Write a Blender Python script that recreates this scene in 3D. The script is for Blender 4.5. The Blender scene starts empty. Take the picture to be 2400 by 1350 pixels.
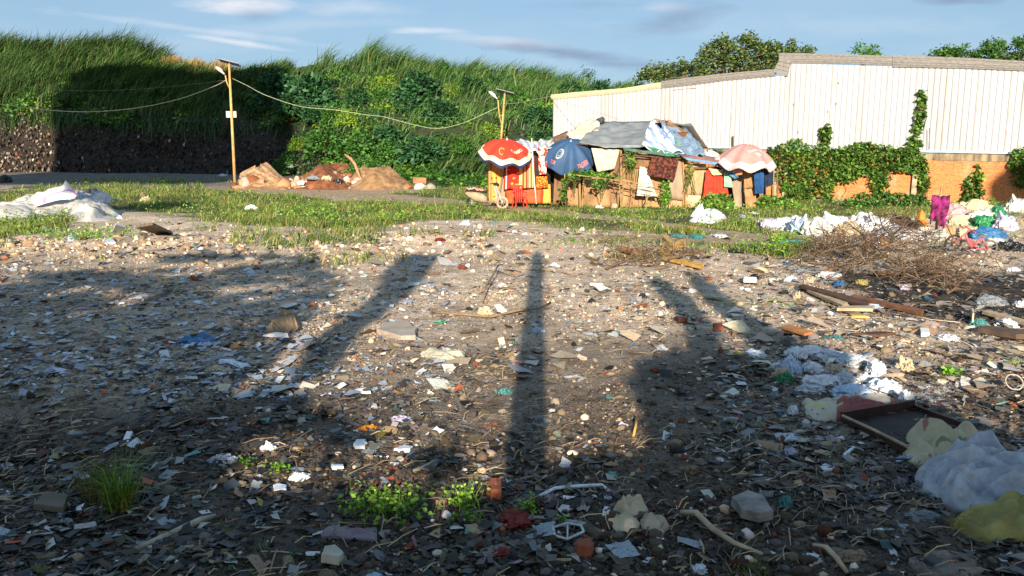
import bpy, bmesh, math, random
import numpy as np
from mathutils import Vector, Matrix, Quaternion, noise as mnoise

# ------------------------------------------------------------------ camera, sun, sky, exposure
F = 1850.0; PITCH = math.radians(9.36); CAMZ = 2.0
SUN_EL = math.radians(17.0); TAZ = 0.037          # sun stands behind the camera; light travels along +Y, slightly to +X
TEL = math.tan(SUN_EL)
sc = bpy.context.scene
col = sc.collection
cam = bpy.data.cameras.new("camera"); camo = bpy.data.objects.new("camera", cam); col.objects.link(camo)
camo.location = (0, 0, CAMZ); camo.rotation_euler = (math.pi/2 - PITCH, 0, 0)
cam.sensor_width = 36; cam.lens = F/2400*36; cam.clip_start = 0.05; cam.clip_end = 6000
sc.camera = camo
sc.view_settings.view_transform = 'Standard'; sc.view_settings.look = 'None'
sc.view_settings.exposure = 1.12; sc.view_settings.gamma = 1.0
SUN_STRENGTH = 5.0; SKY_STRENGTH = 0.05
sl = bpy.data.lights.new("sun", 'SUN'); sl.energy = SUN_STRENGTH; sl.angle = math.radians(0.5); sl.color = (1.0, 0.86, 0.68)
so = bpy.data.objects.new("sun", sl); col.objects.link(so)
LD = Vector((TAZ, 1, -TEL)).normalized()
so.rotation_euler = LD.to_track_quat('-Z', 'Y').to_euler(); so.location = (0, -30, 20)

def S(h):
    h = h.lstrip('#'); v = [int(h[i:i+2], 16)/255 for i in (0, 2, 4)]
    return tuple(c/12.92 if c <= .04045 else ((c+.055)/1.055)**2.4 for c in v)

# pixel geometry of the photograph (2400 x 1350) -> directions in the place
def ray(px, py):
    dx = (np.asarray(px, float)-1200)/F; up = (675-np.asarray(py, float))/F
    return dx, math.cos(PITCH)+up*math.sin(PITCH), -math.sin(PITCH)+up*math.cos(PITCH)
def P(px, py, Y):
    dx, dy, dz = ray(px, py); t = np.asarray(Y, float)/dy
    if np.ndim(t) == 0: return Vector((float(dx*t), float(Y), float(CAMZ+dz*t)))
    return np.stack([dx*t, np.broadcast_to(Y, t.shape), CAMZ+dz*t], -1)
def proj(x, y, z):
    z = z-CAMZ; fwd = y*math.cos(PITCH)-z*math.sin(PITCH); up = y*math.sin(PITCH)+z*math.cos(PITCH)
    fwd = np.where(np.abs(fwd) < 1e-3, 1e-3, fwd)
    return 1200+F*x/fwd, 675-F*up/fwd, fwd

world = bpy.data.worlds.new("World"); sc.world = world; world.use_nodes = True
def build_world():
    nt = world.node_tree; N = nt.nodes; L = nt.links; N.clear()
    out = N.new('ShaderNodeOutputWorld'); bg = N.new('ShaderNodeBackground'); bg.inputs['Strength'].default_value = SKY_STRENGTH
    L.new(bg.outputs[0], out.inputs[0])
    sky = N.new('ShaderNodeTexSky'); sky.sky_type = 'NISHITA'; sky.sun_disc = False
    sky.sun_elevation = SUN_EL; sky.sun_rotation = math.pi + math.atan(TAZ); sky.air_density = 1.0; sky.dust_density = 1.2; sky.ozone_density = 1.6
    tc = N.new('ShaderNodeTexCoord'); sep = N.new('ShaderNodeSeparateXYZ'); L.new(tc.outputs['Generated'], sep.inputs[0])
    def M(op, a, b=None, clamp=False):
        m = N.new('ShaderNodeMath'); m.operation = op; m.use_clamp = clamp
        for i, v in enumerate((a, b)):
            if v is None: continue
            if isinstance(v, (int, float)): m.inputs[i].default_value = v
            else: L.new(v, m.inputs[i])
        return m.outputs[0]
    yy = M('MAXIMUM', sep.outputs[1], 0.02)
    u = M('DIVIDE', sep.outputs[0], yy); v = M('DIVIDE', sep.outputs[2], yy)
    uv = N.new('ShaderNodeCombineXYZ'); L.new(u, uv.inputs[0]); L.new(v, uv.inputs[1])
    # ragged edges
    ms = N.new('ShaderNodeMapping'); ms.inputs['Scale'].default_value = (6, 22, 1); L.new(uv.outputs[0], ms.inputs[0])
    n1 = N.new('ShaderNodeTexNoise'); n1.inputs['Scale'].default_value = 1.6; n1.inputs['Detail'].default_value = 7; n1.inputs['Roughness'].default_value = .62; L.new(ms.outputs[0], n1.inputs[0])
    n2 = N.new('ShaderNodeTexNoise'); n2.inputs['Scale'].default_value = .55; n2.inputs['Detail'].default_value = 5; L.new(ms.outputs[0], n2.inputs[0])
    white = None; grey = None
    def band(px, py, a, b, rot):
        d = P(px, py, 1.0); mp = N.new('ShaderNodeMapping'); mp.vector_type = 'TEXTURE'
        mp.inputs['Location'].default_value = (d.x, d.z-CAMZ, 0); mp.inputs['Rotation'].default_value = (0, 0, rot)
        mp.inputs['Scale'].default_value = (a/F, b/F, 1); L.new(uv.outputs[0], mp.inputs[0])
        ln = N.new('ShaderNodeVectorMath'); ln.operation = 'LENGTH'; L.new(mp.outputs[0], ln.inputs[0])
        e = M('SUBTRACT', 1.0, ln.outputs['Value'])
        e = M('ADD', e, M('MULTIPLY', M('SUBTRACT', n1.outputs[0], 0.5), 2.6))
        return M('MULTIPLY', e, 1.1, clamp=True)
    for (px, py, a, b, r, k) in [(560, 8, 130, 32, 0, .85), (470, 70, 330, 12, -.12, .45), (560, 100, 150, 9, -.15, .7), (1000, 72, 120, 9, 0, .6), (1190, 98, 170, 16, -.1, .65),
                                 (840, 20, 160, 22, 0, .35), (1560, 18, 90, 16, 0, .4), (1900, 60, 500, 40, 0, .16), (250, 110, 500, 30, 0, .2), (700, 60, 300, 20, 0.05, .2)]:
        w = M('MULTIPLY', band(px, py, a, b, r), k); white = w if white is None else M('MAXIMUM', white, w)
    for (px, py, a, b, r, k) in [(600, 38, 60, 18, 0, .4), (1310, 122, 230, 22, -.13, .75), (1450, 150, 150, 16, -.05, .6), (1580, 45, 130, 40, .2, .6), (2230, 2, 110, 12, 0, .8), (1420, 12, 160, 12, 0, .3)]:
        w = M('MULTIPLY', band(px, py, a, b, r), k); grey = w if grey is None else M('MAXIMUM', grey, w)
    soft = M('MULTIPLY', M('MULTIPLY', M('SUBTRACT', n2.outputs[0], .45), 2.0, clamp=True), .22)
    white = M('MAXIMUM', white, soft)
    # pale veil of high thin cloud over the whole sky
    m0 = N.new('ShaderNodeMix'); m0.data_type = 'RGBA'; m0.inputs[0].default_value = .6; L.new(sky.outputs[0], m0.inputs[6]); m0.inputs[7].default_value = (3.3, 5.5, 8.0, 1)
    m1 = N.new('ShaderNodeMix'); m1.data_type = 'RGBA'; L.new(white, m1.inputs[0]); L.new(m0.outputs[2], m1.inputs[6]); m1.inputs[7].default_value = (8.2, 8.3, 8.8, 1)
    m2 = N.new('ShaderNodeMix'); m2.data_type = 'RGBA'; L.new(grey, m2.inputs[0]); L.new(m1.outputs[2], m2.inputs[6]); m2.inputs[7].default_value = (2.4, 3.2, 4.7, 1)
    L.new(m2.outputs[2], bg.inputs[0])
build_world()

# ------------------------------------------------------------------ noise
def _hash(ix, iy, iz, seed):
    h = (ix.astype(np.int64)*374761393 + iy.astype(np.int64)*668265263 + iz.astype(np.int64)*2147483647 + seed*974634777) & 0xffffffff
    h = ((h ^ (h >> 13))*1274126177) & 0xffffffff
    h = ((h ^ (h >> 16))*2246822519) & 0xffffffff
    return ((h ^ (h >> 15)) & 0xffffff)/float(0xffffff)
def vn(p, seed=0):
    p = np.asarray(p, float); i = np.floor(p).astype(np.int64); f = p-i; f = f*f*(3-2*f)
    r = 0
    for dx in (0, 1):
        for dy in (0, 1):
            for dz in (0, 1):
                w = (f[..., 0] if dx else 1-f[..., 0])*(f[..., 1] if dy else 1-f[..., 1])*(f[..., 2] if dz else 1-f[..., 2])
                r = r + w*_hash(i[..., 0]+dx, i[..., 1]+dy, i[..., 2]+dz, seed)
    return r*2-1
def n2(x, y, s, seed=0):
    x = np.asarray(x, float); y = np.asarray(y, float)
    return vn(np.stack([x/s, y/s, np.zeros(np.broadcast(x, y).shape)+.37], -1), seed)
def sstep(a, b, x):
    t = np.clip((np.asarray(x, float)-a)/(b-a), 0, 1); return t*t*(3-2*t)
def pip(px, py, poly):
    px = np.asarray(px, float); py = np.asarray(py, float); ins = np.zeros(px.shape, bool); n = len(poly)
    for i in range(n):
        x1, y1 = poly[i]; x2, y2 = poly[(i+1) % n]
        if y1 == y2: continue
        c = ((y1 > py) != (y2 > py)) & (px < (x2-x1)*(py-y1)/(y2-y1)+x1); ins ^= c
    return ins

def hgt(x, y):
    x = np.asarray(x, float); y = np.asarray(y, float)
    z = 0.95*sstep(34, 74, y)
    near = np.clip(1-np.abs(y)/70, 0, 1)
    z = z + .07*n2(x, y, 3.1, 1)*near + .035*n2(x, y, 1.1, 2)*near + .03*n2(x, y, .37, 3)*np.clip(1-y/30, 0, 1) + .014*n2(x, y, .12, 4)*np.clip(1-y/14, 0, 1)
    ridge = np.exp(-((y-18.8-0.05*x)/1.6)**2)*sstep(3.5, -3, x)*(.20+.12*n2(x, y, .9, 5))          # rubble berm, left
    ridge2 = np.exp(-((y-21.5)/1.8)**2)*np.exp(-((x-.2)/4.0)**2)*.12
    heap = np.exp(-((y-24.5)/2.6)**2)*sstep(6.2, 9.5, x)*.28
    return z + ridge + ridge2 + heap
def G(px, py):
    dx, dy, dz = ray(px, py)
    z = np.zeros(np.shape(dz)); 
    dzs = np.minimum(dz, -.008)
    for _ in range(14):
        t = (z-CAMZ)/dzs; z = .5*z+.5*hgt(dx*t, dy*t)
    t = (z-CAMZ)/dzs
    X, Y = dx*t, dy*t
    return X, Y, hgt(X, Y)
def Gv(px, py):
    a = G(np.array([float(px)]), np.array([float(py)])); return Vector((float(a[0][0]), float(a[1][0]), float(a[2][0])))

# ------------------------------------------------------------------ materials
MATS = {}
def newmat(name):
    m = bpy.data.materials.new(name); m.use_nodes = True; return m, m.node_tree, m.node_tree.nodes['Principled BSDF']
def pm(name, c, c2=None, scale=8, rough=.75, bump=.15, bscale=None, spec=.3, detail=5, metal=0, sub=0, trans=0, stretch=None, attr=False, rand=0.0, alpha=1.0, bdist=.02, lo=.35, hi=.65):
    if name in MATS: return MATS[name]
    m, nt, b = newmat(name); N = nt.nodes; L = nt.links
    c2 = c2 or tuple(x*.62 for x in c)
    tc = N.new('ShaderNodeTexCoord'); mp = N.new('ShaderNodeMapping'); L.new(tc.outputs['Object'], mp.inputs[0])
    if stretch: mp.inputs['Scale'].default_value = stretch
    n = N.new('ShaderNodeTexNoise'); n.inputs['Scale'].default_value = scale; n.inputs['Detail'].default_value = detail; n.inputs['Roughness'].default_value = .6; L.new(mp.outputs[0], n.inputs[0])
    mr = N.new('ShaderNodeMapRange'); mr.inputs[1].default_value = lo; mr.inputs[2].default_value = hi; L.new(n.outputs[0], mr.inputs[0])
    mx = N.new('ShaderNodeMix'); mx.data_type = 'RGBA'; L.new(mr.outputs[0], mx.inputs[0]); mx.inputs[6].default_value = (*c2, 1); mx.inputs[7].default_value = (*c, 1)
    outc = mx.outputs[2]
    if attr:
        at = N.new('ShaderNodeAttribute'); at.attribute_name = 'Col'
        mm = N.new('ShaderNodeMix'); mm.data_type = 'RGBA'; mm.blend_type = 'MULTIPLY'; mm.inputs[0].default_value = 1
        L.new(at.outputs['Color'], mm.inputs[6]); L.new(outc, mm.inputs[7]); outc = mm.outputs[2]
    if rand:
        oi = N.new('ShaderNodeObjectInfo'); r2 = N.new('ShaderNodeMapRange'); r2.inputs[3].default_value = 1-rand; r2.inputs[4].default_value = 1+rand; L.new(oi.outputs['Random'], r2.inputs[0])
        hs = N.new('ShaderNodeVectorMath'); hs.operation = 'SCALE'; L.new(outc, hs.inputs[0]); L.new(r2.outputs[0], hs.inputs['Scale']); outc = hs.outputs[0]
    L.new(outc, b.inputs['Base Color'])
    b.inputs['Roughness'].default_value = rough; b.inputs['Specular IOR Level'].default_value = spec; b.inputs['Metallic'].default_value = metal
    if alpha < 1: b.inputs['Alpha'].default_value = alpha
    if bump:
        nb = N.new('ShaderNodeTexNoise'); nb.inputs['Scale'].default_value = bscale or scale*3; nb.inputs['Detail'].default_value = 4; L.new(mp.outputs[0], nb.inputs[0])
        bp = N.new('ShaderNodeBump'); bp.inputs['Strength'].default_value = bump; bp.inputs['Distance'].default_value = bdist; L.new(nb.outputs[0], bp.inputs['Height']); L.new(bp.outputs[0], b.inputs['Normal'])
    if trans:
        tr = N.new('ShaderNodeBsdfTranslucent'); L.new(outc, tr.inputs[0]); ms = N.new('ShaderNodeMixShader'); ms.inputs[0].default_value = trans
        L.new(b.outputs[0], ms.inputs[1]); L.new(tr.outputs[0], ms.inputs[2]); L.new(ms.outputs[0], N['Material Output'].inputs[0])
    MATS[name] = m; return m
ONE = (1, 1, 1)
leafm = pm('foliage', ONE, (.75, .78, .7), scale=1.5, rough=.55, bump=0, spec=.35, trans=.22, attr=True)
grassm = pm('grass_blades', ONE, (.7, .75, .6), scale=.8, rough=.6, bump=0, spec=.25, trans=.2, attr=True)
stonem = pm('stone_pieces', ONE, (.7, .68, .66), scale=40, rough=.9, bump=.3, attr=True)
scrapm = pm('scrap_pieces', ONE, (.72, .7, .68), scale=30, rough=.5, bump=.1, attr=True, trans=.1)

# ------------------------------------------------------------------ object helpers
def tag(o, label=None, cat=None, group=None, kind=None):
    if label: o['label'] = label
    if cat: o['category'] = cat
    if group: o['group'] = group
    if kind: o['kind'] = kind
    elif cat: o['kind'] = 'thing'
    return o
def empty(name, loc=(0, 0, 0), label=None, cat=None, group=None, rz=0):
    o = bpy.data.objects.new(name, None); col.objects.link(o); o.location = loc; o.rotation_euler = (0, 0, rz); o.empty_display_size = .2
    return tag(o, label, cat, group)
def link(name, me, mat=None, parent=None, smooth=False, loc=None):
    o = bpy.data.objects.new(name, me); col.objects.link(o)
    if mat: me.materials.append(mat)
    if smooth: me.polygons.foreach_set('use_smooth', [True]*len(me.polygons))
    if loc is not None: o.location = loc
    if parent: wparent(o, parent)
    return o
def npmesh(name, V, Fc, C=None, mat=None, parent=None, smooth=False, world_in_parent=False):
    V = np.asarray(V, np.float32).reshape(-1, 3); Fc = np.asarray(Fc, np.int32)
    me = bpy.data.meshes.new(name); k = Fc.shape[1]; nf = Fc.shape[0]
    me.vertices.add(len(V)); me.vertices.foreach_set('co', V.ravel())
    me.loops.add(nf*k); me.loops.foreach_set('vertex_index', Fc.ravel())
    me.polygons.add(nf); me.polygons.foreach_set('loop_start', np.arange(nf, dtype=np.int32)*k); me.polygons.foreach_set('loop_total', np.full(nf, k, np.int32))
    if smooth: me.polygons.foreach_set('use_smooth', np.ones(nf, bool))
    me.update(calc_edges=True); me.validate()
    if C is not None:
        a = me.color_attributes.new('Col', 'FLOAT_COLOR', 'POINT'); C = np.asarray(C, np.float32)
        if C.shape[1] == 3: C = np.hstack([C, np.ones((len(C), 1), np.float32)])
        a.data.foreach_set('color', C.ravel())
    return link(name, me, mat, parent)

class MB:
    def __init__(s): s.v = []; s.f = []; s.m = []; s.cur = 0
    def add(s, vs, fs, m=None):
        o = len(s.v); s.v += [tuple(v) for v in vs]; s.f += [tuple(i+o for i in f) for f in fs]; s.m += [s.cur if m is None else m]*len(fs)
    def box(s, c, size, rot=None, m=None, taper=1.0):
        c = Vector(c); sx, sy, sz = [k/2 for k in size]; vs = []
        for z in (-1, 1):
            t = taper if z > 0 else 1
            for x, y in ((-1, -1), (1, -1), (1, 1), (-1, 1)):
                p = Vector((x*sx*t, y*sy*t, z*sz))
                if rot is not None: p = rot @ p
                vs.append(c+p)
        s.add(vs, [(3, 2, 1, 0), (4, 5, 6, 7), (0, 1, 5, 4), (1, 2, 6, 5), (2, 3, 7, 6), (3, 0, 4, 7)], m)
    def tube(s, pts, r, n=8, m=None, caps=True):
        pts = [Vector(p) for p in pts]; rs = r if isinstance(r, (list, tuple)) else [r]*len(pts)
        vs = []; up = Vector((0, 0, 1)); prev = None
        for i, p in enumerate(pts):
            d = (pts[min(i+1, len(pts)-1)]-pts[max(i-1, 0)]); d = d.normalized() if d.length > 1e-9 else up
            if prev is None:
                a = d.cross(Vector((0, 1, 0)) if abs(d.y) < .9 else Vector((1, 0, 0))).normalized()
            else:
                a = prev-d*prev.dot(d); a = a.normalized() if a.length > 1e-6 else d.orthogonal().normalized()
            prev = a; b = d.cross(a)
            for k in range(n):
                t = 2*math.pi*k/n; vs.append(p+(a*math.cos(t)+b*math.sin(t))*rs[i])
        fs = []
        for i in range(len(pts)-1):
            for k in range(n):
                k2 = (k+1) % n; fs.append((i*n+k, i*n+k2, (i+1)*n+k2, (i+1)*n+k))
        if caps: fs += [tuple(range(n-1, -1, -1)), tuple((len(pts)-1)*n+k for k in range(n))]
        s.add(vs, fs, m)
    def prism(s, poly, a, b, m=None):       # poly in (x,z), extruded along y from a to b
        n = len(poly); vs = [(x, a, z) for x, z in poly]+[(x, b, z) for x, z in poly]
        s.add(vs, [tuple(range(n)), tuple(range(2*n-1, n-1, -1))]+[(i, i+n, (i+1) % n+n, (i+1) % n) for i in range(n)], m)
    def build(s, name, mat, parent=None, smooth=False, bevel=0, origin=None):
        me = bpy.data.meshes.new(name); org = Vector(origin) if origin is not None else Vector((0, 0, 0))
        me.from_pydata([tuple(Vector(v)-org) for v in s.v], [], s.f); me.update()
        mats = mat if isinstance(mat, (list, tuple)) else [mat]
        for q in mats: me.materials.append(q)
        if len(mats) > 1: me.polygons.foreach_set('material_index', s.m)
        o = bpy.data.objects.new(name, me); col.objects.link(o); o.location = org
        if smooth:
            me.polygons.foreach_set('use_smooth', [True]*len(me.polygons))
        if bevel:
            md = o.modifiers.new('bevel', 'BEVEL'); md.width = bevel; md.segments = 2; md.limit_method = 'ANGLE'
        if parent: wparent(o, parent)
        return o
def wparent(o, parent):     # parent keeping world placement
    o.parent = parent; o.matrix_parent_inverse = parent_world(parent).inverted(); return o
def parent_world(p):
    m = Matrix.LocRotScale(p.location, p.rotation_euler, p.scale)
    return (parent_world(p.parent) @ p.matrix_parent_inverse @ m) if p.parent else m
def copy_tree(o, parent=None):
    c = o.copy(); col.objects.link(c); c.parent = parent
    if parent: c.matrix_parent_inverse = o.matrix_parent_inverse.copy()
    for ch in list(o.children): copy_tree(ch, c)
    return c

def quats(n, rng):
    q = rng.normal(size=(n, 4)); q /= np.linalg.norm(q, axis=1)[:, None]
    w, x, y, z = q.T
    return np.stack([np.stack([1-2*(y*y+z*z), 2*(x*y-z*w), 2*(x*z+y*w)], -1), np.stack([2*(x*y+z*w), 1-2*(x*x+z*z), 2*(y*z-x*w)], -1), np.stack([2*(x*z-y*w), 2*(y*z+x*w), 1-2*(x*x+y*y)], -1)], 1)
def palette(rng, n, cols, w, jit=.25):
    cols = np.array(cols); i = rng.choice(len(cols), n, p=np.array(w)/sum(w)); return cols[i]*(1+rng.uniform(-jit, jit, (n, 1)))*(1+rng.uniform(-.06, .06, (n, 3)))
def icos(sub):
    bm = bmesh.new(); bmesh.ops.create_icosphere(bm, subdivisions=sub, radius=1); V = np.array([v.co[:] for v in bm.verts]); Fc = np.array([[v.index for v in f.verts] for f in bm.faces]); bm.free(); return V, Fc
ICO = icos(1)
OCT = (np.array([[1, 0, 0], [0, 1, 0], [-1, 0, 0], [0, -1, 0], [0, 0, .9], [0, 0, -.9]], float), np.array([[0, 1, 4], [1, 2, 4], [2, 3, 4], [3, 0, 4], [1, 0, 5], [2, 1, 5], [3, 2, 5], [0, 3, 5]]))
def chunk(seed, n=16, flat=.65):
    r_ = random.Random(seed); bm = bmesh.new()
    for _ in range(n):
        v = Vector((r_.gauss(0, 1), r_.gauss(0, 1), r_.gauss(0, 1))).normalized()*r_.uniform(.8, 1.1); bm.verts.new((v.x, v.y*r_.uniform(.8, 1), v.z*flat))
    bmesh.ops.convex_hull(bm, input=bm.verts); bmesh.ops.delete(bm, geom=[v for v in bm.verts if not v.link_faces], context='VERTS'); bmesh.ops.triangulate(bm, faces=bm.faces); bm.verts.index_update()
    V = np.array([v.co[:] for v in bm.verts]); Fc = np.array([[v.index for v in f.verts] for f in bm.faces]); bm.free(); return V, Fc
def scatter_rocks(name, pos, size, colr, rng, base=ICO, mat=stonem, flat=.7):
    n = len(pos); B, Fb = base; k = len(B)
    s = size[:, None]*np.stack([rng.uniform(.7, 1.3, n), rng.uniform(.6, 1.1, n), rng.uniform(.45, .9, n)*flat/.7], -1)
    V = B[None]*(1+rng.uniform(-.22, .22, (n, k, 1)))*s[:, None, :]
    R = quats(n, rng); R0 = np.zeros((n, 3, 3)); a = rng.uniform(0, 6.28, n); R0[:, 0, 0] = np.cos(a); R0[:, 0, 1] = -np.sin(a); R0[:, 1, 0] = np.sin(a); R0[:, 1, 1] = np.cos(a); R0[:, 2, 2] = 1
    mixr = (rng.random(n) < .35)[:, None, None]; R = np.where(mixr, R, R0)
    V = np.einsum('nij,nkj->nki', R, V)+pos[:, None, :]
    Fc = (Fb[None]+(np.arange(n)*k)[:, None, None]).reshape(-1, 3)
    return npmesh(name, V.reshape(-1, 3), Fc, np.repeat(colr, k, 0), mat)
def leaves(pos, size, colr, rng, up=0.35, aspect=.5, dirbias=(0, 0, 0), fold=.12, out=None):
    n = len(pos); a = rng.normal(size=(n, 3)); a[:, 2] = a[:, 2]*.5; a += np.array(dirbias)
    if out is not None: a += out
    a /= np.linalg.norm(a, axis=1)[:, None]+1e-9
    nrm = rng.normal(size=(n, 3))*.7+np.array([0, -.35, up*2]); 
    if out is not None: nrm = nrm+out*.8
    w = np.cross(a, nrm); w /= np.linalg.norm(w, axis=1)[:, None]+1e-9; nn = np.cross(w, a)
    s = size[:, None]
    b = pos; l = pos+a*s*.5+w*s*aspect*.5+nn*s*fold; t = pos+a*s-nn*s*.06; r = pos+a*s*.5-w*s*aspect*.5+nn*s*fold
    V = np.stack([b, r, t, l], 1).reshape(-1, 3); Fc = np.arange(4*n).reshape(-1, 4)
    return V, Fc, np.repeat(colr, 4, 0)
def blades(pos, h, w, lean, colr, rng, curl=.5):
    n = len(pos); ang = rng.uniform(0, 3.14, n); wd = np.stack([np.cos(ang), np.sin(ang), 0*ang], -1)*w[:, None]*.5
    up = np.array([0, 0, 1.0]); L = lean
    p1 = pos+(up*.55)*h[:, None]+L*h[:, None]*.3; p2 = pos+up*(.95*h*(1-curl*np.linalg.norm(L, axis=1)*.5))[:, None]+L*h[:, None]*1.0
    V = np.stack([pos-wd, pos+wd, p1-wd*.8, p1+wd*.8, p2-wd*.12, p2+wd*.12], 1).reshape(-1, 3)
    b = (np.arange(n)*6)[:, None]; Fc = np.stack([b+np.array([0, 1, 3, 2]), b+np.array([2, 3, 5, 4])], 1).reshape(-1, 4)
    cc = np.repeat(colr, 6, 0)
    return V, Fc, cc
def catmesh(parts):
    V = []; Fc = []; C = []; o = 0
    for v, f, c in parts: V.append(v); Fc.append(f+o); C.append(c); o += len(v)
    return np.concatenate(V), np.concatenate(Fc), np.concatenate(C)

def sheet(name, c4, nu, nv, mat, parent=None, wr=.03, ws=4.0, thick=.006, seed=0, sag=0.0, aniso=(1, 1), edge=0.0, uv=False, tagged=None, folds=0, fold_amp=.04):
    """cloth or board spanned by 4 corners (a b c d = top-left, top-right, bottom-right, bottom-left)"""
    a, b, c, d = [np.array(v) for v in c4]
    U, Vv = np.meshgrid(np.linspace(0, 1, nu+1), np.linspace(0, 1, nv+1))
    Pt = (1-U)[..., None]*(1-Vv)[..., None]*a+U[..., None]*(1-Vv)[..., None]*b+U[..., None]*Vv[..., None]*c+(1-U)[..., None]*Vv[..., None]*d
    nrm = np.cross(b-a, d-a); nrm = nrm/np.linalg.norm(nrm)
    q = np.stack([U*ws*aniso[0], Vv*ws*aniso[1], np.full_like(U, seed*3.7)], -1)
    dsp = wr*(np.abs(vn(q, seed))*1.6-.5+.5*vn(q*2.3, seed+1)+.25*vn(q*5.1, seed+2))
    if folds: dsp = dsp+fold_amp*np.sin(U*folds*6.28+1.5*vn(q*.7, seed+5))*(0.35+.65*Vv)
    Pt = Pt+nrm*dsp[..., None]
    Pt[..., 2] -= sag*(4*U*(1-U))*(.4+.6*4*Vv*(1-Vv))
    if edge:
        e = edge*vn(np.stack([U*9, Vv*9, np.full_like(U, seed+.5)], -1), seed+9)
        Pt[-1, :, 2] += e[-1]*1.5; Pt[:, 0] += ((b-a)/np.linalg.norm(b-a))*e[:, :1]; Pt[:, -1] += ((b-a)/np.linalg.norm(b-a))*e[:, -1:]
    Vt = Pt.reshape(-1, 3); i = np.arange(nv)[:, None]*(nu+1)+np.arange(nu)[None]; i = i.ravel()
    Fc = np.stack([i, i+nu+1, i+nu+2, i+1], -1)
    o = npmesh(name, Vt, Fc, None, mat, None, smooth=True)
    if uv:
        ul = o.data.uv_layers.new(name='UVMap'); li = np.zeros(len(o.data.loops), np.int32); o.data.loops.foreach_get('vertex_index', li)
        uvv = np.stack([U.ravel(), 1-Vv.ravel()], -1)[li]; ul.data.foreach_set('uv', uvv.ravel())
    if thick:
        md = o.modifiers.new('thickness', 'SOLIDIFY'); md.thickness = thick; md.offset = 0
    if parent: wparent(o, parent)
    if tagged: tag(o, *tagged)
    return o
def origin_to(o, p):        # move an object's origin without moving its geometry
    p = Vector(p); d = p-o.location; me = o.data
    co = np.zeros(len(me.vertices)*3, np.float32); me.vertices.foreach_get('co', co); co = co.reshape(-1, 3)-np.array(d, np.float32); me.vertices.foreach_set('co', co.ravel()); o.location = p; me.update(); return o

# ------------------------------------------------------------------ ground
GRASS_POLY = [(-400, 560), (0, 552), (130, 540), (190, 505), (290, 492), (420, 506), (600, 524), (760, 542), (900, 540), (960, 520), (1100, 514), (1230, 520), (1400, 540), (1560, 550), (1600, 572),
              (1700, 588), (1850, 606), (1890, 570), (1770, 535), (1740, 512), (1800, 512), (2000, 508), (2700, 500), (2700, 405), (1300, 405), (1000, 425), (930, 440), (800, 470), (560, 425), (300, 415), (100, 435), (0, 448), (-400, 455)]
PATHS = [[(520, 436, 9), (760, 452, 11), (950, 466, 8), (1100, 478, 6), (1300, 497, 4), (1500, 520, 5), (1720, 548, 6), (1800, 560, 5)], [(960, 446, 5), (800, 444, 10), (600, 432, 10)], [(1400, 555, 5), (1600, 560, 8), (1770, 560, 10)]]
BURN_POLY = [(1980, 640), (2090, 640), (2300, 640), (2700, 610), (2700, 800), (2450, 770), (2300, 770), (2150, 745), (1990, 725), (2010, 690), (1930, 660)]
def zone_masks(x, y, z):
    px, py, fw = proj(x, y, z); jx = 26*n2(x, y, 1.7, 11)+12*n2(x, y, .5, 12); jy = (13*n2(x, y, 1.9, 13)+7*n2(x, y, .4, 14))
    ok = fw > 1
    gr = np.zeros(px.shape)
    for s, (ax, ay) in enumerate(((0, 0), (8, 3), (-8, -3), (5, -4), (-5, 4))): gr += pip(px+jx*.4+ax*2, py+jy*.7+ay, GRASS_POLY)/5
    gr *= ok
    pa = np.zeros(px.shape)
    for pl in PATHS:
        for (x1, y1, w1), (x2, y2, w2) in zip(pl[:-1], pl[1:]):
            t = np.clip(((px-x1)*(x2-x1)+(py-y1)*(y2-y1)*25)/((x2-x1)**2+25*(y2-y1)**2), 0, 1)
            d = np.hypot((px-x1-t*(x2-x1))*.2, py+jy*.25-y1-t*(y2-y1)); w = w1+t*(w2-w1); pa = np.maximum(pa, 1-sstep(w*.6, w*1.25, d))
    bu = np.zeros(px.shape)
    for (ax, ay) in ((0, 0), (18, 7), (-18, -7), (12, -9), (-12, 9)): bu += pip(px+jx*1.3+ax, py+jy*.9+ay, BURN_POLY)/5
    ash = np.exp(-(((px-2190)/75)**2+((py-925)/26)**2)**1.5)*(.6+.8*n2(x, y, .25, 19))
    moist_shade = sstep(11.5, 4.8, y+2.2*n2(x, y, 2.5, 15)+1.0*n2(x, y, .7, 16))  # damp front soil together with the foreground shade, as a darkening mask
    moist_shade = np.maximum(moist_shade, sstep(2, -8, x+1.5*n2(x, y, 2.0, 17))*sstep(19, 14, y)*.35)  # shaded ground on the left darkened as well
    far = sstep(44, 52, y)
    return gr*(1-pa), pa*ok, bu*ok, np.clip(ash, 0, 1)*ok, moist_shade, far
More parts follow.
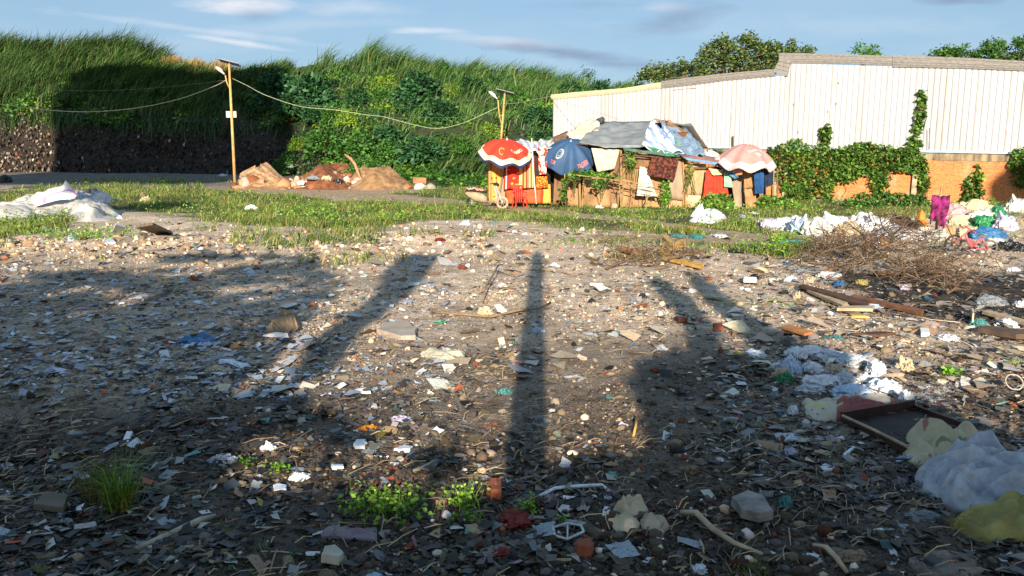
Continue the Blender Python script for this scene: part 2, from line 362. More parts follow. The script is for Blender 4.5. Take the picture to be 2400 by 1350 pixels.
def ground_material():
    m, nt, b = newmat('ground_rubble'); N = nt.nodes; L = nt.links
    tc = N.new('ShaderNodeTexCoord'); OB = tc.outputs['Object']
    def noise(s, d=6, r=.6, v=None):
        n = N.new('ShaderNodeTexNoise'); n.inputs['Scale'].default_value = s; n.inputs['Detail'].default_value = d; n.inputs['Roughness'].default_value = r; L.new(v or OB, n.inputs[0]); return n.outputs[0]
    def ramp(f, stops, interp='LINEAR'):
        r = N.new('ShaderNodeValToRGB'); L.new(f, r.inputs[0]); e = r.color_ramp.elements; r.color_ramp.interpolation = interp
        while len(e) < len(stops): e.new(.5)
        for k, (p, c) in enumerate(stops): e[k].position = p; e[k].color = (*c, 1)
        return r.outputs[0]
    def mix(f, a, c, bt='MIX'):
        x = N.new('ShaderNodeMix'); x.data_type = 'RGBA'; x.blend_type = bt
        if isinstance(f, float): x.inputs[0].default_value = f
        else: L.new(f, x.inputs[0])
        for i, v in ((6, a), (7, c)):
            if isinstance(v, tuple): x.inputs[i].default_value = (*v, 1)
            else: L.new(v, x.inputs[i])
        return x.outputs[2]
    def math_(op, a, c, clamp=False):
        x = N.new('ShaderNodeMath'); x.operation = op; x.use_clamp = clamp
        for i, v in enumerate((a, c)):
            if isinstance(v, (int, float)): x.inputs[i].default_value = v
            else: L.new(v, x.inputs[i])
        return x.outputs[0]
    def att(n):
        a = N.new('ShaderNodeAttribute'); a.attribute_name = n; return a.outputs['Fac']
    # squash so stones seen at grazing angles keep a flat shape
    n_big = noise(.55, 5); n_med = noise(3.2, 6); n_fine = noise(38, 4, .7)
    soil = ramp(n_med, [(.30, (.36, .275, .20)), (.48, (.64, .49, .35)), (.66, (.82, .66, .49))])
    # pebbles: three sizes, each cell its own colour
    def peb(scale, stops, thr_lo, thr_hi):
        v = N.new('ShaderNodeTexVoronoi'); v.inputs['Scale'].default_value = scale; v.inputs['Randomness'].default_value = 1; L.new(OB, v.inputs[0])
        sp = N.new('ShaderNodeSeparateColor'); L.new(v.outputs['Color'], sp.inputs[0])
        c = ramp(sp.outputs[0], stops, 'CONSTANT')
        d = math_('MULTIPLY', v.outputs['Distance'], 1.0)
        inside = N.new('ShaderNodeMapRange'); inside.inputs[1].default_value = .42; inside.inputs[2].default_value = .30; L.new(d, inside.inputs[0])
        pick = N.new('ShaderNodeMapRange'); pick.inputs[1].default_value = thr_lo; pick.inputs[2].default_value = thr_hi; L.new(sp.outputs[1], pick.inputs[0])
        return c, math_('MULTIPLY', inside.outputs[0], pick.outputs[0], True), d
    st1 = [(0, (.32, .27, .22)), (.18, (.52, .44, .36)), (.36, (.17, .15, .14)), (.44, (.64, .54, .43)), (.62, (.72, .65, .57)), (.80, (.44, .34, .26)), (.88, (.66, .64, .62)), (.94, (.42, .17, .08)), (.97, (.14, .32, .33)), (.985, (.75, .76, .78))]
    c1, f1, d1 = peb(26, st1, .35, .45); c2, f2, d2 = peb(60, st1, .2, .3); c3, f3, d3 = peb(9, st1, .72, .78)
    colr = mix(math_('MULTIPLY', n_fine, .25), soil, (.12, .10, .08))
    colr = mix(f2, colr, c2); colr = mix(f1, colr, c1); colr = mix(f3, colr, c3)
    moist_shade = att('moist_shade'); burn = att('burn'); grass = att('grass'); path = att('path'); ash = att('ash'); far = att('far')
    dk = mix(math_('MULTIPLY', moist_shade, .92), ONE, (.10, .10, .108)); colr = mix(1.0, colr, dk, 'MULTIPLY')  # damp and shade both multiplied into the ground colour
    patchy = N.new('ShaderNodeMapRange'); patchy.inputs[1].default_value = .40; patchy.inputs[2].default_value = .62; patchy.inputs[3].default_value = .8; patchy.inputs[4].default_value = 1.1; L.new(n_big, patchy.inputs[0])
    sc_ = N.new('ShaderNodeVectorMath'); sc_.operation = 'SCALE'; L.new(colr, sc_.inputs[0]); L.new(patchy.outputs[0], sc_.inputs['Scale']); colr = sc_.outputs[0]
    gsoil = ramp(n_med, [(.3, (.035, .05, .015)), (.5, (.075, .085, .03)), (.7, (.17, .14, .075))])
    colr = mix(grass, colr, gsoil)
    pc = ramp(noise(6, 6), [(.3, (.22, .155, .10)), (.55, (.40, .30, .20)), (.75, (.50, .39, .28))]); colr = mix(path, colr, pc)
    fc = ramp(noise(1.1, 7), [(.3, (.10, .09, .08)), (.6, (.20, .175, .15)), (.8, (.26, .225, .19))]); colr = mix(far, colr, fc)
    colr = mix(math_('MULTIPLY', burn, .93), colr, (.018, .016, .016))
    colr = mix(ash, colr, (.62, .60, .58))
    L.new(colr, b.inputs['Base Color']); b.inputs['Roughness'].default_value = .92; b.inputs['Specular IOR Level'].default_value = .2
    # relief
    inv = N.new('ShaderNodeMapRange'); inv.inputs[1].default_value = 0; inv.inputs[2].default_value = .55; inv.inputs[3].default_value = 1; inv.inputs[4].default_value = 0; L.new(d1, inv.inputs[0])
    inv2 = N.new('ShaderNodeMapRange'); inv2.inputs[1].default_value = 0; inv2.inputs[2].default_value = .55; inv2.inputs[3].default_value = .4; inv2.inputs[4].default_value = 0; L.new(d2, inv2.inputs[0])
    inv3 = math_('MULTIPLY', f3, .8)
    hh = math_('ADD', math_('ADD', math_('MULTIPLY', inv.outputs[0], f1), math_('MULTIPLY', inv2.outputs[0], f2)), math_('ADD', inv3, math_('MULTIPLY', noise(14, 6, .7), 1.2)))
    bp = N.new('ShaderNodeBump'); bp.inputs['Strength'].default_value = 1.0; bp.inputs['Distance'].default_value = .03; L.new(hh, bp.inputs['Height']); L.new(bp.outputs[0], b.inputs['Normal'])
    return m
GROUND_M = ground_material()
def build_ground():
    ys = [-400, -150, -60, -30, -15, -8, -4, -1, 1, 2.0]
    y = 2.2
    while y < 90: ys.append(y); y *= 1.0058
    while y < 5000: ys.append(y); y *= 1.18
    ys = np.array(ys)
    u = np.concatenate([[-12, -6, -3, -1.8, -1.2, -.95], np.linspace(-.8, .8, 521), [.95, 1.2, 1.8, 3, 6, 12]])
    X = u[None]*np.maximum(np.abs(ys)+1.5, 9)[:, None]*.92; Y = np.repeat(ys[:, None], len(u), 1)
    X = np.where(Y < 2.1, u[None]*np.maximum(np.abs(ys)+1.5, 9)[:, None]*.92, u[None]*(Y+1.5)*.92)
    Z = hgt(X, Y); nr, nc = X.shape
    V = np.stack([X, Y, Z], -1).reshape(-1, 3); i = (np.arange(nr-1)[:, None]*nc+np.arange(nc-1)[None]).ravel()
    o = npmesh('ground', V, np.stack([i, i+1, i+nc+1, i+nc], -1), None, GROUND_M, smooth=True)
    ms = zone_masks(X.ravel(), Y.ravel(), Z.ravel())
    for n, a in zip(('grass', 'path', 'burn', 'ash', 'moist_shade', 'far'), ms):
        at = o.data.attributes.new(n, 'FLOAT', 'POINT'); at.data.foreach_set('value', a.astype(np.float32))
    tag(o, kind='structure')
build_ground()

# ------------------------------------------------------------------ hill
HC = [  # px, base(py,Y), cut top(py,Y), crest(py,Y)
    (-900, 400, 62, 265, 64, 92, 82), (-300, 398, 64, 265, 66, 105, 82), (0, 398, 65, 268, 67, 120, 80), (110, 396, 66, 268, 68, 128, 80), (250, 402, 64, 275, 67, 130, 80), (380, 404, 64, 285, 67, 148, 80), (430, 405, 63, 290, 66.5, 160, 80),
    (600, 408, 61, 290, 65, 165, 78), (690, 402, 60, 300, 63, 158, 78), (760, 430, 53, 360, 56, 148, 78), (900, 440, 50, 390, 52, 155, 78), (1050, 446, 48, 400, 50, 170, 78), (1200, 448, 48, 405, 50, 188, 78),
    (1400, 448, 49, 405, 51, 208, 78), (1600, 445, 52, 400, 56, 225, 80), (2000, 430, 60, 400, 66, 250, 84), (2900, 420, 70, 400, 76, 260, 90)]
HC = np.array(HC, float)
hpx = np.arange(-900, 2901, 8.0)
HB = np.stack([np.interp(hpx, HC[:, 0], HC[:, k]) for k in range(1, 7)], -1)
NT = 70
def hill_points():
    base = P(hpx, HB[:, 0], HB[:, 1]); base[:, 2] = hgt(base[:, 0], base[:, 1])-.15
    cut = P(hpx, HB[:, 2], HB[:, 3]); crest = P(hpx, HB[:, 4], HB[:, 5])
    rows = []
    for k in range(NT+1):
        t = k/NT
        if t < .32: s = t/.32; p = base*(1-s)+cut*s
        else: s = (t-.32)/.68; e = s**.85; p = cut*(1-e)+crest*e; p[:, 2] = cut[:, 2]*(1-e**.9)+crest[:, 2]*e**.9
        rows.append(p)
    A = np.stack(rows, 0)
    n = vn(A*np.array([.35, .35, .5]), 31)*.6+vn(A*1.1, 32)*.28+vn(A*3.1, 33)*.12
    tt = np.linspace(0, 1, NT+1)[:, None]; amp = .6+.9*np.exp(-((tt-.16)/.12)**2)*0+.8*(tt > .3)
    A[..., 1] -= n*amp; A[..., 2] += n*.35*(tt > .05)
    return A
HP = hill_points()
def hill_at(px, py):
    """points of the hillside seen at these pixels"""
    q = proj(HP[..., 0], HP[..., 1], HP[..., 2])[1]       # rows x cols
    ci = np.clip(np.round((np.asarray(px)-hpx[0])/8).astype(int), 0, len(hpx)-1)
    colq = q[:, ci]; k = np.argmin(np.abs(colq-np.asarray(py)[None]), 0)
    return HP[k, ci], k/NT
def build_hill():
    m, nt, b = newmat('hill_soil'); N = nt.nodes; L = nt.links; tc = N.new('ShaderNodeTexCoord')
    n = N.new('ShaderNodeTexNoise'); n.inputs['Scale'].default_value = .9; n.inputs['Detail'].default_value = 8; L.new(tc.outputs['Object'], n.inputs[0])
    r = N.new('ShaderNodeValToRGB'); L.new(n.outputs[0], r.inputs[0]); e = r.color_ramp.elements; e[0].position = .3; e[0].color = (.012, .02, .006, 1); e[1].position = .7; e[1].color = (.05, .06, .02, 1)
    n2_ = N.new('ShaderNodeTexNoise'); n2_.inputs['Scale'].default_value = 5; n2_.inputs['Detail'].default_value = 8; n2_.inputs['Roughness'].default_value = .75; L.new(tc.outputs['Object'], n2_.inputs[0])
    r2 = N.new('ShaderNodeValToRGB'); L.new(n2_.outputs[0], r2.inputs[0]); e = r2.color_ramp.elements; e[0].position = .35; e[0].color = (.008, .006, .005, 1); e[1].position = .75; e[1].color = (.055, .037, .026, 1)
    at = N.new('ShaderNodeAttribute'); at.attribute_name = 'cut'
    x = N.new('ShaderNodeMix'); x.data_type = 'RGBA'; L.new(at.outputs['Fac'], x.inputs[0]); L.new(r.outputs[0], x.inputs[6]); L.new(r2.outputs[0], x.inputs[7]); L.new(x.outputs[2], b.inputs['Base Color'])
    b.inputs['Roughness'].default_value = .95; bp = N.new('ShaderNodeBump'); bp.inputs['Distance'].default_value = .25; L.new(n2_.outputs[0], bp.inputs['Height']); L.new(bp.outputs[0], b.inputs['Normal'])
    A = HP; nr, nc = A.shape[:2]; crest = A[-1]
    b1 = crest+np.array([0, 9, .4]); b2 = crest+np.array([0, 30, -3]); b3 = crest.copy(); b3[:, 1] += 60; b3[:, 2] = .3
    A2 = np.concatenate([A, b1[None], b2[None], b3[None]], 0); nr = A2.shape[0]
    i = (np.arange(nr-1)[:, None]*nc+np.arange(nc-1)[None]).ravel()
    o = npmesh('hill', A2.reshape(-1, 3), np.stack([i, i+1, i+nc+1, i+nc], -1), None, m, smooth=True)
    t = np.concatenate([np.linspace(0, 1, NT+1), [1, 1, 1]])[:, None]; cut = (1-sstep(.25, .36, t+.07*vn(np.stack([hpx*.02+0*t, t*6+0*hpx, 0*hpx+0*t], -1), 91)))*(1-sstep(640, 800, hpx)*.85)[None]
    cut = np.maximum(cut, sstep(1090, 1150, hpx)[None]*(1-sstep(1250, 1300, hpx))[None]*np.exp(-((t-.42)/.05)**2))
    a = o.data.attributes.new('cut', 'FLOAT', 'POINT'); a.data.foreach_set('value', cut.ravel().astype(np.float32))
    tag(o, kind='structure')
build_hill()

# ------------------------------------------------------------------ what stands behind the camera and throws the long shadows
def cast(px, py, D):            # point on the plane Y=-D whose shadow falls on this ground pixel
    x, y, z = G(px, py); return x-(y+D)*TAZ, np.full_like(x, -D), z+(y+D)*TEL
def uncast(x, y, z):            # where a point's shadow falls, as a pixel
    gz = 0
    for _ in range(4):
        t = (z-gz)/TEL; gx = x+t*TAZ; gy = y+t; gz = hgt(gx, gy)
    return proj(gx, gy, gz)
SH_LEFT = [(-900, 630), (0, 636), (120, 642), (240, 632), (350, 618), (440, 582), (560, 572), (660, 588), (740, 618), (800, 660), (770, 720), (700, 790), (640, 840), (560, 900), (500, 950), (-900, 950)]
SH_SPIN = [(1045, 560), (1005, 570), (945, 605), (905, 650), (885, 700), (800, 760), (730, 815), (700, 900), (770, 860), (830, 780), (890, 735), (955, 690), (1000, 635), (1030, 590)]
SH_R1 = [(1525, 655), (1555, 660), (1610, 700), (1660, 760), (1700, 850), (1640, 840), (1610, 770), (1570, 710)]
SH_R2 = [(1615, 640), (1640, 648), (1710, 710), (1790, 765), (1870, 798), (1950, 828), (1890, 850), (1800, 835), (1745, 785), (1680, 725), (1640, 690)]
SH_R3 = [(1505, 850), (1560, 830), (1640, 830), (1760, 835), (1900, 815), (1960, 830), (1980, 900), (2000, 945), (2130, 930), (2250, 985), (2400, 1030), (3200, 1150), (3200, 1800), (1560, 1800), (1560, 1100), (1520, 1000), (1500, 900)]
SH_BOT = [(-900, 945), (500, 945), (640, 905), (760, 985), (900, 1040), (1100, 1075), (1210, 1090), (1400, 1080), (1560, 1060), (1600, 1800), (-900, 1800)]
def shade_density(px, py, gx, gy):
    n = n2(gx, gy, .35, 51)+.5*n2(gx, gy, .13, 52)
    jx = 14*n2(gx, gy, .5, 53); jy = 8*n2(gx, gy, .4, 54)
    d = np.zeros(px.shape)
    L_ = pip(px+jx, py+jy, SH_LEFT) & ~((n2(gx, gy, .8, 59)+.7*n > np.where(py < 700, .12, .5)) & (py < 820))
    d = np.where(L_, np.where(py > 880, .55+.8*n, 1.0), d)
    d = np.where(L_ & (px > 480) & (py > 640) & (py < 930), np.clip(.75-.0022*(px-480)+1.1*n, 0, 1), d)
    d = np.where(pip(px+jx*.4, py+jy*.4, SH_SPIN), np.where(n > -.55, 1, 0), d)
    for s in (SH_R1, SH_R2): d = np.where(pip(px+jx*.6, py+jy*.6, s), np.where(n > -.35, 1, 0), d)
    d = np.where(pip(px+jx, py+jy, SH_R3), 1.0, d)
    b = pip(px+jx*2, py+jy*2, SH_BOT)
    lit = np.exp(-(((px-640)/190)**2+((py-1060)/80)**2))+np.exp(-(((px-950)/330)**2+((py-1150)/55)**2))*1.0+np.exp(-(((px-1180)/420)**2+((py-1040)/70)**2))*.9+np.exp(-(((px-1480)/120)**2+((py-1225)/40)**2))+.8*np.exp(-(((px-950)/200)**2+((py-1260)/60)**2))
    n3 = n2(gx, gy, .42, 57)+.45*n2(gx, gy, .17, 58)
    d = np.where(b, np.where(n3 > -1.15+1.75*np.clip(lit, 0, 1.1), 1.0, 0.0), d)
    d = np.where(L_ & (px > 420) & (py > 820), np.where(n3 > -.9+.9*np.clip((px-380)/300, 0, 1)*np.clip((py-800)/100, 0, 1), 1.0, 0.0), d)
    return d
def build_shade_trees():
    rng = np.random.default_rng(5)
    D = 4.0
    specs = [('tree', -14.0, -2.2, 'broad leafy tree behind the camera whose shadow covers the left rubble', 90000),
             ('tree', -2.2, .9, 'slender leafy tree behind the camera beside the utility pole', 26000),
             ('tree', .9, 12.0, 'dense leafy tree behind the camera shading the bags on the right', 80000)]
    for nm, x0, x1, lab, n in specs:
        x = rng.uniform(x0, x1, n*3); z = rng.uniform(.9, 6.2, n*3); y = np.full_like(x, -D)
        px, py, fw = uncast(x, y, z); t = z/TEL; gx, gy = x+t*TAZ, y+t
        d = shade_density(px, py, gx, gy)*(gy > 2.3)
        keep = rng.random(n*3) < d*1.0
        x, y, z = x[keep], y[keep], z[keep]
        x, y, z = x[:n], y[:n], z[:n]
        o_ = rng.uniform(-.35, .35, len(x)); p = np.stack([x-o_*TAZ*-1, y+o_, z-o_*TEL], -1)     # depth along the light ray
        c = palette(rng, len(x), [S('3c5a22'), S('4d6e2c'), S('2f4a1d')], [1, 1, 1])
        V, Fc, C = leaves(p, rng.uniform(.07, .15, len(x)), c, rng, aspect=.75)
        root = empty(nm, ((x0+x1)/2 if abs(x0+x1) < 3 else x1-1.5 if x1 < 0 else x0+3, -D, 0), lab, 'tree')
        npmesh('crown', V, Fc, C, leafm, root)
        tb = MB(); bx, by = root.location.x, -D-.3
        if x0 == -2.2:
            cx, cy, cz = cast(np.array([600., 740., 860., 1035.]), np.array([1000., 850., 715., 568.]), D)
            tb.tube([(cx[0]-.3, -D, -.2)]+[(a, -D, c) for a, c in zip(cx, cz)], [.07, .05, .04, .03, .01], 7)
        else:
            tb.tube([(bx, by, -.2), (bx+.08, by, .6), (bx-.05, by, 1.3), (bx+.1, by, 2.0)], [.13, .1, .08, .03], 8)
        tb.build('trunk', pm('bark', S('6b5a48'), scale=9, stretch=(1, 1, .2)), root, smooth=True)
build_shade_trees()
def build_pole():
    x, y, z = [float(v[0]) for v in cast(np.array([1259.0]), np.array([600.0]), 2.2)]
    root = empty('utility_pole', (x-.0, y, 0), 'round concrete utility pole standing right behind the camera', 'utility pole')
    mb = MB(); mb.tube([(x-.03, y, -.3), (x-.015, y, 2.0), (x, y, z-.25), (x, y, z)], [.15, .145, .135, .125], 16); mb.build('pole', pm('old_concrete', S('9a948a'), scale=6), root, smooth=True)
    mb = MB(); mb.tube([(x, y, z), (x, y, z+.12), (x, y, z+.3)], [.05, .07, .015], 10); mb.build('insulator', pm('porcelain', S('7a4a35'), rough=.3), root, smooth=True)
build_pole()
def build_shade_panel():  # added unseen panel, shaped to throw the shadow on the hill
    D = 9.0
    def m_(px, py, Y):
        p = P(px, py, Y); return Vector((p.x-(Y+D)*TAZ, -D, p.z+(Y+D)*TEL))
    a = m_(600, 408, 60); r1 = m_(692, 330, 62); tr = m_(690, 168, 76); tl = m_(190, 168, 76); l1 = m_(112, 300, 66); bl = m_(60, 420, 60)
    zb = min(a.z, bl.z); zb = m_(300, 428, 50).z
    root = empty('shade_panel', ((l1.x+tr.x)/2, -D-.4, 0), 'tall unseen panel on two legs, added behind the camera to shade the hill', 'shade_panel')
    poly = [(l1.x, zb), (-22.5, zb), (r1.x+.1, a.z-1.5), (r1.x, r1.z), (tr.x, tr.z), (tl.x, tl.z), (l1.x, l1.z)]
    mb = MB(); mb.prism(poly, -D-.15, -D+.15); mb.build('panel', pm('shade_panel_grey', S('6f7477'), scale=2), root)
    for x in (l1.x+2.5, tr.x-8):
        mb = MB(); mb.tube([(x, -D-.5, 0), (x, -D-.5, tr.z-1)], .28, 10); mb.build('leg', pm('painted_steel', S('5b6064'), rough=.5), root, smooth=True)
    mb = MB()
    for k in range(4): mb.box(((l1.x+tr.x)/2, -D-.3, zb+1+k*(tr.z-zb-2)/3), (abs(tr.x-l1.x)*.9, .2, .2))
    mb.build('frame', pm('painted_steel', S('5b6064'), rough=.5), root)
build_shade_panel()
def far_tree_caster():
    rng = np.random.default_rng(9); D = 6.0
    def blob(px, py, Y, rx, rz, lab, n=2500):
        p = P(px, py, Y); c = np.array([p.x-(Y+D)*TAZ, -D, p.z+(Y+D)*TEL])
        q = rng.normal(size=(n, 3)); q /= np.linalg.norm(q, axis=1)[:, None]; q *= rng.random((n, 1))**.4
        pos = c+q*np.array([rx, 1.0, rz]); pos[:, 0] += .5*vn(pos*.8, 3)
        V, Fc, C = leaves(pos, rng.uniform(.25, .5, n), palette(rng, n, [S('3c5a22'), S('4d6e2c')], [1, 1]), rng, aspect=.7)
        root = empty('palm_tree' if rz < 1 else 'tree', (c[0], -D-.5, 0), lab, 'tree'); npmesh('crown', V, Fc, C, leafm, root)
        mb = MB(); mb.tube([(c[0], -D-.5, -.2), (c[0]+.3, -D-.5, c[2]*.5), (c[0], -D-.3, c[2])], [.22, .16, .08], 8); mb.build('trunk', pm('bark', S('6b5a48')), root, smooth=True)
    blob(2400, 452, 34, 1.5, .95, 'tall tree far right behind the camera shading the brick wall end')
    blob(372, 490, 33, 1.3, .75, 'small round tree behind the camera shading a patch of grass', 1800)
far_tree_caster()

# ------------------------------------------------------------------ vegetation on the hill
def build_hill_plants():
    rng = np.random.default_rng(21)
    # tall wind-bent reed grass
    n = 88000
    t = rng.random(n)**.75; px = rng.uniform(-350, 1500, n)
    ci = np.clip(((px-hpx[0])/8), 0, len(hpx)-2); c0 = ci.astype(int); cf = (ci-c0)[:, None]
    tt = (.27+.75*t)*NT; tt = np.clip(tt, 0, NT-.01); r0 = tt.astype(int); rf = (tt-r0)[:, None]
    pos = (HP[r0, c0]*(1-cf)+HP[r0, c0+1]*cf)*(1-rf)+(HP[r0+1, c0]*(1-cf)+HP[r0+1, c0+1]*cf)*rf
    qx, qy, _ = proj(pos[:, 0], pos[:, 1], pos[:, 2])
    clump = vn(pos*np.array([.45, .45, .3]), 61); fine = vn(pos*np.array([1.5, 1.5, 1]), 62)
    left = sstep(720, 420, qx)
    dens = np.clip(.55+1.3*clump+.25*fine, 0, 1)*(.38+.62*sstep(.72, .92, t))+.5*left
    dens *= np.where((qx > 690) & (t < .72), .42, 1.0); dens *= 1-.85*((qx > 395) & (qx < 620) & (t > .85))
    dens = np.maximum(dens, .9*((qx > 1000) & (qx < 1130) & (qy > 330)))
    keep = rng.random(n) < dens; pos, qx, qy, t, clump = pos[keep], qx[keep], qy[keep], t[keep], clump[keep]; n = len(pos)
    crest_h = 1+.75*np.exp(-((qx-745)/28)**2)+.8*np.exp(-((qx-855)/26)**2)*1.0+.35*np.exp(-((qx-220)/120)**2)+.35*np.exp(-((qx-930)/20)**2)
    h = rng.uniform(.8, 1.7, n)*(1+.35*clump)*np.where(t > .85, 1.15*crest_h, 1)*np.where(qx < 390, 1.15, 1)
    lean = np.stack([rng.normal(.55, .2, n), rng.normal(-.1, .15, n), rng.normal(-.05, .1, n)], -1)
    lean[(qx > 1000) & (qy > 330), 0] += .5
    c = palette(rng, n, [S('4a6a30'), S('5f7f42'), S('7a9058'), S('355424'), S('8a8858')], [3, 3, 1.4, 2.4, .7])
    c = c*np.where(qx < 620, .72, 1.0)[:, None]*np.array([.82, .9, .9])*np.clip(1+.3*vn(pos*.9, 66), .6, 1.4)[:, None]  # left-hand grass darker: its half-shade is put into the blade colour
    hang = (t < .09) & (qx < 700); lean[hang] = np.stack([rng.normal(.15, .25, hang.sum()), rng.uniform(-.9, -.4, hang.sum()), rng.uniform(-1.5, -.9, hang.sum())], -1)
    h = np.where((qx > 395) & (qx < 690) & (t > .8), h*.55, h)
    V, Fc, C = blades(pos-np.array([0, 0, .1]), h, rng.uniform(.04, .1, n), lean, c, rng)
    # dry tawny stems along the gap in the crest
    m = 5200; px2 = rng.uniform(385, 640, m); j = rng.uniform(.86, 1.0, m)*NT; p2 = HP[np.clip(j.astype(int), 0, NT), np.clip(((px2-hpx[0])/8).astype(int), 0, len(hpx)-1)]+rng.normal(0, .25, (m, 3))*np.array([1, 1, .1])
    kk = np.exp(-((px2-415)/26)**2)+np.exp(-((px2-465)/16)**2)+np.exp(-((px2-515)/14)**2); k = rng.random(m) < kk+.15; p2 = p2[k]; m = len(p2); kk = kk[k]
    V2, F2, C2 = blades(p2, rng.uniform(.6, 1.2, m)*(.7+.6*kk), rng.uniform(.04, .09, m), np.stack([rng.normal(.15, .25, m), rng.normal(0, .2, m), 0*kk], -1), palette(rng, m, [S('a98a52'), S('c2a766'), S('8f6f45')], [1, 1, 1]), rng)
    V, Fc, C = catmesh([(V, Fc, C), (V2, F2, C2)])
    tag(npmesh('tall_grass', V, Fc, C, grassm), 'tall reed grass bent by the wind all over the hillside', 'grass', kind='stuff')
    # low leafy cover
    n = 120000; t = rng.random(n); px = rng.uniform(-300, 1500, n); c0 = np.clip(((px-hpx[0])/8).astype(int), 0, len(hpx)-1)
    r0 = np.clip(((.02+.98*t)*NT), 0, NT-1e-3); ri = r0.astype(int); rf = (r0-ri)[:, None]; pos = HP[ri, c0]*(1-rf)+HP[ri+1, c0]*rf+rng.normal(0, .12, (n, 3))
    qx, qy, _ = proj(pos[:, 0], pos[:, 1], pos[:, 2])
    tt = .02+.98*t; keep = (tt > .30+.13*vn(pos*.35, 72)+.05*vn(pos*1.3, 77)) | (qx > 690+40*vn(pos*.6, 71)) & (rng.random(n) < .9)
    soilpatch = (np.exp(-(((qx-1215)/50)**2+((qy-292)/22)**2))+.8*np.exp(-(((qx-925)/40)**2+((qy-272)/10)**2))+.9*np.exp(-(((qx-705)/16)**2+((qy-350)/40)**2))+1.2*np.exp(-(((qx-820)/70)**2+((qy-408)/26)**2))+np.exp(-(((qx-1000)/80)**2+((qy-430)/12)**2)))
    keep &= rng.random(n) > soilpatch*1.1
    keep &= ~((qx > 395) & (qx < 600) & (tt > .95) & (rng.random(n) < .6))
    pos, qx, qy = pos[keep], qx[keep], qy[keep]; n = len(pos)
    g = vn(pos*np.array([.5, .5, .6]), 73)+.5*vn(pos*1.6, 74)
    hum = np.clip(g, -1, 1); pos[:, 1] -= .35*hum; pos[:, 2] += .25*hum
    c1 = palette(rng, n, [S('365c22'), S('467028'), S('5a822e')], [1, 1.2, .8]); c2 = palette(rng, n, [S('6a8c2e'), S('7f9c36'), S('5c8028')], [1, 1, 1]); c3 = palette(rng, n, [S('244622'), S('30542c')], [1, 1])
    br = (vn(pos*.55, 75) > .18)[:, None]; dk = (vn(pos*.5, 76) > .22)[:, None]
    hot = (np.exp(-(((qx-1145)/45)**2+((qy-300)/40)**2)) > .3)[:, None]
    c = np.where(br | hot, c2, np.where(dk, c3, c1))*np.array([.85, .92, .95])
    V, Fc, C = leaves(pos, rng.uniform(.14, .34, n), c, rng, aspect=.8)
    tag(npmesh('ground_cover', V, Fc, C, leafm), 'low leafy creeper covering the hillside between the bushes', 'ground cover', kind='stuff')
    # litter embedded in the cut face
    n = 6500; px = rng.uniform(-300, 760, n); c0 = np.clip(((px-hpx[0])/8).astype(int), 0, len(hpx)-1); r0 = rng.uniform(0, .31, n)*NT; ri = r0.astype(int); rf = (r0-ri)[:, None]
    pos = HP[ri, c0]*(1-rf)+HP[ri+1, c0]*rf+rng.normal(0, .08, (n, 3)); pos[:, 1] -= .12
    c = palette(rng, n, [S('6f665c'), S('48413a'), S('a39a8c'), S('6d5640'), S('3a424a'), S('7a342c'), S('c8c2b6'), S('2c2824')], [3, 4, .8, 3, 1.2, .2, .25, 4])*(np.clip(.75+.7*vn(pos*1.3, 9), .2, 1.3)*np.where(px < 130+20*vn(pos, 8), 2.0, .55))[:, None]  # sunlit end brightened, shadowed face darkened in the litter colour
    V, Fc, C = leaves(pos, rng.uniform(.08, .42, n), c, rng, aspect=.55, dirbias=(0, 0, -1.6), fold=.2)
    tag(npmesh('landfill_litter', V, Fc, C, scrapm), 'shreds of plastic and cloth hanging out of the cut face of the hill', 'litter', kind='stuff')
    # bushes
    def bush_proto(k, cols, ls, n):
        r = np.random.default_rng(100+k); q = r.normal(size=(n, 3)); q /= np.linalg.norm(q, axis=1)[:, None]
        q[:, 2] = np.abs(q[:, 2])*1.15-.15; rad = r.random(n)**.3; lob = 1+.28*vn(q*2.2+k, 5)+.15*vn(q*5+k, 6); p = q*(rad*lob)[:, None]
        V, Fc, C = leaves(p, r.uniform(.6, 1.2, n)*ls, palette(r, n, cols, [1]*len(cols)), r, aspect=.5, out=q*.9, dirbias=(0, 0, -.3))
        me_o = npmesh('bush', V, Fc, C, leafm); tb = MB()
        for a in range(4):
            an = a*1.6+k; tb.tube([(0, 0, -.3), (.2*math.cos(an), .2*math.sin(an), .2), (.5*math.cos(an), .5*math.sin(an), .6)], [.035, .025, .01], 5)
        return me_o, tb
    dark = [S('264f2e'), S('346038'), S('457246')]; mid = [S('3c6a2c'), S('4c7d34'), S('5c8b3c')]; yel = [S('7c9c30'), S('93ad3c'), S('688c2c')]
    protos = {}
    for k, (key, cols, ls, n) in enumerate((('dark', dark, .26, 1500), ('dark2', dark, .3, 1200), ('mid', mid, .2, 1500), ('yel', yel, .17, 1300))):
        o, tb = bush_proto(k, cols, ls, n); protos[key] = (o.data, tb); bpy.data.objects.remove(o)
        tm = MB(); tm.v, tm.f, tm.m = tb.v, tb.f, tb.m; st = tm.build('stems', pm('bark', S('6b5a48'))); protos[key] = (protos[key][0], st.data); bpy.data.objects.remove(st)
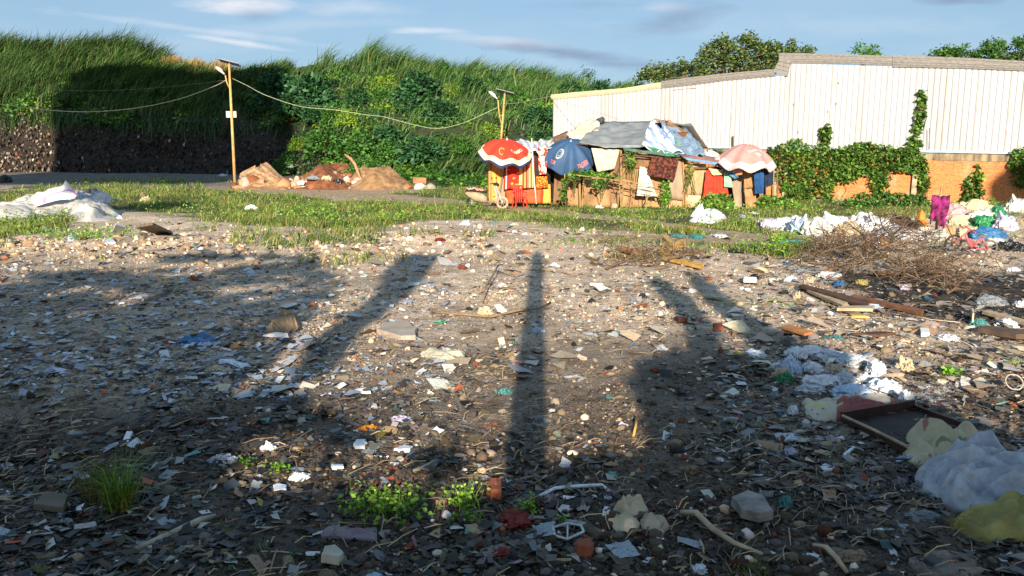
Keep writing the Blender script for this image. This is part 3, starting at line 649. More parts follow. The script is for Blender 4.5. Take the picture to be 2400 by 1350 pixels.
    B = [(648, 185, 58, 'dark2', 'dark shaded bush bulging at the crest right of the first street lamp'), (735, 200, 62, 'dark', 'large blue-green bush lit by the sun beside the shaded part of the hill'), (690, 235, 40, 'dark', 'blue-green bush below the large bush at the edge of the hill shadow'),
         (838, 222, 30, 'dark', 'small blue-green bush in the middle of the hill slope'), (985, 195, 50, 'dark', 'tall bushy blue-green shrub high on the hill'), (1040, 250, 42, 'dark', 'dark bush below the tall shrub on the hill'),
         (965, 235, 30, 'dark2', 'rounded dark bush left of the tall shrub'), (1110, 195, 34, 'dark', 'dark bush up the slope left of the second street lamp'), (1165, 190, 20, 'dark', 'small dark bush just above the second street lamp'),
         (1240, 175, 26, 'mid', 'mid green bush near the crest above the second street lamp'), (1210, 215, 24, 'mid', 'mid green bush right of the second lamp head'), (1262, 262, 40, 'dark2', 'dark bush against the left edge of the warehouse'),
         (775, 310, 50, 'mid', 'leafy green bush low on the hill above the rubble heap'), (845, 330, 58, 'mid', 'widest green bush at the foot of the hill above the soil heap'), (915, 350, 44, 'mid', 'green bush at the foot of the hill right of the widest bush'),
         (985, 335, 46, 'dark2', 'dark bush at the hill foot beside the leaning reeds'), (905, 300, 36, 'dark2', 'dark bush halfway up under the cable'), (1080, 330, 30, 'mid', 'green bush among the leaning reeds'), (675, 375, 34, 'mid', 'light green bush at the foot of the dark cut face'),
         (790, 255, 34, 'mid', 'mid green bush crossed by the cable'), (740, 260, 30, 'dark', 'dark bush just right of the hill shadow edge'), (850, 380, 34, 'mid', 'low green bush behind the soil heap'), (930, 400, 28, 'mid', 'low green bush at the right end of the soil heap'),
         (640, 225, 40, 'dark2', 'bush in deep shade beneath the crest'), (970, 140, 22, 'dark', 'broad-leaved shrub poking above the crest'), (1040, 150, 26, 'mid', 'rounded shrub on the crest right of the highest reeds'), (890, 215, 26, 'mid', 'small green bush between the reeds and the dark shrubs'),
         (365, 150, 26, 'yel', 'yellow-green bush below the tall grass on the crest'), (275, 140, 16, 'mid', 'pale shrub in the tall grass at the left crest'), (820, 270, 30, 'yel', 'bright yellow-green bush in the middle of the slope'), (900, 190, 30, 'yel', 'yellow-green bush high on the slope'),
         (1060, 205, 26, 'yel', 'yellow-green bush beside the dark shrubs'), (1150, 300, 36, 'yel', 'bright green creeper-covered bush left of the second lamp post'), (600, 165, 24, 'mid', 'green bush on the crest right behind the first lamp'), (470, 150, 14, 'yel', 'small yellowish bush in the dip of the crest'),
         (1330, 200, 30, 'dark2', 'bush on the crest behind the low end of the warehouse roof'), (1400, 205, 34, 'dark', 'dark bush above the warehouse roof at the end of the hill'), (1450, 205, 24, 'mid', 'last green bush of the hill before the trees'), (700, 330, 26, 'yel', 'light green bush at the corner of the cut face')]
    for px, py, r, key, lab in B:
        (p,), (k,) = hill_at([px], [py+r*.75]); Y = p[1]; sc_ = r/F*Y
        root = empty('bush', tuple(p), lab, 'bush', 'bushes on the hillside'); root.location.y -= sc_*.45; root.scale = (sc_*1.08, sc_*.8, sc_*1.0); root.rotation_euler = (0, 0, px*1.7)
        o = bpy.data.objects.new('foliage', protos[key][0]); col.objects.link(o); o.parent = root
        o = bpy.data.objects.new('stems', protos[key][1]); col.objects.link(o); o.parent = root
    # thin sapling on the skyline right
    for (px, py, hh, lab) in ((1378, 190, 30, 'lone sapling sticking up on the skyline above the warehouse roof'),):
        b = P(px, py+10, 78); root = empty('sapling', tuple(b), lab, 'sapling'); mb = MB(); mb.tube([b, b+Vector((.05, 0, .9))], [.04, .02], 5); mb.build('trunk', pm('bark', S('6b5a48')), root)
        q = rng.normal(size=(160, 3))*np.array([.38, .3, .3])+np.array(b)+np.array([.05, 0, 1.05]); V, Fc, C = leaves(q, rng.uniform(.15, .3, 160), palette(rng, 160, [S('3c5f2c')], [1]), rng); npmesh('crown', V, Fc, C, leafm, root)
build_hill_plants()

# ------------------------------------------------------------------ grass on the level ground
def build_grass():
    rng = np.random.default_rng(33)
    n = 80000; px = rng.uniform(-300, 2700, n); py = 418+(625-418)*rng.random(n)**.9
    x, y, z = G(px, py); keep = (y < 60); x, y, z, px, py = x[keep], y[keep], z[keep], px[keep], py[keep]
    gr, pa, bu, ash, moist_shade, far = zone_masks(x, y, z)
    cl = n2(x, y, 1.4, 81)+.6*n2(x, y, .5, 82); edge = .10*np.exp(-((py-560)/45)**2)
    k = rng.random(len(x)) < np.clip((gr**1.3)*(.85+1.1*cl)+edge*(cl > .3), 0, 1)*(1-.9*pa)
    x, y, z, px, cl = x[k], y[k], z[k], px[k], cl[k]
    nb = 5; n = len(x)
    pos = np.repeat(np.stack([x, y, z-.02], -1), nb, 0)+rng.normal(0, .09, (n*nb, 3))*np.array([1, 1, 0])
    left = np.repeat((px < 1150), nb); cl = np.repeat(cl, nb)
    h = rng.uniform(.06, .24, n*nb)*(1+.9*np.clip(cl, -.6, 1))*np.where(left, 1.1, .75)
    lean = np.stack([rng.normal(.15, .6, n*nb), rng.normal(0, .6, n*nb), 0*h], -1)
    c = palette(rng, n*nb, [S('66803a'), S('8a944c'), S('4a6a2e'), S('a0945a'), S('b0a276')], [3, 2, 3, 1.5, .8])*np.clip(1+.35*np.repeat(n2(x, y, .8, 88), nb), .5, 1.4)[:, None]
    V, Fc, C = blades(pos, h, rng.uniform(.012, .03, n*nb), lean, c, rng)
    tag(npmesh('meadow_grass', V, Fc, C, grassm), 'short green and straw grass between the rubble and the hill', 'grass', kind='stuff')
    # broad-leaved weeds mixed in
    n = 26000; px = rng.uniform(-300, 2700, n); py = rng.uniform(420, 615, n); x, y, z = G(px, py); gr, pa, *_ = zone_masks(x, y, z)
    w = n2(x, y, .9, 85)+.4*n2(x, y, .3, 86); w += .7*np.exp(-((py-(535+.0*px))/18)**2)*(px < 1100)*(px > 0)*.6
    k = rng.random(n) < gr*np.clip(w*1.6-.1, 0, 1)*(1-pa)*(y < 60); pos = np.repeat(np.stack([x, y, z], -1)[k], 4, 0); n = len(pos); pos += rng.normal(0, .07, (n, 3)); pos[:, 2] = np.abs(pos[:, 2]-hgt(pos[:, 0], pos[:, 1]))*1.2+hgt(pos[:, 0], pos[:, 1])+rng.uniform(.02, .25, n)
    V, Fc, C = leaves(pos, rng.uniform(.05, .11, n), palette(rng, n, [S('6f9a34'), S('86ab3e'), S('4d7a2a')], [1, 1, 1]), rng, aspect=.6)
    tag(npmesh('weeds', V, Fc, C, leafm), 'small leafy weeds growing through the grass strip', 'weeds', kind='stuff')
build_grass()

# ------------------------------------------------------------------ warehouse and brick wall
WA = (2.36, 46.0); WB = (21.4, 33.0)
wdir = Vector((WB[0]-WA[0], WB[1]-WA[1], 0)).normalized(); wn = Vector((wdir.y, -wdir.x, 0))    # wn faces the camera side
if wn.y > 0: wn = -wn
def wallpt(px, py, off=0.0):
    """point on the wall plane seen at a pixel; off = metres in front of it"""
    dx, dy, dz = ray(px, py); d = Vector((float(dx), float(dy), float(dz))); o = Vector((0, 0, CAMZ)); a = Vector((WA[0], WA[1], 0))+wn*off
    t = (a-o).dot(wn)/d.dot(wn); return o+d*t
def wall_s(p): return (Vector((p.x, p.y, 0))-Vector((WA[0], WA[1], 0))).dot(wdir)
def wp(s, z, off=0.0): q = Vector((WA[0], WA[1], 0))+wdir*s+wn*off; return Vector((q.x, q.y, z))
TOPL = [(1295, 231), (1480, 214), (1620, 197), (1820, 178), (1845, 178.5), (1853, 149), (2095, 156), (2400, 166), (2760, 178)]
TOPS = [(wall_s(wallpt(a, b)), wallpt(a, b).z) for a, b in TOPL]
BOTL = [(1295, 334), (1640, 342), (1900, 347), (2400, 356), (2760, 362)]
BOTS = [(wall_s(wallpt(a, b)), wallpt(a, b).z) for a, b in BOTL]
SMAX = TOPS[-1][0]
def top_z(s): return float(np.interp(s, [a for a, b in TOPS], [b for a, b in TOPS]))
def bot_z(s): return float(np.interp(s, [a for a, b in BOTS], [b for a, b in BOTS]))
def build_warehouse():
    root = empty('warehouse', tuple(wp(SMAX/2, 0)), 'long white corrugated metal warehouse behind the brick wall', 'warehouse')
    white = pm('white_cladding', (.335, .347, .372), (.25, .245, .245), scale=1.6, rough=.5, bump=0, spec=.3, stretch=(1, 1, .10), lo=.28, hi=.5, detail=9)
    rng = random.Random(4)
    rib = .235; s = 0.0; prof = []
    while s < SMAX:
        prof += [(s, 0), (s+rib*.70, 0.0), (s+rib*.77, -.03), (s+rib*.91, -.03), (s+rib*.985, 0)]; s += rib
    V = []
    for a, o in prof: V.append(wp(a, bot_z(a)-.02, o+.03)); V.append(wp(a, top_z(a), o+.03))
    Fq = [(2*i, 2*i+2, 2*i+3, 2*i+1) for i in range(len(prof)-1)]
    npmesh('cladding', V, Fq, None, white, root)
    # overlaps between sheets, every few ribs
    mb = MB()
    k = 0
    for j in range(4, int(SMAX/rib), 5):
        a = j*rib+.01; mb.add([wp(a, bot_z(a)-.015, .034), wp(a+.035, bot_z(a)-.015, .034), wp(a+.035, top_z(a+.03), .034), wp(a, top_z(a), .034)], [(0, 1, 2, 3)])
    mb.build('sheet_lap', pm('lap_shadow', S('b9b0a0'), scale=3, rough=.6), root)
    # shell behind
    mb = MB(); st = [0, TOPS[3][0], TOPS[5][0], SMAX]
    Vb = [wp(a, z, 0) for a, z in TOPS]+[wp(a, z+1.0, -18) for a, z in TOPS]; nn = len(TOPS)
    mb.add(Vb, [(i, i+1, i+1+nn, i+nn) for i in range(nn-1)])
    mb.build('roof', pm('metal_roof', S('a5a29a'), rough=.5), root)
    mb = MB(); mb.add([wp(0, 0, 0), wp(0, 0, -18), wp(0, top_z(0), -18), wp(0, top_z(0), 0)], [(0, 1, 2, 3)]); mb.add([wp(SMAX, 0, 0), wp(SMAX, 0, -18), wp(SMAX, top_z(SMAX)+1, -18), wp(SMAX, top_z(SMAX), 0)], [(0, 1, 2, 3)])
    mb.add([wp(0, 0, -18), wp(SMAX, 0, -18), wp(SMAX, top_z(SMAX)+1, -18), wp(0, top_z(0)+1, -18)], [(0, 1, 2, 3)]); mb.build('side_wall', white, root)
    cream = pm('cream_flashing', S('bdb496'), S('aba387'), scale=3, rough=.5, bump=.05); grey = pm('grey_flashing', S('8a8682'), S('65625f'), scale=7, rough=.55, bump=.1, stretch=(1, 1, 6))
    def strip(name, pts, mat, w=.12, o=.06):
        # pts list of (px, top py, bottom py)
        mb = MB(); A = []
        for q in pts:
            if len(q) == 3: a, t, b = q; tp, bp = wallpt(a, t, o), wallpt(a, b, o)
            A.append((tp, bp))
        for (t1, b1), (t2, b2) in zip(A[:-1], A[1:]):
            k = 5
            for j in range(k):      # stepped folds of the metal
                f0, f1 = j/k, (j+1)/k; bulge = [0, .03, .05, .03, .045][j]
                p = [b1.lerp(t1, f0), b2.lerp(t2, f0), b2.lerp(t2, f1), b1.lerp(t1, f1)]
                e = wn*bulge; mb.add([p[0]+e, p[1]+e, p[2]+e*.6+wn*.012, p[3]+e*.6+wn*.012], [(0, 1, 2, 3)])
            back = -wn*w*1.5
            mb.add([t1, t2, t2+back, t1+back], [(0, 1, 2, 3)]); mb.add([b1, b2, b2+back*.6, b1+back*.6], [(3, 2, 1, 0)])
        return mb.build(name, mat, root)
    strip('roof_flashing', [(1292, 222, 233), (1350, 216, 228), (1460, 207, 218), (1549, 193, 206)], cream)
    strip('roof_flashing', [(1549, 191, 207), (1620, 181, 200), (1700, 172, 189), (1816, 162, 179)], grey)
    strip('roof_flashing', [(1826, 125, 146), (1835, 124, 148), (1960, 127, 149), (2095, 131, 153)], grey)
    strip('roof_flashing', [(2092, 129, 157), (2250, 135, 160), (2400, 143, 166), (2500, 147, 170), (2760, 156, 180)], grey, o=.085)
    mb = MB(); a = [wallpt(1829, 135, .1), wallpt(1854, 140, .1), wallpt(1845, 179, .1), wallpt(1812, 168, .1)]
    for j in range(4):
        f0, f1 = j/4, (j+.96)/4; L0, R0, L1, R1 = a[0].lerp(a[3], f0), a[1].lerp(a[2], f0), a[0].lerp(a[3], f1), a[1].lerp(a[2], f1); mb.add([L0, R0, R1+wn*.03, L1+wn*.03, L0-wn*.2, R0-wn*.2, R1-wn*.2, L1-wn*.2], [(3, 2, 1, 0), (1, 2, 6, 5), (0, 4, 7, 3), (2, 3, 7, 6)])
    mb.build('corner_flashing', grey, root)
    # blue-grey drip strip under the cladding, torn slit in the sheets, fixing rods
    mb = MB(); pts = np.linspace(0, SMAX, 30)
    for s0, s1 in zip(pts[:-1], pts[1:]): mb.add([wp(s0, bot_z(s0)-.10, .075), wp(s1, bot_z(s1)-.10, .075), wp(s1, bot_z(s1)-.01, .05), wp(s0, bot_z(s0)-.01, .05)], [(0, 1, 2, 3)])
    mb.build('drip_strip', pm('pale_blue_strip', S('aac4cf'), scale=3, rough=.5), root)
    mb = MB(); p0, p1 = wallpt(1578, 212, .04), wallpt(1630, 208, .04); mb.add([p0, p0.lerp(p1, .6)+Vector((0, 0, .03)), p1, p1+Vector((0, 0, .05)), p0+Vector((0, 0, .03))], [(0, 1, 2, 3, 4)]); mb.build('torn_slit', pm('rust_edge', S('8a6a50')), root)
    mb = MB()
    for a, b in ((1965, 195), (1960, 243), (1940, 262), (1870, 310), (1860, 245)):
        p = wallpt(a, b, .045); mb.box(p, (.05, .01, .08))
    mb.build('rust_spot', pm('rust_edge', S('8a6a50')), root)
def brick_material():
    m, nt, b = newmat('orange_brick'); N = nt.nodes; L = nt.links
    uv = N.new('ShaderNodeUVMap'); br = N.new('ShaderNodeTexBrick'); L.new(uv.outputs[0], br.inputs[0]); br.inputs['Scale'].default_value = 1
    br.inputs['Brick Width'].default_value = .21; br.inputs['Row Height'].default_value = .072; br.inputs['Mortar Size'].default_value = .008; br.inputs['Mortar Smooth'].default_value = .3; br.inputs['Bias'].default_value = -.2
    br.inputs['Color1'].default_value = (.66, .215, .06, 1); br.inputs['Color2'].default_value = (.52, .15, .045, 1); br.inputs['Mortar'].default_value = (.50, .27, .13, 1)
    n = N.new('ShaderNodeTexNoise'); n.inputs['Scale'].default_value = 1.7; n.inputs['Detail'].default_value = 8; L.new(uv.outputs[0], n.inputs[0])
    n3 = N.new('ShaderNodeTexNoise'); n3.inputs['Scale'].default_value = 12; n3.inputs['Detail'].default_value = 6; L.new(uv.outputs[0], n3.inputs[0])
    r = N.new('ShaderNodeMapRange'); r.inputs[1].default_value = .52; r.inputs[2].default_value = .72; r.inputs[3].default_value = 0; r.inputs[4].default_value = .7; L.new(n.outputs[0], r.inputs[0])
    x = N.new('ShaderNodeMix'); x.data_type = 'RGBA'; L.new(r.outputs[0], x.inputs[0]); L.new(br.outputs[0], x.inputs[6]); x.inputs[7].default_value = (.55, .36, .22, 1)
    r3 = N.new('ShaderNodeMapRange'); r3.inputs[1].default_value = .35; r3.inputs[2].default_value = .65; r3.inputs[3].default_value = .72; r3.inputs[4].default_value = 1.15; L.new(n3.outputs[0], r3.inputs[0])
    s = N.new('ShaderNodeVectorMath'); s.operation = 'SCALE'; L.new(x.outputs[2], s.inputs[0]); L.new(r3.outputs[0], s.inputs['Scale'])
    # black drip stains and damp from the coping: world-fixed dirt
    sp = N.new('ShaderNodeSeparateXYZ'); L.new(uv.outputs[0], sp.inputs[0]); mp = N.new('ShaderNodeMapping'); mp.inputs['Scale'].default_value = (2.2, .35, 1); L.new(uv.outputs[0], mp.inputs[0])
    n4 = N.new('ShaderNodeTexNoise'); n4.inputs['Scale'].default_value = 2.5; n4.inputs['Detail'].default_value = 5; L.new(mp.outputs[0], n4.inputs[0])
    top = N.new('ShaderNodeMapRange'); top.inputs[1].default_value = 1.35; top.inputs[2].default_value = 2.4; top.inputs[3].default_value = 0; top.inputs[4].default_value = 1; L.new(sp.outputs[1], top.inputs[0])
    st = N.new('ShaderNodeMapRange'); st.inputs[1].default_value = .5; st.inputs[2].default_value = .68; L.new(n4.outputs[0], st.inputs[0]); mm = N.new('ShaderNodeMath'); mm.operation = 'MULTIPLY'; L.new(st.outputs[0], mm.inputs[0]); L.new(top.outputs[0], mm.inputs[1])
    x2 = N.new('ShaderNodeMix'); x2.data_type = 'RGBA'; L.new(mm.outputs[0], x2.inputs[0]); L.new(s.outputs[0], x2.inputs[6]); x2.inputs[7].default_value = (.07, .055, .045, 1)
    L.new(x2.outputs[2], b.inputs['Base Color']); b.inputs['Roughness'].default_value = .9
    bp = N.new('ShaderNodeBump'); bp.inputs['Distance'].default_value = .01; bp.inputs['Strength'].default_value = .6; L.new(br.outputs['Fac'], bp.inputs['Height']); bp.invert = True; L.new(bp.outputs[0], b.inputs['Normal'])
    return m
def build_brick_wall():
    root = empty('brick_wall', tuple(wp(12, 0, .15)), 'weathered orange brick wall below the white warehouse', 'brick wall')
    s0, s1 = wall_s(wallpt(1560, 400)), SMAX; V = []; uvs = []; n = 60
    ss = np.linspace(s0, s1, n)
    for s in ss:
        for z, o in ((-.3, .12), (bot_z(s)-.42, .12)): V.append(wp(s, z, o)); uvs.append((s, z))
    o = npmesh('bricks', V, [(2*i, 2*i+2, 2*i+3, 2*i+1) for i in range(n-1)], None, brick_material(), root)
    ul = o.data.uv_layers.new(name='UVMap'); li = np.zeros(len(o.data.loops), np.int32); o.data.loops.foreach_get('vertex_index', li); ul.data.foreach_set('uv', np.array(uvs)[li].ravel().astype(np.float32))
    md = o.modifiers.new('t', 'SOLIDIFY'); md.thickness = .1; md.offset = -1 if False else 1
    o.modifiers.remove(md)
    mb = MB()
    for a, b in zip(ss[:-1], ss[1:]): mb.add([wp(a, bot_z(a)-.42, .15), wp(b, bot_z(b)-.42, .15), wp(b, bot_z(b)-.13, .15), wp(a, bot_z(a)-.13, .15), wp(a, bot_z(a)-.13, 0), wp(b, bot_z(b)-.13, 0), wp(a, bot_z(a)-.42, .12), wp(b, bot_z(b)-.42, .12)], [(0, 1, 2, 3), (3, 2, 5, 4), (6, 7, 1, 0)])
    mb.build('coping_beam', pm('mossy_concrete', S('a08f72'), S('4f4638'), scale=3.5, stretch=(1, 1, .3), rough=.9), root)
    mb = MB(); 
    for a, b in zip(ss[:-1], ss[1:]): mb.add([wp(a, -.3, .15), wp(b, -.3, .15), wp(b, .12, .15), wp(a, .12, .15), wp(a, .12, .1), wp(b, .12, .1)], [(0, 1, 2, 3), (3, 2, 5, 4)])
    mb.build('footing', pm('old_concrete', S('9a948a'), scale=6), root)
    for a, b, c in ((1818, 400, 500), (2150, 352, 470), (1842, 398, 500)):
        p = wallpt(a, b, .18); s = wall_s(p); q = MB(); ang = math.atan2(wdir.y, wdir.x)
        q.box(wp(s, (p.z-.2)/2, .2), (.20, .14, p.z+.2), Matrix.Rotation(ang, 3, 'Z')); q.build('pillar', pm('pillar_concrete', S('b0a58c'), S('8b806a'), scale=5, rough=.9), root, bevel=.01)
    for a, t, b in ((1718, 318, 354), (1707, 346, 362), (2178, 300, 350)):
        mb = MB(); mb.tube([wallpt(a, b, .2), wallpt(a, t, .2)], .035 if a == 1718 else .015, 6); mb.build('iron_rod', pm('rusty_iron', S('5b5148')), root)
build_warehouse(); build_brick_wall()

# ------------------------------------------------------------------ climbing plants, weeds at the wall, trees behind
def leaf_patch(name, polys, n, size, cols, label, cat, parent=None, off=(.2, .45), mode='wall', Y=None, seed=0, group=None, aspect=.85, stem=True, droop=-.2, dens=.75):
    rng = np.random.default_rng(seed+200); pts = []
    for poly, fr in polys:
        xs = [p[0] for p in poly]; ys = [p[1] for p in poly]; m = int(n*fr*3)
        a = rng.uniform(min(xs), max(xs), m); b = rng.uniform(min(ys), max(ys), m)
        jx = 6*n2(a, b, 14, seed); jy = 5*n2(a, b, 11, seed+1)
        k = pip(a+jx, b+jy, poly) & (n2(a, b, 16, seed+2)+.6*n2(a, b, 6, seed+3) > -dens); a, b = a[k][:int(n*fr)], b[k][:int(n*fr)]
        bul = .5+.5*n2(a, b, 18, seed+4)
        if mode == 'wall':
            o_ = off[0]+(off[1]-off[0])*(bul*.7+.3*rng.random(len(a)))
            pts.append(np.array([wallpt(x, y, o)[:] for x, y, o in zip(a, b, o_)]).reshape(-1, 3))
        else:
            pts.append(P(a, b, Y-off[0]-(off[1]-off[0])*(bul*.7+.3*rng.random(len(a)))))
    pos = np.concatenate(pts); n = len(pos)
    cc_ = palette(rng, n, cols, [1]*len(cols))*np.clip(1+.5*vn(pos*1.6, seed+6), .5, 1.5)[:, None]; cc_ = np.where((rng.random(n) < .045)[:, None], np.array(S('8a7a3c')), cc_)
    V, Fc, C = leaves(pos, rng.uniform(.45, 1.5, n)*size, cc_, rng, aspect=aspect, dirbias=(0, -.1, droop))
    if parent is None:
        root = empty(name, tuple(pos[np.argmin(pos[:, 2])]), label, cat, group)
    else: root = parent
    npmesh('foliage', V, Fc, C, leafm, root)
    if stem:
        mb = MB(); idx = rng.choice(n, min(14, n), replace=False)
        for i in idx:
            p = Vector(pos[i]); q = [p]
            for k in range(4): q.append(q[-1]+Vector((rng.uniform(-.1, .1), .02, -.18)))
            mb.tube(q, .012, 4, caps=False)
        mb.build('stems', pm('vine_stem', S('5d6b35')), root)
    return root
VG = [S('3f6a24'), S('4f7a2c'), S('668c36'), S('2c4f1c'), S('7f9c44')]
def build_wall_plants():
    leaf_patch('climbing_vine', [([(1795, 345), (1830, 338), (1870, 322), (1900, 338), (1955, 345), (1975, 380), (1965, 420), (1925, 440), (1905, 465), (1860, 470), (1835, 440), (1815, 410), (1800, 380)], .72), ([(1830, 430), (1905, 440), (1895, 478), (1850, 482)], .1), ([(1920, 425), (1960, 420), (1950, 470), (1925, 465)], .08)], 4200, .135, VG, 'bushy climbing vine covering the wall right behind the pink umbrella', 'vine', seed=1)
    leaf_patch('climbing_vine', [([(1922, 345), (1928, 300), (1940, 288), (1948, 298), (1945, 320), (1940, 345)], 1)], 230, .17, VG, 'short vine shoot climbing onto the white cladding left of the taller one', 'vine', seed=2, off=(.08, .2))
    leaf_patch('climbing_vine', [([(1960, 350), (2000, 338), (2035, 332), (2070, 345), (2120, 348), (2150, 345), (2172, 375), (2175, 400), (2150, 410), (2095, 395), (2085, 400), (2060, 430), (2035, 400), (2000, 425), (1965, 430), (1955, 400)], .9), ([(2035, 400), (2085, 400), (2075, 450), (2060, 458), (2045, 445)], .10)], 4000, .135, VG, 'thick climbing vine hanging over the brick wall left of the second pillar', 'vine', seed=3)
    leaf_patch('climbing_vine', [([(2130, 345), (2142, 300), (2150, 250), (2158, 208), (2172, 210), (2168, 260), (2160, 300), (2152, 345)], 1)], 330, .17, VG, 'tall single vine strand reaching highest up the white cladding', 'vine', seed=4, off=(.08, .2))
    leaf_patch('climbing_vine', [([(2155, 395), (2178, 398), (2182, 430), (2165, 458), (2158, 440)], 1)], 220, .15, VG, 'small vine tuft hanging beside the second concrete pillar', 'vine', seed=5)
    leaf_patch('climbing_vine', [([(2262, 425), (2285, 400), (2298, 380), (2305, 420), (2290, 480), (2255, 485), (2245, 470)], 1)], 620, .13, VG, 'narrow vine on the open brickwork near the dark shadow', 'vine', seed=6, off=(.15, .3))
    leaf_patch('climbing_vine', [([(2370, 355), (2400, 345), (2500, 350), (2500, 440), (2380, 440), (2365, 400)], 1)], 1700, .13, VG, 'vine at the far right end of the brick wall', 'vine', seed=7)
    for i, (poly, n, lab) in enumerate([
        ([(1975, 470), (2010, 455), (2060, 452), (2110, 455), (2165, 462), (2185, 480), (2180, 510), (1990, 512), (1975, 495)], 2200, 'long dark green bush at the foot of the brick wall'),
        ([(1770, 480), (1790, 462), (1830, 460), (1870, 478), (1880, 500), (1780, 512)], 1100, 'weedy bush at the wall foot right of the blue towels'),
        ([(1640, 470), (1665, 455), (1700, 458), (1720, 475), (1725, 505), (1640, 505), (1625, 490)], 1300, 'leafy bush in front of the red curtain'),
        ([(1880, 485), (1975, 490), (1980, 512), (1885, 512)], 600, 'low weeds along the foot of the brick wall'),
        ([(2190, 470), (2260, 480), (2330, 470), (2335, 495), (2195, 500)], 500, 'weeds behind the purple cloth')]):
        cy = max(p[1] for p in poly); Y = 30.6 if i == 2 else (31.5 if i == 1 else 33.0)
        if i == 0: cols = [S('2e5a26'), S('3f6f2c'), S('55843a')]
        else: cols = [S('6a8e3a'), S('7fa046'), S('4e7a2c')]
        leaf_patch('bush', [(poly, 1)], int(n*1.4), .12, cols, lab, 'bush', mode='free', Y=Y, off=(-.3, .6), seed=20+i, droop=.4, dens=1.2)
build_wall_plants()
def build_back_trees():
    def tree(polys, Y, n, size, cols, lab, seed, base):
        rng = np.random.default_rng(seed); pts = []
        root = empty('tree', tuple(P(base[0], base[1], Y)), lab, 'tree'); root.location.z = .9
        tips = []
        tb = MB(); b0 = Vector(root.location)
        for poly, fr in polys:
            xs = [p[0] for p in poly]; ys = [p[1] for p in poly]
            # boughs: feathery sprays bending to the right
            m = int(n*fr); got = 0; k = 0
            nb = max(3, int(m/55))
            a = rng.uniform(min(xs), max(xs), nb*4); b = rng.uniform(min(ys), max(ys), nb*4); kk = pip(a, b, poly); a, b = a[kk][:nb], b[kk][:nb]
            for x, y in zip(a, b):
                p0 = np.array(P(x, y, Y+rng.uniform(-1.8, 1.8))); L_ = rng.uniform(.5, 1.2); dirv = np.array([rng.uniform(.2, 1), rng.uniform(-.4, .4), rng.uniform(-.1, .7)]); dirv /= np.linalg.norm(dirv)
                q = rng.random(55)[:, None]*L_; pp = p0+dirv*q+rng.normal(0, .13, (55, 3)); pp[:, 2] -= .25*q[:, 0]**2; pts.append(pp); tips.append(p0)
        pos = np.concatenate(pts); m = len(pos)
        V, Fc, C = leaves(pos, rng.uniform(.7, 1.25, m)*size, palette(rng, m, cols, [1]*len(cols)), rng, aspect=.45, dirbias=(.5, 0, 0)); npmesh('crown', V, Fc, C, leafm, root)
        top = Vector(np.mean(tips, 0)); tb.tube([b0, b0.lerp(top, .5)+Vector((.2, 0, 0)), top], [.3, .2, .1], 8)
        for t in tips[::3]:
            t = Vector(t); s = b0.lerp(top, rng.uniform(.45, 1)); tb.tube([s, s.lerp(t, .5)+Vector((0, 0, -.1)), t], [.07, .045, .015], 5)
        tb.build('trunk', pm('bark', S('6b5a48')), root, smooth=True)
    cols = [S('4a6030'), S('607840'), S('34481f'), S('7a854c')]
    tree([([(1650, 110), (1690, 92), (1745, 92), (1770, 100), (1790, 112), (1830, 118), (1825, 165), (1700, 180), (1620, 185), (1610, 150)], .62), ([(1480, 190), (1510, 165), (1560, 158), (1620, 150), (1640, 190)], .22), ([(1790, 112), (1860, 112), (1910, 108), (1870, 125), (1820, 130)], .06), ([(1675, 88), (1700, 92), (1690, 110), (1670, 105)], .02), ([(1735, 88), (1760, 86), (1755, 105), (1730, 105)], .03)], 58, 11000, .26, cols, 'largest olive-green tree rising behind the low part of the warehouse roof', 41, (1700, 300))
    tree([([(2170, 130), (2200, 118), (2240, 122), (2230, 145), (2180, 140)], .15), ([(2225, 128), (2290, 112), (2340, 100), (2395, 90), (2500, 85), (2560, 100), (2560, 160), (2240, 150)], .85)], 60, 7000, .26, [S('43702e'), S('5d8836'), S('35591f')], 'green tree behind the right end of the warehouse roof', 42, (2380, 300))
    tree([([(1998, 122), (2020, 116), (2045, 122), (2045, 135), (2000, 135)], 1)], 58, 500, .24, [S('43702e'), S('5d8836')], 'small treetop just showing over the middle of the warehouse roof', 43, (2020, 300))
build_back_trees()

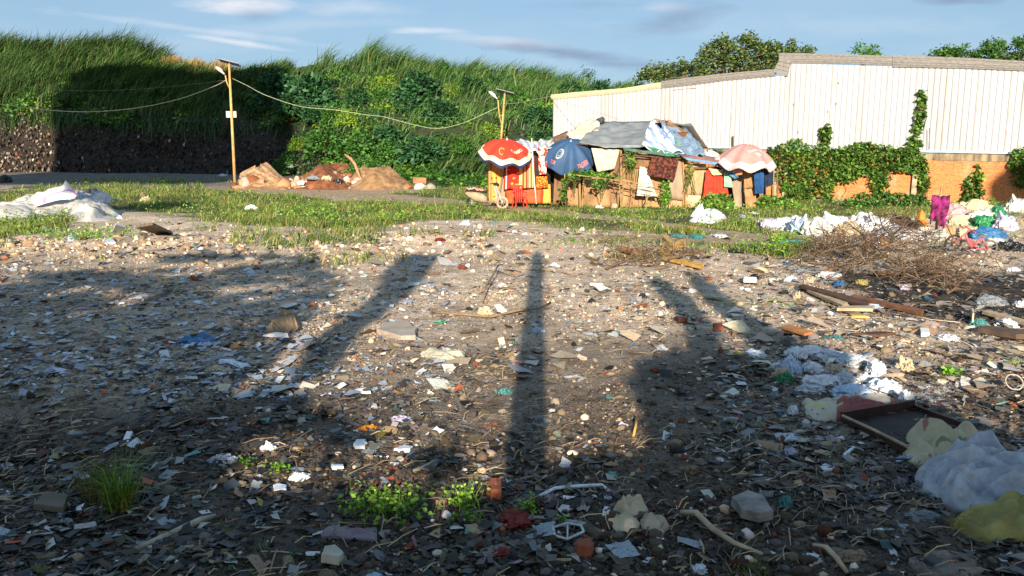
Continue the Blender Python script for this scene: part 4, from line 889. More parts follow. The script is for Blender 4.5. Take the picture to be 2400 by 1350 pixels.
# ------------------------------------------------------------------ street lamps and cables
def build_lamps():
    def lamp(base, top, head, Y, label, sign, arm_from, tail=None):
        b = P(base[0], base[1], Y); b.z = float(hgt(b.x, b.y))-.1; t = P(top[0], top[1], Y)
        root = empty('street_lamp', tuple(b), label, 'street lamp', 'solar street lamps')
        pole = pm('yellow_pole', S('bd9c66'), S('a5834f'), scale=3, rough=.55, bump=.05)
        mb = MB(); mb.tube([b, b.lerp(t, .5), t], [.095, .08, .06], 12); mb.build('pole', pole, root, smooth=True)
        h = P(head[0], head[1], Y-.1); a = b.lerp(t, arm_from); mb = MB(); tl_ = P(tail[0], tail[1], Y-.1); mid = a.lerp(tl_, .55)+Vector((-.05, 0, -.03)); mb.tube([a, mid, tl_], [.04, .04, .04], 8); mb.build('lamp_arm', pole, root, smooth=True)
        d = (h-P(tail[0], tail[1], Y-.1)).normalized(); q = d.to_track_quat('X', 'Z').to_matrix(); mb = MB()
        for i, (x, w, hh) in enumerate(((-.25, .05, .05), (-.05, .08, .07), (.15, .15, .09), (.5, .17, .08), (.72, .1, .04))):
            pass
        rings = []; 
        for (x, w, hh) in ((-.28, .05, .06), (-.12, .08, .08), (.05, .19, .17), (.28, .21, .15), (.48, .10, .05)):
            for k in range(10):
                an = 2*math.pi*k/10; rings.append(h+q @ Vector((x, w*math.cos(an), hh*math.sin(an)*(1 if math.sin(an) > 0 else .5))))
        fs = [(i*10+k, i*10+(k+1) % 10, (i+1)*10+(k+1) % 10, (i+1)*10+k) for i in range(4) for k in range(10)]+[tuple(range(9, -1, -1)), tuple(40+k for k in range(10))]
        mb.add(rings, fs); mb.build('lamp_head', pm('lamp_white', S('d9d4ca'), S('c9c2b6'), scale=3, rough=.4), root, smooth=True)
        R_ = Matrix.Rotation(math.radians(14), 3, 'Y') @ Matrix.Rotation(math.radians(-12), 3, 'X'); mb = MB(); mb.box(t+Vector((.02, 0, .13)), (1.2, .65, .03), R_); sp = mb.build('solar_panel', pm('panel_back', S('8c9096'), S('70757c'), scale=2, rough=.4), root)
        mb = MB(); mb.tube([t, t+Vector((.02, 0, .12))], .03, 6); mb.build('bracket', pole, root)
        if sign:
            p = P(542, 268, Y+.12); mb = MB(); mb.box(p, (.60, .03, .36)); mb.build('sign_plate', pm('sign_white', S('d8d2c2'), S('c4bca8'), scale=5, rough=.5), root)
    lamp((551, 434), (537, 152), (517, 167), 48, 'tall leaning yellow solar street lamp with a white plate, standing in the grass', True, .80, (528, 176))
    lamp((1166, 350), (1183, 221), (1158, 226), 54, 'shorter yellow solar street lamp behind the red umbrella', False, .62, (1167, 234))
    def cable(name, px, Ya, Yb, r, colr, label):
        n = len(px)
        pts = [P(x, y, Ya+(Yb-Ya)*i/(n-1)) for i, (x, y) in enumerate(px)]
        # smooth with Catmull-Rom
        out = []
        for i in range(n-1):
            p0, p1, p2, p3 = pts[max(i-1, 0)], pts[i], pts[i+1], pts[min(i+2, n-1)]
            for k in range(6):
                t = k/6; out.append(.5*((2*p1)+(p2-p0)*t+(2*p0-5*p1+4*p2-p3)*t*t+(3*p1-p0-3*p2+p3)*t**3))
        out.append(pts[-1]); mb = MB(); mb.tube(out, r, 5); o = mb.build(name, pm('cable_'+colr, S(colr), rough=.5), origin=pts[0]); tag(o, label, 'cable')
    cable('cable', [(-300, 205), (-120, 232), (0, 244), (100, 257), (210, 262), (320, 253), (420, 232), (500, 203), (530, 188)], 40, 48, .018, 'c9c2a4', 'thick pale cable sagging from the left edge to the taller lamp')
    cable('cable', [(-300, 170), (0, 197), (100, 208), (200, 213), (300, 210), (400, 203), (530, 188)], 46, 48, .007, '8a8f80', 'thin upper cable left of the taller lamp')
    cable('cable', [(545, 184), (580, 201), (620, 222), (680, 243), (720, 252), (780, 257), (850, 268), (900, 274), (960, 290), (1020, 301), (1070, 293), (1110, 278), (1165, 252)], 48, 54, .014, 'b9c49a', 'pale cable sagging between the two street lamps')
    cable('cable', [(690, 245), (760, 250), (850, 262), (910, 275), (1000, 276), (1080, 274), (1165, 262)], 50, 54, .006, '7e8a70', 'thin second cable running to the shorter lamp')
    cable('cable', [(1180, 244), (1215, 241), (1250, 234), (1290, 226)], 54, 46, .015, 'b9c49a', 'cable from the shorter lamp to the warehouse corner')
    cable('cable', [(1290, 228), (1340, 244), (1400, 263), (1450, 280)], 46, 36, .008, 'c9c2b4', 'thin wire from the warehouse corner down to the shack roof')
build_lamps()

# ------------------------------------------------------------------ the shack
def ply(name, c, c2, **k): return pm(name, S(c), S(c2), **k)
W_YEL = ply('yellow_plywood', 'd9a452', 'bd8438', scale=3, stretch=(1, 1, .15), rough=.8)
W_BRN = ply('cardboard', 'ac8860', '7c5e42', scale=2.2, stretch=(1, 1, .4), rough=.85)
W_BR2 = ply('stained_board', '8c6c4e', '5c4432', scale=4, stretch=(1, 1, .25), rough=.85)
W_GRY = ply('grey_board', '9d8b76', '837260', scale=4, stretch=(1, 1, .3), rough=.85)
W_RED = ply('orange_tin', 'c9501d', 'a33c14', scale=5, stretch=(1, 1, .5), rough=.6)
W_MAT = ply('woven_mat', 'b79a74', '8d7352', scale=30, stretch=(1, 1, .12), rough=.9, bump=.3)
C_WHT = ply('off_white_cloth', 'd8ccb4', 'c2b497', scale=4, rough=.85, trans=.15)
T_GREY = ply('grey_tarp', '7f8486', '676c70', scale=2.5, rough=.5, bump=.2)
T_BLUE = ply('blue_grey_tarp', '7f93a6', '60788f', scale=5, rough=.45, bump=.3)
DARKM = ply('inside_shade', '2a231e', '1c1713', scale=3)  # dark colour painted as the shade inside the rooms
def stripe_mat(name, a, b2_, scale, bands='X', dist=6, extra=None):
    m, nt, b = newmat(name); N = nt.nodes; L = nt.links; uv = N.new('ShaderNodeUVMap')
    w = N.new('ShaderNodeTexWave'); w.inputs['Scale'].default_value = scale; w.inputs['Distortion'].default_value = dist; w.bands_direction = bands; w.inputs['Detail Scale'].default_value = 1.5; L.new(uv.outputs[0], w.inputs[0])
    r = N.new('ShaderNodeMapRange'); r.inputs[1].default_value = .62; r.inputs[2].default_value = .72; L.new(w.outputs['Fac'], r.inputs[0])
    x = N.new('ShaderNodeMix'); x.data_type = 'RGBA'; L.new(r.outputs[0], x.inputs[0]); x.inputs[6].default_value = (*a, 1); x.inputs[7].default_value = (*b2_, 1); L.new(x.outputs[2], b.inputs['Base Color']); b.inputs['Roughness'].default_value = .6
    return m
def carpet_mat():
    m, nt, b = newmat('patterned_carpet'); N = nt.nodes; L = nt.links; uv = N.new('ShaderNodeUVMap'); sp = N.new('ShaderNodeSeparateXYZ'); L.new(uv.outputs[0], sp.inputs[0])
    mp = N.new('ShaderNodeMapping'); mp.inputs['Scale'].default_value = (7, 7, 1); L.new(uv.outputs[0], mp.inputs[0])
    v = N.new('ShaderNodeTexVoronoi'); v.inputs['Scale'].default_value = 1.0; L.new(mp.outputs[0], v.inputs[0])
    r = N.new('ShaderNodeValToRGB'); L.new(v.outputs['Distance'], r.inputs[0]); r.color_ramp.interpolation = 'CONSTANT'; e = r.color_ramp.elements
    st = [(0, S('d9a030')), (.2, S('e0661f')), (.36, S('c9281c')), (.52, S('5a1410')), (.6, S('b82a1c'))]
    while len(e) < len(st): e.new(.5)
    for k, (p, c) in enumerate(st): e[k].position = p; e[k].color = (*c, 1)
    s = N.new('ShaderNodeValToRGB'); L.new(sp.outputs[0], s.inputs[0]); s.color_ramp.interpolation = 'CONSTANT'; e = s.color_ramp.elements
    st = [(0, S('a8281c')), (.06, S('e8dcc0')), (.09, S('b82a1c')), (.5, S('d9b878')), (.6, S('b8301c')), (.66, S('d98c4a')), (.72, S('5a1a14')), (.76, S('cf6a58')), (.82, S('d9a468')), (.87, S('c04a2a')), (.92, S('e0b478')), (.96, S('a83a28'))]
    while len(e) < len(st): e.new(.5)
    for k, (p, c) in enumerate(st): e[k].position = p; e[k].color = (*c, 1)
    g = N.new('ShaderNodeMath'); g.operation = 'COMPARE'; L.new(sp.outputs[0], g.inputs[0]); g.inputs[1].default_value = .30; g.inputs[2].default_value = .20
    x = N.new('ShaderNodeMix'); x.data_type = 'RGBA'; L.new(g.outputs[0], x.inputs[0]); L.new(s.outputs[0], x.inputs[6]); L.new(r.outputs[0], x.inputs[7]); L.new(x.outputs[2], b.inputs['Base Color']); b.inputs['Roughness'].default_value = .9
    return m
def pl(name, px, mat, root, Y, wr=.01, seed=0, th=.02, Ys=None, nu=10, nv=10, **k):
    Ys = Ys or [Y]*4
    return sheet(name, [P(a, b, y) for (a, b), y in zip(px, Ys)], nu, nv, mat, root, wr=wr, thick=th, seed=seed, **k)
def build_shack():
    root = empty('shack', tuple(P(1450, 488, 33)), 'patchwork shack of boards, cardboard and tarpaulins in front of the warehouse', 'shack')
    root.location.z = 0
    # left room
    pl('board_wall', [(1145, 366), (1164, 366), (1164, 476), (1146, 476)], W_YEL, root, 33.0); pl('board_wall', [(1164.5, 366), (1178, 366), (1178, 400), (1164.5, 476)], W_YEL, root, 33.02)
    pl('board_wall', [(1160, 398), (1184, 398), (1184, 477), (1160, 477)], W_GRY, root, 33.15)
    pl('tin_sheet', [(1184, 438), (1275, 438), (1272, 477), (1187, 477)], W_RED, root, 33.0, wr=.015); pl('board_wall', [(1274, 430), (1290, 432), (1291, 476), (1272, 477)], W_YEL, root, 33.0)
    pl('board_wall', [(1180, 360), (1290, 360), (1290, 440), (1180, 440)], DARKM, root, 33.3)  # dark sheet standing in for the shaded gap behind the carpet
    pl('side_wall', [(1145, 366), (1150, 366), (1150, 470), (1145, 476)], W_BR2, root, 33, Ys=[33.05, 36, 36, 33.05])
    # middle room fronts, left to right
    pl('cardboard_wall', [(1300, 400), (1330, 398), (1328, 480), (1296, 480)], W_BR2, root, 33.3); pl('cardboard_wall', [(1328, 400), (1362, 412), (1360, 484), (1330, 482)], W_BRN, root, 32.7)
    pl('cardboard_wall', [(1366, 415), (1432, 408), (1430, 486), (1362, 484)], W_BRN, root, 32.6, wr=.02, seed=2); pl('cardboard_wall', [(1430, 350), (1462, 352), (1460, 488), (1428, 486)], W_BR2, root, 32.65)
    pl('cardboard_wall', [(1460, 352), (1500, 350), (1500, 490), (1456, 488)], W_BRN, root, 32.6, seed=4); pl('cardboard_wall', [(1487, 358), (1524, 358), (1524, 392), (1488, 395)], W_BR2, root, 32.5, wr=.02)
    pl('cardboard_wall', [(1498, 392), (1552, 395), (1550, 492), (1496, 490)], W_BRN, root, 32.55, wr=.03, seed=5); pl('grey_board', [(1583, 372), (1604, 372), (1602, 470), (1560, 466)], W_GRY, root, 32.3, wr=.02)
    pl('cardboard_wall', [(1552, 440), (1604, 450), (1604, 492), (1550, 492)], ply('pinkish_board', 'c9a07c', 'ab8462', scale=4), root, 32.4, wr=.03); pl('board_wall', [(1600, 372), (1612, 372), (1612, 490), (1600, 490)], ply('orange_timber', 'b5803c', '8f6330', scale=6, stretch=(1, 1, .2)), root, 32.3)
    pl('mat_wall', [(1606, 382), (1655, 384), (1652, 458), (1603, 456)], W_MAT, root, 32.25, wr=.02, seed=7); pl('cardboard_wall', [(1602, 454), (1655, 458), (1655, 494), (1606, 492)], ply('pale_card', 'd0b092', 'b89878', scale=3), root, 32.3, wr=.03)
    pl('board_wall', [(1650, 392), (1720, 392), (1720, 494), (1650, 494)], DARKM, root, 32.6); pl('grey_board', [(1712, 414), (1745, 408), (1744, 492), (1724, 494)], W_GRY, root, 31.9, wr=.02, seed=8)  # first sheet is dark for the shade behind the red curtain
    pl('board_wall', [(1740, 398), (1796, 398), (1796, 492), (1740, 494)], W_BR2, root, 33.2)
    # dark sheet painted as the shaded gap under the tarpaulin; rear walls closing the rooms
    pl('back_wall', [(1290, 345), (1440, 345), (1440, 470), (1290, 470)], DARKM, root, 34.2); pl('back_wall', [(1150, 352), (1640, 352), (1640, 480), (1150, 480)], W_BR2, root, 37.5)
    pl('side_wall', [(1822, 395), (1824, 395), (1824, 480), (1822, 492)], W_BR2, root, 33, Ys=[32, 36, 36, 32])
    # roofs
    striped = stripe_mat('striped_tarp', S('c9cdd2'), S('7f96bf'), 1.2, 'DIAGONAL', 7)
    pl('roof_sheet', [(1205, 327), (1330, 326), (1330, 350), (1225, 352)], stripe_mat('pale_striped_sheet', S('cfcac0'), S('8f98ae'), 2.5, 'X', 5), root, 33, Ys=[36.4, 36.4, 32.8, 32.7], wr=.12, ws=5, uv=True, nu=24, nv=16, edge=.08)
    pl('roof_sheet', [(1290, 330), (1350, 332), (1350, 345), (1285, 352)], C_WHT, root, 33, Ys=[35, 35, 32.9, 32.9], wr=.1, nu=16, nv=12)
    pl('roof_sheet', [(1327, 313), (1366, 284), (1407, 279), (1400, 332)], C_WHT, root, 33, Ys=[34.2, 35.2, 35, 33.3], wr=.08, ws=4, folds=2, nu=20, nv=16)
    pl('roof_sheet', [(1295, 322), (1330, 307), (1336, 334), (1300, 336)], W_BR2, root, 34.5, Ys=[35.5, 35.5, 34, 34])
    pl('roof_tarp', [(1408, 286), (1526, 278), (1506, 342), (1352, 334)], T_GREY, root, 33, Ys=[34.9, 34.9, 32.0, 32.5], wr=.07, ws=2.2, sag=.12, nu=40, nv=24, th=.012)
    pl('roof_tarp', [(1352, 333), (1507, 341), (1500, 346), (1420, 346)], T_GREY, root, 33, Ys=[32.5, 31.98, 31.98, 32.1], wr=.02, th=.012)
    pl('roof_tarp', [(1525, 279), (1562, 296), (1598, 362), (1505, 341)], striped, root, 33, Ys=[34.85, 34.2, 31.8, 31.95], wr=.12, ws=3, uv=True, nu=30, nv=26, sag=.1, edge=.06)
    pl('roof_tarp', [(1506, 340), (1595, 361), (1592, 368), (1545, 366)], ply('green_net', '3d7a58', '2d5f44', scale=6), root, 32, Ys=[31.98, 31.85, 31.9, 32.0], wr=.03)
    pl('roof_tarp', [(1545, 284), (1610, 306), (1652, 366), (1585, 360)], T_BLUE, root, 33, Ys=[34.8, 34.4, 32.1, 31.7], wr=.14, ws=3.3, nu=30, nv=24, sag=.08, edge=.06, seed=3)
    pl('roof_tarp', [(1598, 296), (1618, 312), (1656, 358), (1646, 372)], T_BLUE, root, 33, Ys=[35.0, 35.4, 34, 32.3], wr=.1, seed=6)
    pl('roof_card', [(1558, 281), (1574, 290), (1612, 310), (1580, 324)], W_BR2, root, 34, Ys=[34.9, 34.7, 34.1, 34.0], wr=.06, seed=11); pl('roof_card', [(1532, 277), (1574, 283), (1577, 292), (1548, 290)], W_BRN, root, 34, Ys=[35, 35, 34.8, 34.8], wr=.05)
    pl('roof_card', [(1578, 308), (1613, 309), (1606, 322), (1584, 326)], ply('dark_card', '6b4a2c', '4a3220', scale=5), root, 34, Ys=[34.0, 34.0, 33.8, 33.8], wr=.05)
    pl('roof_patch', [(1578, 322), (1602, 326), (1598, 345), (1586, 338)], ply('green_sheet', '6f9470', '55785a', scale=4), root, 33, Ys=[33.6, 33.5, 32.7, 32.9], wr=.03)
    pl('rear_roof', [(1408, 285), (1620, 290), (1660, 350), (1380, 335)], T_GREY, root, 35, Ys=[35.0, 35.2, 38.2, 38.2], wr=.05)
    pl('roof_sheet', [(1540, 348), (1650, 360), (1800, 384), (1810, 396)], ply('rusty_sheet', '7d6a60', '5d4c44', scale=4, stretch=(.3, 1, 1)), root, 33, Ys=[33, 35, 35, 31.9], wr=.05, nu=30); pl('roof_sheet', [(1460, 345), (1560, 358), (1560, 366), (1462, 352)], ply('dark_green_tarp', '4f6a62', '39504a', scale=4), root, 32, Ys=[32.1, 31.9, 31.9, 32.0], wr=.03)
    pl('roof_sheet', [(1590, 360), (1800, 392), (1795, 398), (1600, 368)], ply('maroon_sheet', '84605a', '5f4440', scale=5, stretch=(.3, 1, 1)), root, 32, Ys=[31.9, 31.7, 31.6, 31.8], wr=.03, nu=24)
    pl('roof_edge_cloth', [(1600, 368), (1690, 382), (1700, 391), (1610, 375)], ply('pale_blue_sheet', '6f93b5', '50779f', scale=5), root, 32, Ys=[31.75, 31.65, 31.62, 31.72], wr=.04, nu=20)
    # timbers
    for (a, b, Y, r, nm) in (((1358, 415), (1360, 487), 32.2, .05, 'post'), ((1368, 415), (1364, 487), 32.3, .04, 'post'), ((1455, 345), (1456, 490), 32.4, .05, 'post'), ((1600, 372), (1608, 492), 32.2, .035, 'post'), ((1812, 395), (1812, 492), 32, .05, 'post'), ((1150, 366), (1150, 476), 32.95, .03, 'post'), ((1484, 355), (1478, 486), 32.4, .03, 'post')):
        mb = MB(); mb.tube([P(a[0], a[1], Y), P(b[0], b[1]+3, Y)], r, 7); mb.build(nm, pm('old_timber', S('a5855a'), S('7c6242'), scale=8, stretch=(1, 1, .2)), root)
    for a, b, Y in (((1455, 362), (1600, 372), 32.1), ((1625, 394), (1690, 392), 32.0), ((1350, 337), (1505, 345), 32.4), ((1440, 420), (1470, 350), 32.2)):
        mb = MB(); mb.tube([P(a[0], a[1], Y), P(b[0], b[1], Y)], .03, 6); mb.build('beam', pm('dark_timber', S('5d4a38'), scale=8), root)
    mb = MB(); mb.tube([P(1405, 276, 34.8), P(1408, 284, 34.8), P(1412, 290, 34.8)], [.16, .2, .1], 8); mb.build('tarp_roll', ply('black_tarp', '3c444c', '2a3036', scale=5), root, smooth=True)
    # bricks and litter holding the roof down
    sheet('white_sheet', [P(1648, 352, 34), P(1665, 350, 34), P(1702, 372, 33), P(1655, 370, 33)], 12, 10, pm('white_plastic', S('dcdad4'), S('c4c4c2'), scale=6, rough=.35), None, wr=.08, tagged=('crumpled white sheet on the shack roof beside the pink umbrella', 'sheet'))
    # hanging things
    Yc = 32.85
    sheet('patterned_carpet', [P(1183, 366, Yc), P(1252, 366, Yc), P(1253, 440, Yc-.1), P(1180, 444, Yc-.1)], 26, 22, carpet_mat(), None, wr=.03, uv=True, folds=2.5, fold_amp=.03, tagged=('red and orange patterned carpet hung as a door under the red umbrella', 'carpet'))
    sheet('floral_towel', [P(1256, 414, 32.8), P(1282, 413, 32.8), P(1285, 440, 32.8), P(1257, 442, 32.8)], 12, 10, pm('floral_cloth', S('d9902c'), S('9c1c12'), scale=14, rough=.9, lo=.45, hi=.55), None, wr=.03, tagged=('small floral orange towel hanging right of the white pipe', 'towel'))
    sheet('red_cloth', [P(1260, 345, 32.75), P(1284, 344, 32.75), P(1280, 408, 32.7), P(1264, 410, 32.7)], 14, 20, pm('red_white_cloth', S('cf2a1c'), S('e0d2c0'), scale=2.2, rough=.8, lo=.48, hi=.52), None, wr=.05, folds=1.5, tagged=('red and white cloth hanging between the red and blue umbrellas', 'cloth'))
    sheet('white_curtain', [P(1386, 347, 32.3), P(1453, 350, 32.3), P(1440, 396, 32.25), P(1400, 403, 32.25)], 22, 18, C_WHT, None, wr=.05, folds=2.2, fold_amp=.05, tagged=('off-white cloth curtain hanging under the grey tarpaulin', 'curtain'))
    sheet('torn_board', [P(1500, 390, 32.2), P(1512, 392, 32.2), P(1542, 462, 31.9), P(1492, 458, 31.9)], 12, 14, pm('white_board', S('dfdacb'), S('c8c2b0'), scale=4, rough=.6), None, wr=.03, tagged=('torn white board leaning on the cardboard wall', 'board'))
    sheet('dark_blanket', [P(1528, 364, 32.1), P(1592, 370, 32.0), P(1580, 424, 32.0), P(1516, 410, 32.0)], 22, 18, pm('dark_brown_blanket', S('6b3c30'), S('2e1712'), scale=9, rough=.95, lo=.45, hi=.6), None, wr=.05, folds=1.5, tagged=('dark brown patterned blanket hung over the middle of the shack', 'blanket'))
    sheet('red_curtain', [P(1655, 398, 31.9), P(1698, 402, 31.9), P(1708, 460, 31.75), P(1648, 464, 31.75)], 24, 20, pm('red_cloth', S('c83c28'), S('ab2e1e'), scale=3, rough=.85), None, wr=.05, folds=2.6, fold_amp=.05, tagged=('plain red curtain near the right end of the shack', 'curtain'))
    sheet('beige_cloth', [P(1660, 394, 31.8), P(1695, 397, 31.8), P(1694, 410, 31.75), P(1670, 411, 31.75)], 14, 8, pm('beige_cloth', S('cdb896'), S('b39a76'), scale=5, rough=.9), None, wr=.05, tagged=('beige cloth draped over the top of the red curtain', 'cloth'))
    sheet('green_towel', [P(1697, 402, 31.7), P(1710, 404, 31.7), P(1718, 440, 31.65), P(1697, 438, 31.65)], 10, 14, pm('mint_cloth', S('8fc4a0'), S('74aa88'), scale=5, rough=.9), None, wr=.03, folds=1.5, fold_amp=.02, tagged=('mint green towel hanging right of the red curtain', 'towel'))
    sheet('blue_scarf', [P(1676, 384, 31.6), P(1694, 384, 31.55), P(1732, 416, 31.5), P(1722, 420, 31.5)], 20, 6, pm('blue_cloth', S('5f8fae'), S('45749a'), scale=6, rough=.8), None, wr=.04, folds=.5, tagged=('twisted light blue cloth trailing from the roof edge', 'cloth'))
    sheet('pink_cloth', [P(1716, 398, 31.55), P(1742, 388, 31.55), P(1744, 404, 31.5), P(1718, 408, 31.5)], 14, 8, pm('pink_cloth', S('d99a9a'), S('b9b0b8'), scale=6, rough=.7), None, wr=.08, tagged=('pink and grey bundle beside the hanging brown cloth', 'cloth'))
    sheet('brown_cloth', [P(1743, 384, 31.5), P(1760, 384, 31.5), P(1770, 440, 31.45), P(1744, 442, 31.45)], 14, 22, pm('brown_cloth', S('a07c58'), S('84643f'), scale=3, rough=.85), None, wr=.04, folds=1, tagged=('long brown cloth hanging over the shack corner', 'cloth'))
    sheet('brown_sheet', [P(1744, 442, 31.5), P(1768, 440, 31.5), P(1776, 492, 31.3), P(1748, 492, 31.3)], 12, 16, pm('brown_sheet', S('ab8762'), S('8c6a48'), scale=4, rough=.85), None, wr=.08, tagged=('crumpled brown card leaning at the shack corner', 'card'))
    sheet('red_cover', [P(1730, 384, 31.4), P(1757, 371, 31.5), P(1790, 386, 31.4), P(1745, 384, 31.2)], 18, 8, pm('red_cover', S('d0503c'), S('a8402c'), scale=5, rough=.7), None, wr=.06, tagged=('red cloth bunched on the roof below the pink umbrella', 'cloth'))
    sheet('tan_cover', [P(1760, 382, 31.3), P(1792, 388, 31.3), P(1788, 400, 31.2), P(1764, 401, 31.2)], 14, 8, pm('tan_cover', S('a58456'), S('7c5c36'), scale=6, rough=.8), None, wr=.06, tagged=('folded tan sheet under the pink umbrella rim', 'sheet'))
    sheet('blue_towel', [P(1766, 397, 31.15), P(1791, 396, 31.15), P(1791, 453, 31.1), P(1770, 455, 31.1)], 16, 20, pm('deep_blue_cloth', S('1d4a7c'), S('12365e'), scale=3, rough=.85), None, wr=.03, folds=2.2, fold_amp=.03, tagged=('long deep blue towel hanging at the right end of the shack', 'towel'))
    sheet('navy_towel', [P(1791, 392, 31.3), P(1813, 392, 31.3), P(1813, 432, 31.25), P(1793, 441, 31.25)], 14, 16, pm('navy_cloth', S('1b2e45'), S('122032'), scale=3, rough=.85), None, wr=.03, folds=1.2, fold_amp=.03, tagged=('darker navy cloth hanging right of the blue towel', 'towel'))
    # white pipe
    mb = MB(); mb.tube([P(1246, 324, 32.4), P(1250, 400, 32.4), P(1257, 478, 32.4)], [.025, .028, .03], 8); tag(mb.build('white_pipe', pm('white_pvc', S('e4dccb'), rough=.4), smooth=True, origin=P(1257, 478, 32.4)), 'thin white pipe standing upright in front of the carpet', 'pipe')
    # trellis of bamboo with a creeper
    r = empty('trellis', tuple(P(1400, 488, 31.6)), 'rough bamboo trellis in front of the shack with a creeper on it', 'trellis'); bam = pm('bamboo', S('a38a60'), S('6f5a3c'), scale=8)
    for a, b, Y1, Y2 in (((1335, 402), (1560, 448), 31.8, 31.4), ((1350, 410), (1540, 432), 31.3, 31.5), ((1420, 408), (1560, 446), 31.6, 31.2), ((1440, 428), (1555, 452), 31.2, 31.2), ((1370, 405), (1480, 425), 32.0, 31.4), ((1430, 425), (1465, 408), 31.3, 32.0)):
        mb = MB(); mb.tube([P(a[0], a[1], Y1), P((a[0]+b[0])/2, (a[1]+b[1])/2+2, (Y1+Y2)/2), P(b[0], b[1], Y2)], .018, 5); mb.build('pole', bam, r)
    for a, b, Y in (((1452, 430), (1455, 490), 31.4), ((1460, 440), (1458, 490), 31.3), ((1515, 445), (1514, 492), 31.3), ((1524, 450), (1515, 470), 31.3), ((1324, 408), (1318, 480), 31.6)):
        mb = MB(); mb.tube([P(a[0], a[1], Y), P(b[0], b[1], Y)], .022, 5); mb.build('leg', bam, r)
    leaf_patch('creeper', [([(1325, 405), (1355, 398), (1400, 402), (1455, 404), (1450, 414), (1420, 420), (1410, 440), (1395, 438), (1385, 418), (1330, 418)], .8), ([(1318, 415), (1332, 418), (1325, 470), (1312, 470)], .2)], 620, .13, VG, 'leafy creeper over the bamboo trellis below the blue umbrella', 'creeper', mode='free', Y=31.5, off=(-.15, .2), seed=31, dens=.9)
    leaf_patch('creeper', [([(1468, 345), (1490, 345), (1488, 380), (1482, 398), (1470, 385)], 1)], 190, .13, VG, 'creeper hanging from the roof edge right of the white curtain', 'creeper', mode='free', Y=32.2, off=(0, .2), seed=32)
    leaf_patch('creeper', [([(1548, 422), (1566, 422), (1572, 455), (1562, 482), (1552, 482)], 1)], 300, .10, [S('5f9a2c'), S('79b338')], 'bright green creeper climbing the cardboard below the dark blanket', 'creeper', mode='free', Y=32.1, off=(0, .2), seed=33)
    leaf_patch('creeper', [([(1610, 385), (1625, 380), (1622, 415), (1614, 408)], 1)], 90, .10, [S('6b6a35'), S('8a8a3a')], 'withered creeper hanging over the woven mat', 'creeper', mode='free', Y=32.0, off=(0, .1), seed=34)
    leaf_patch('creeper', [([(1655, 350), (1690, 352), (1710, 365), (1680, 366), (1655, 360)], 1)], 200, .13, VG, 'creeper growing behind the shack roof left of the pink umbrella', 'creeper', mode='free', Y=35, off=(0, .5), seed=35)
build_shack()

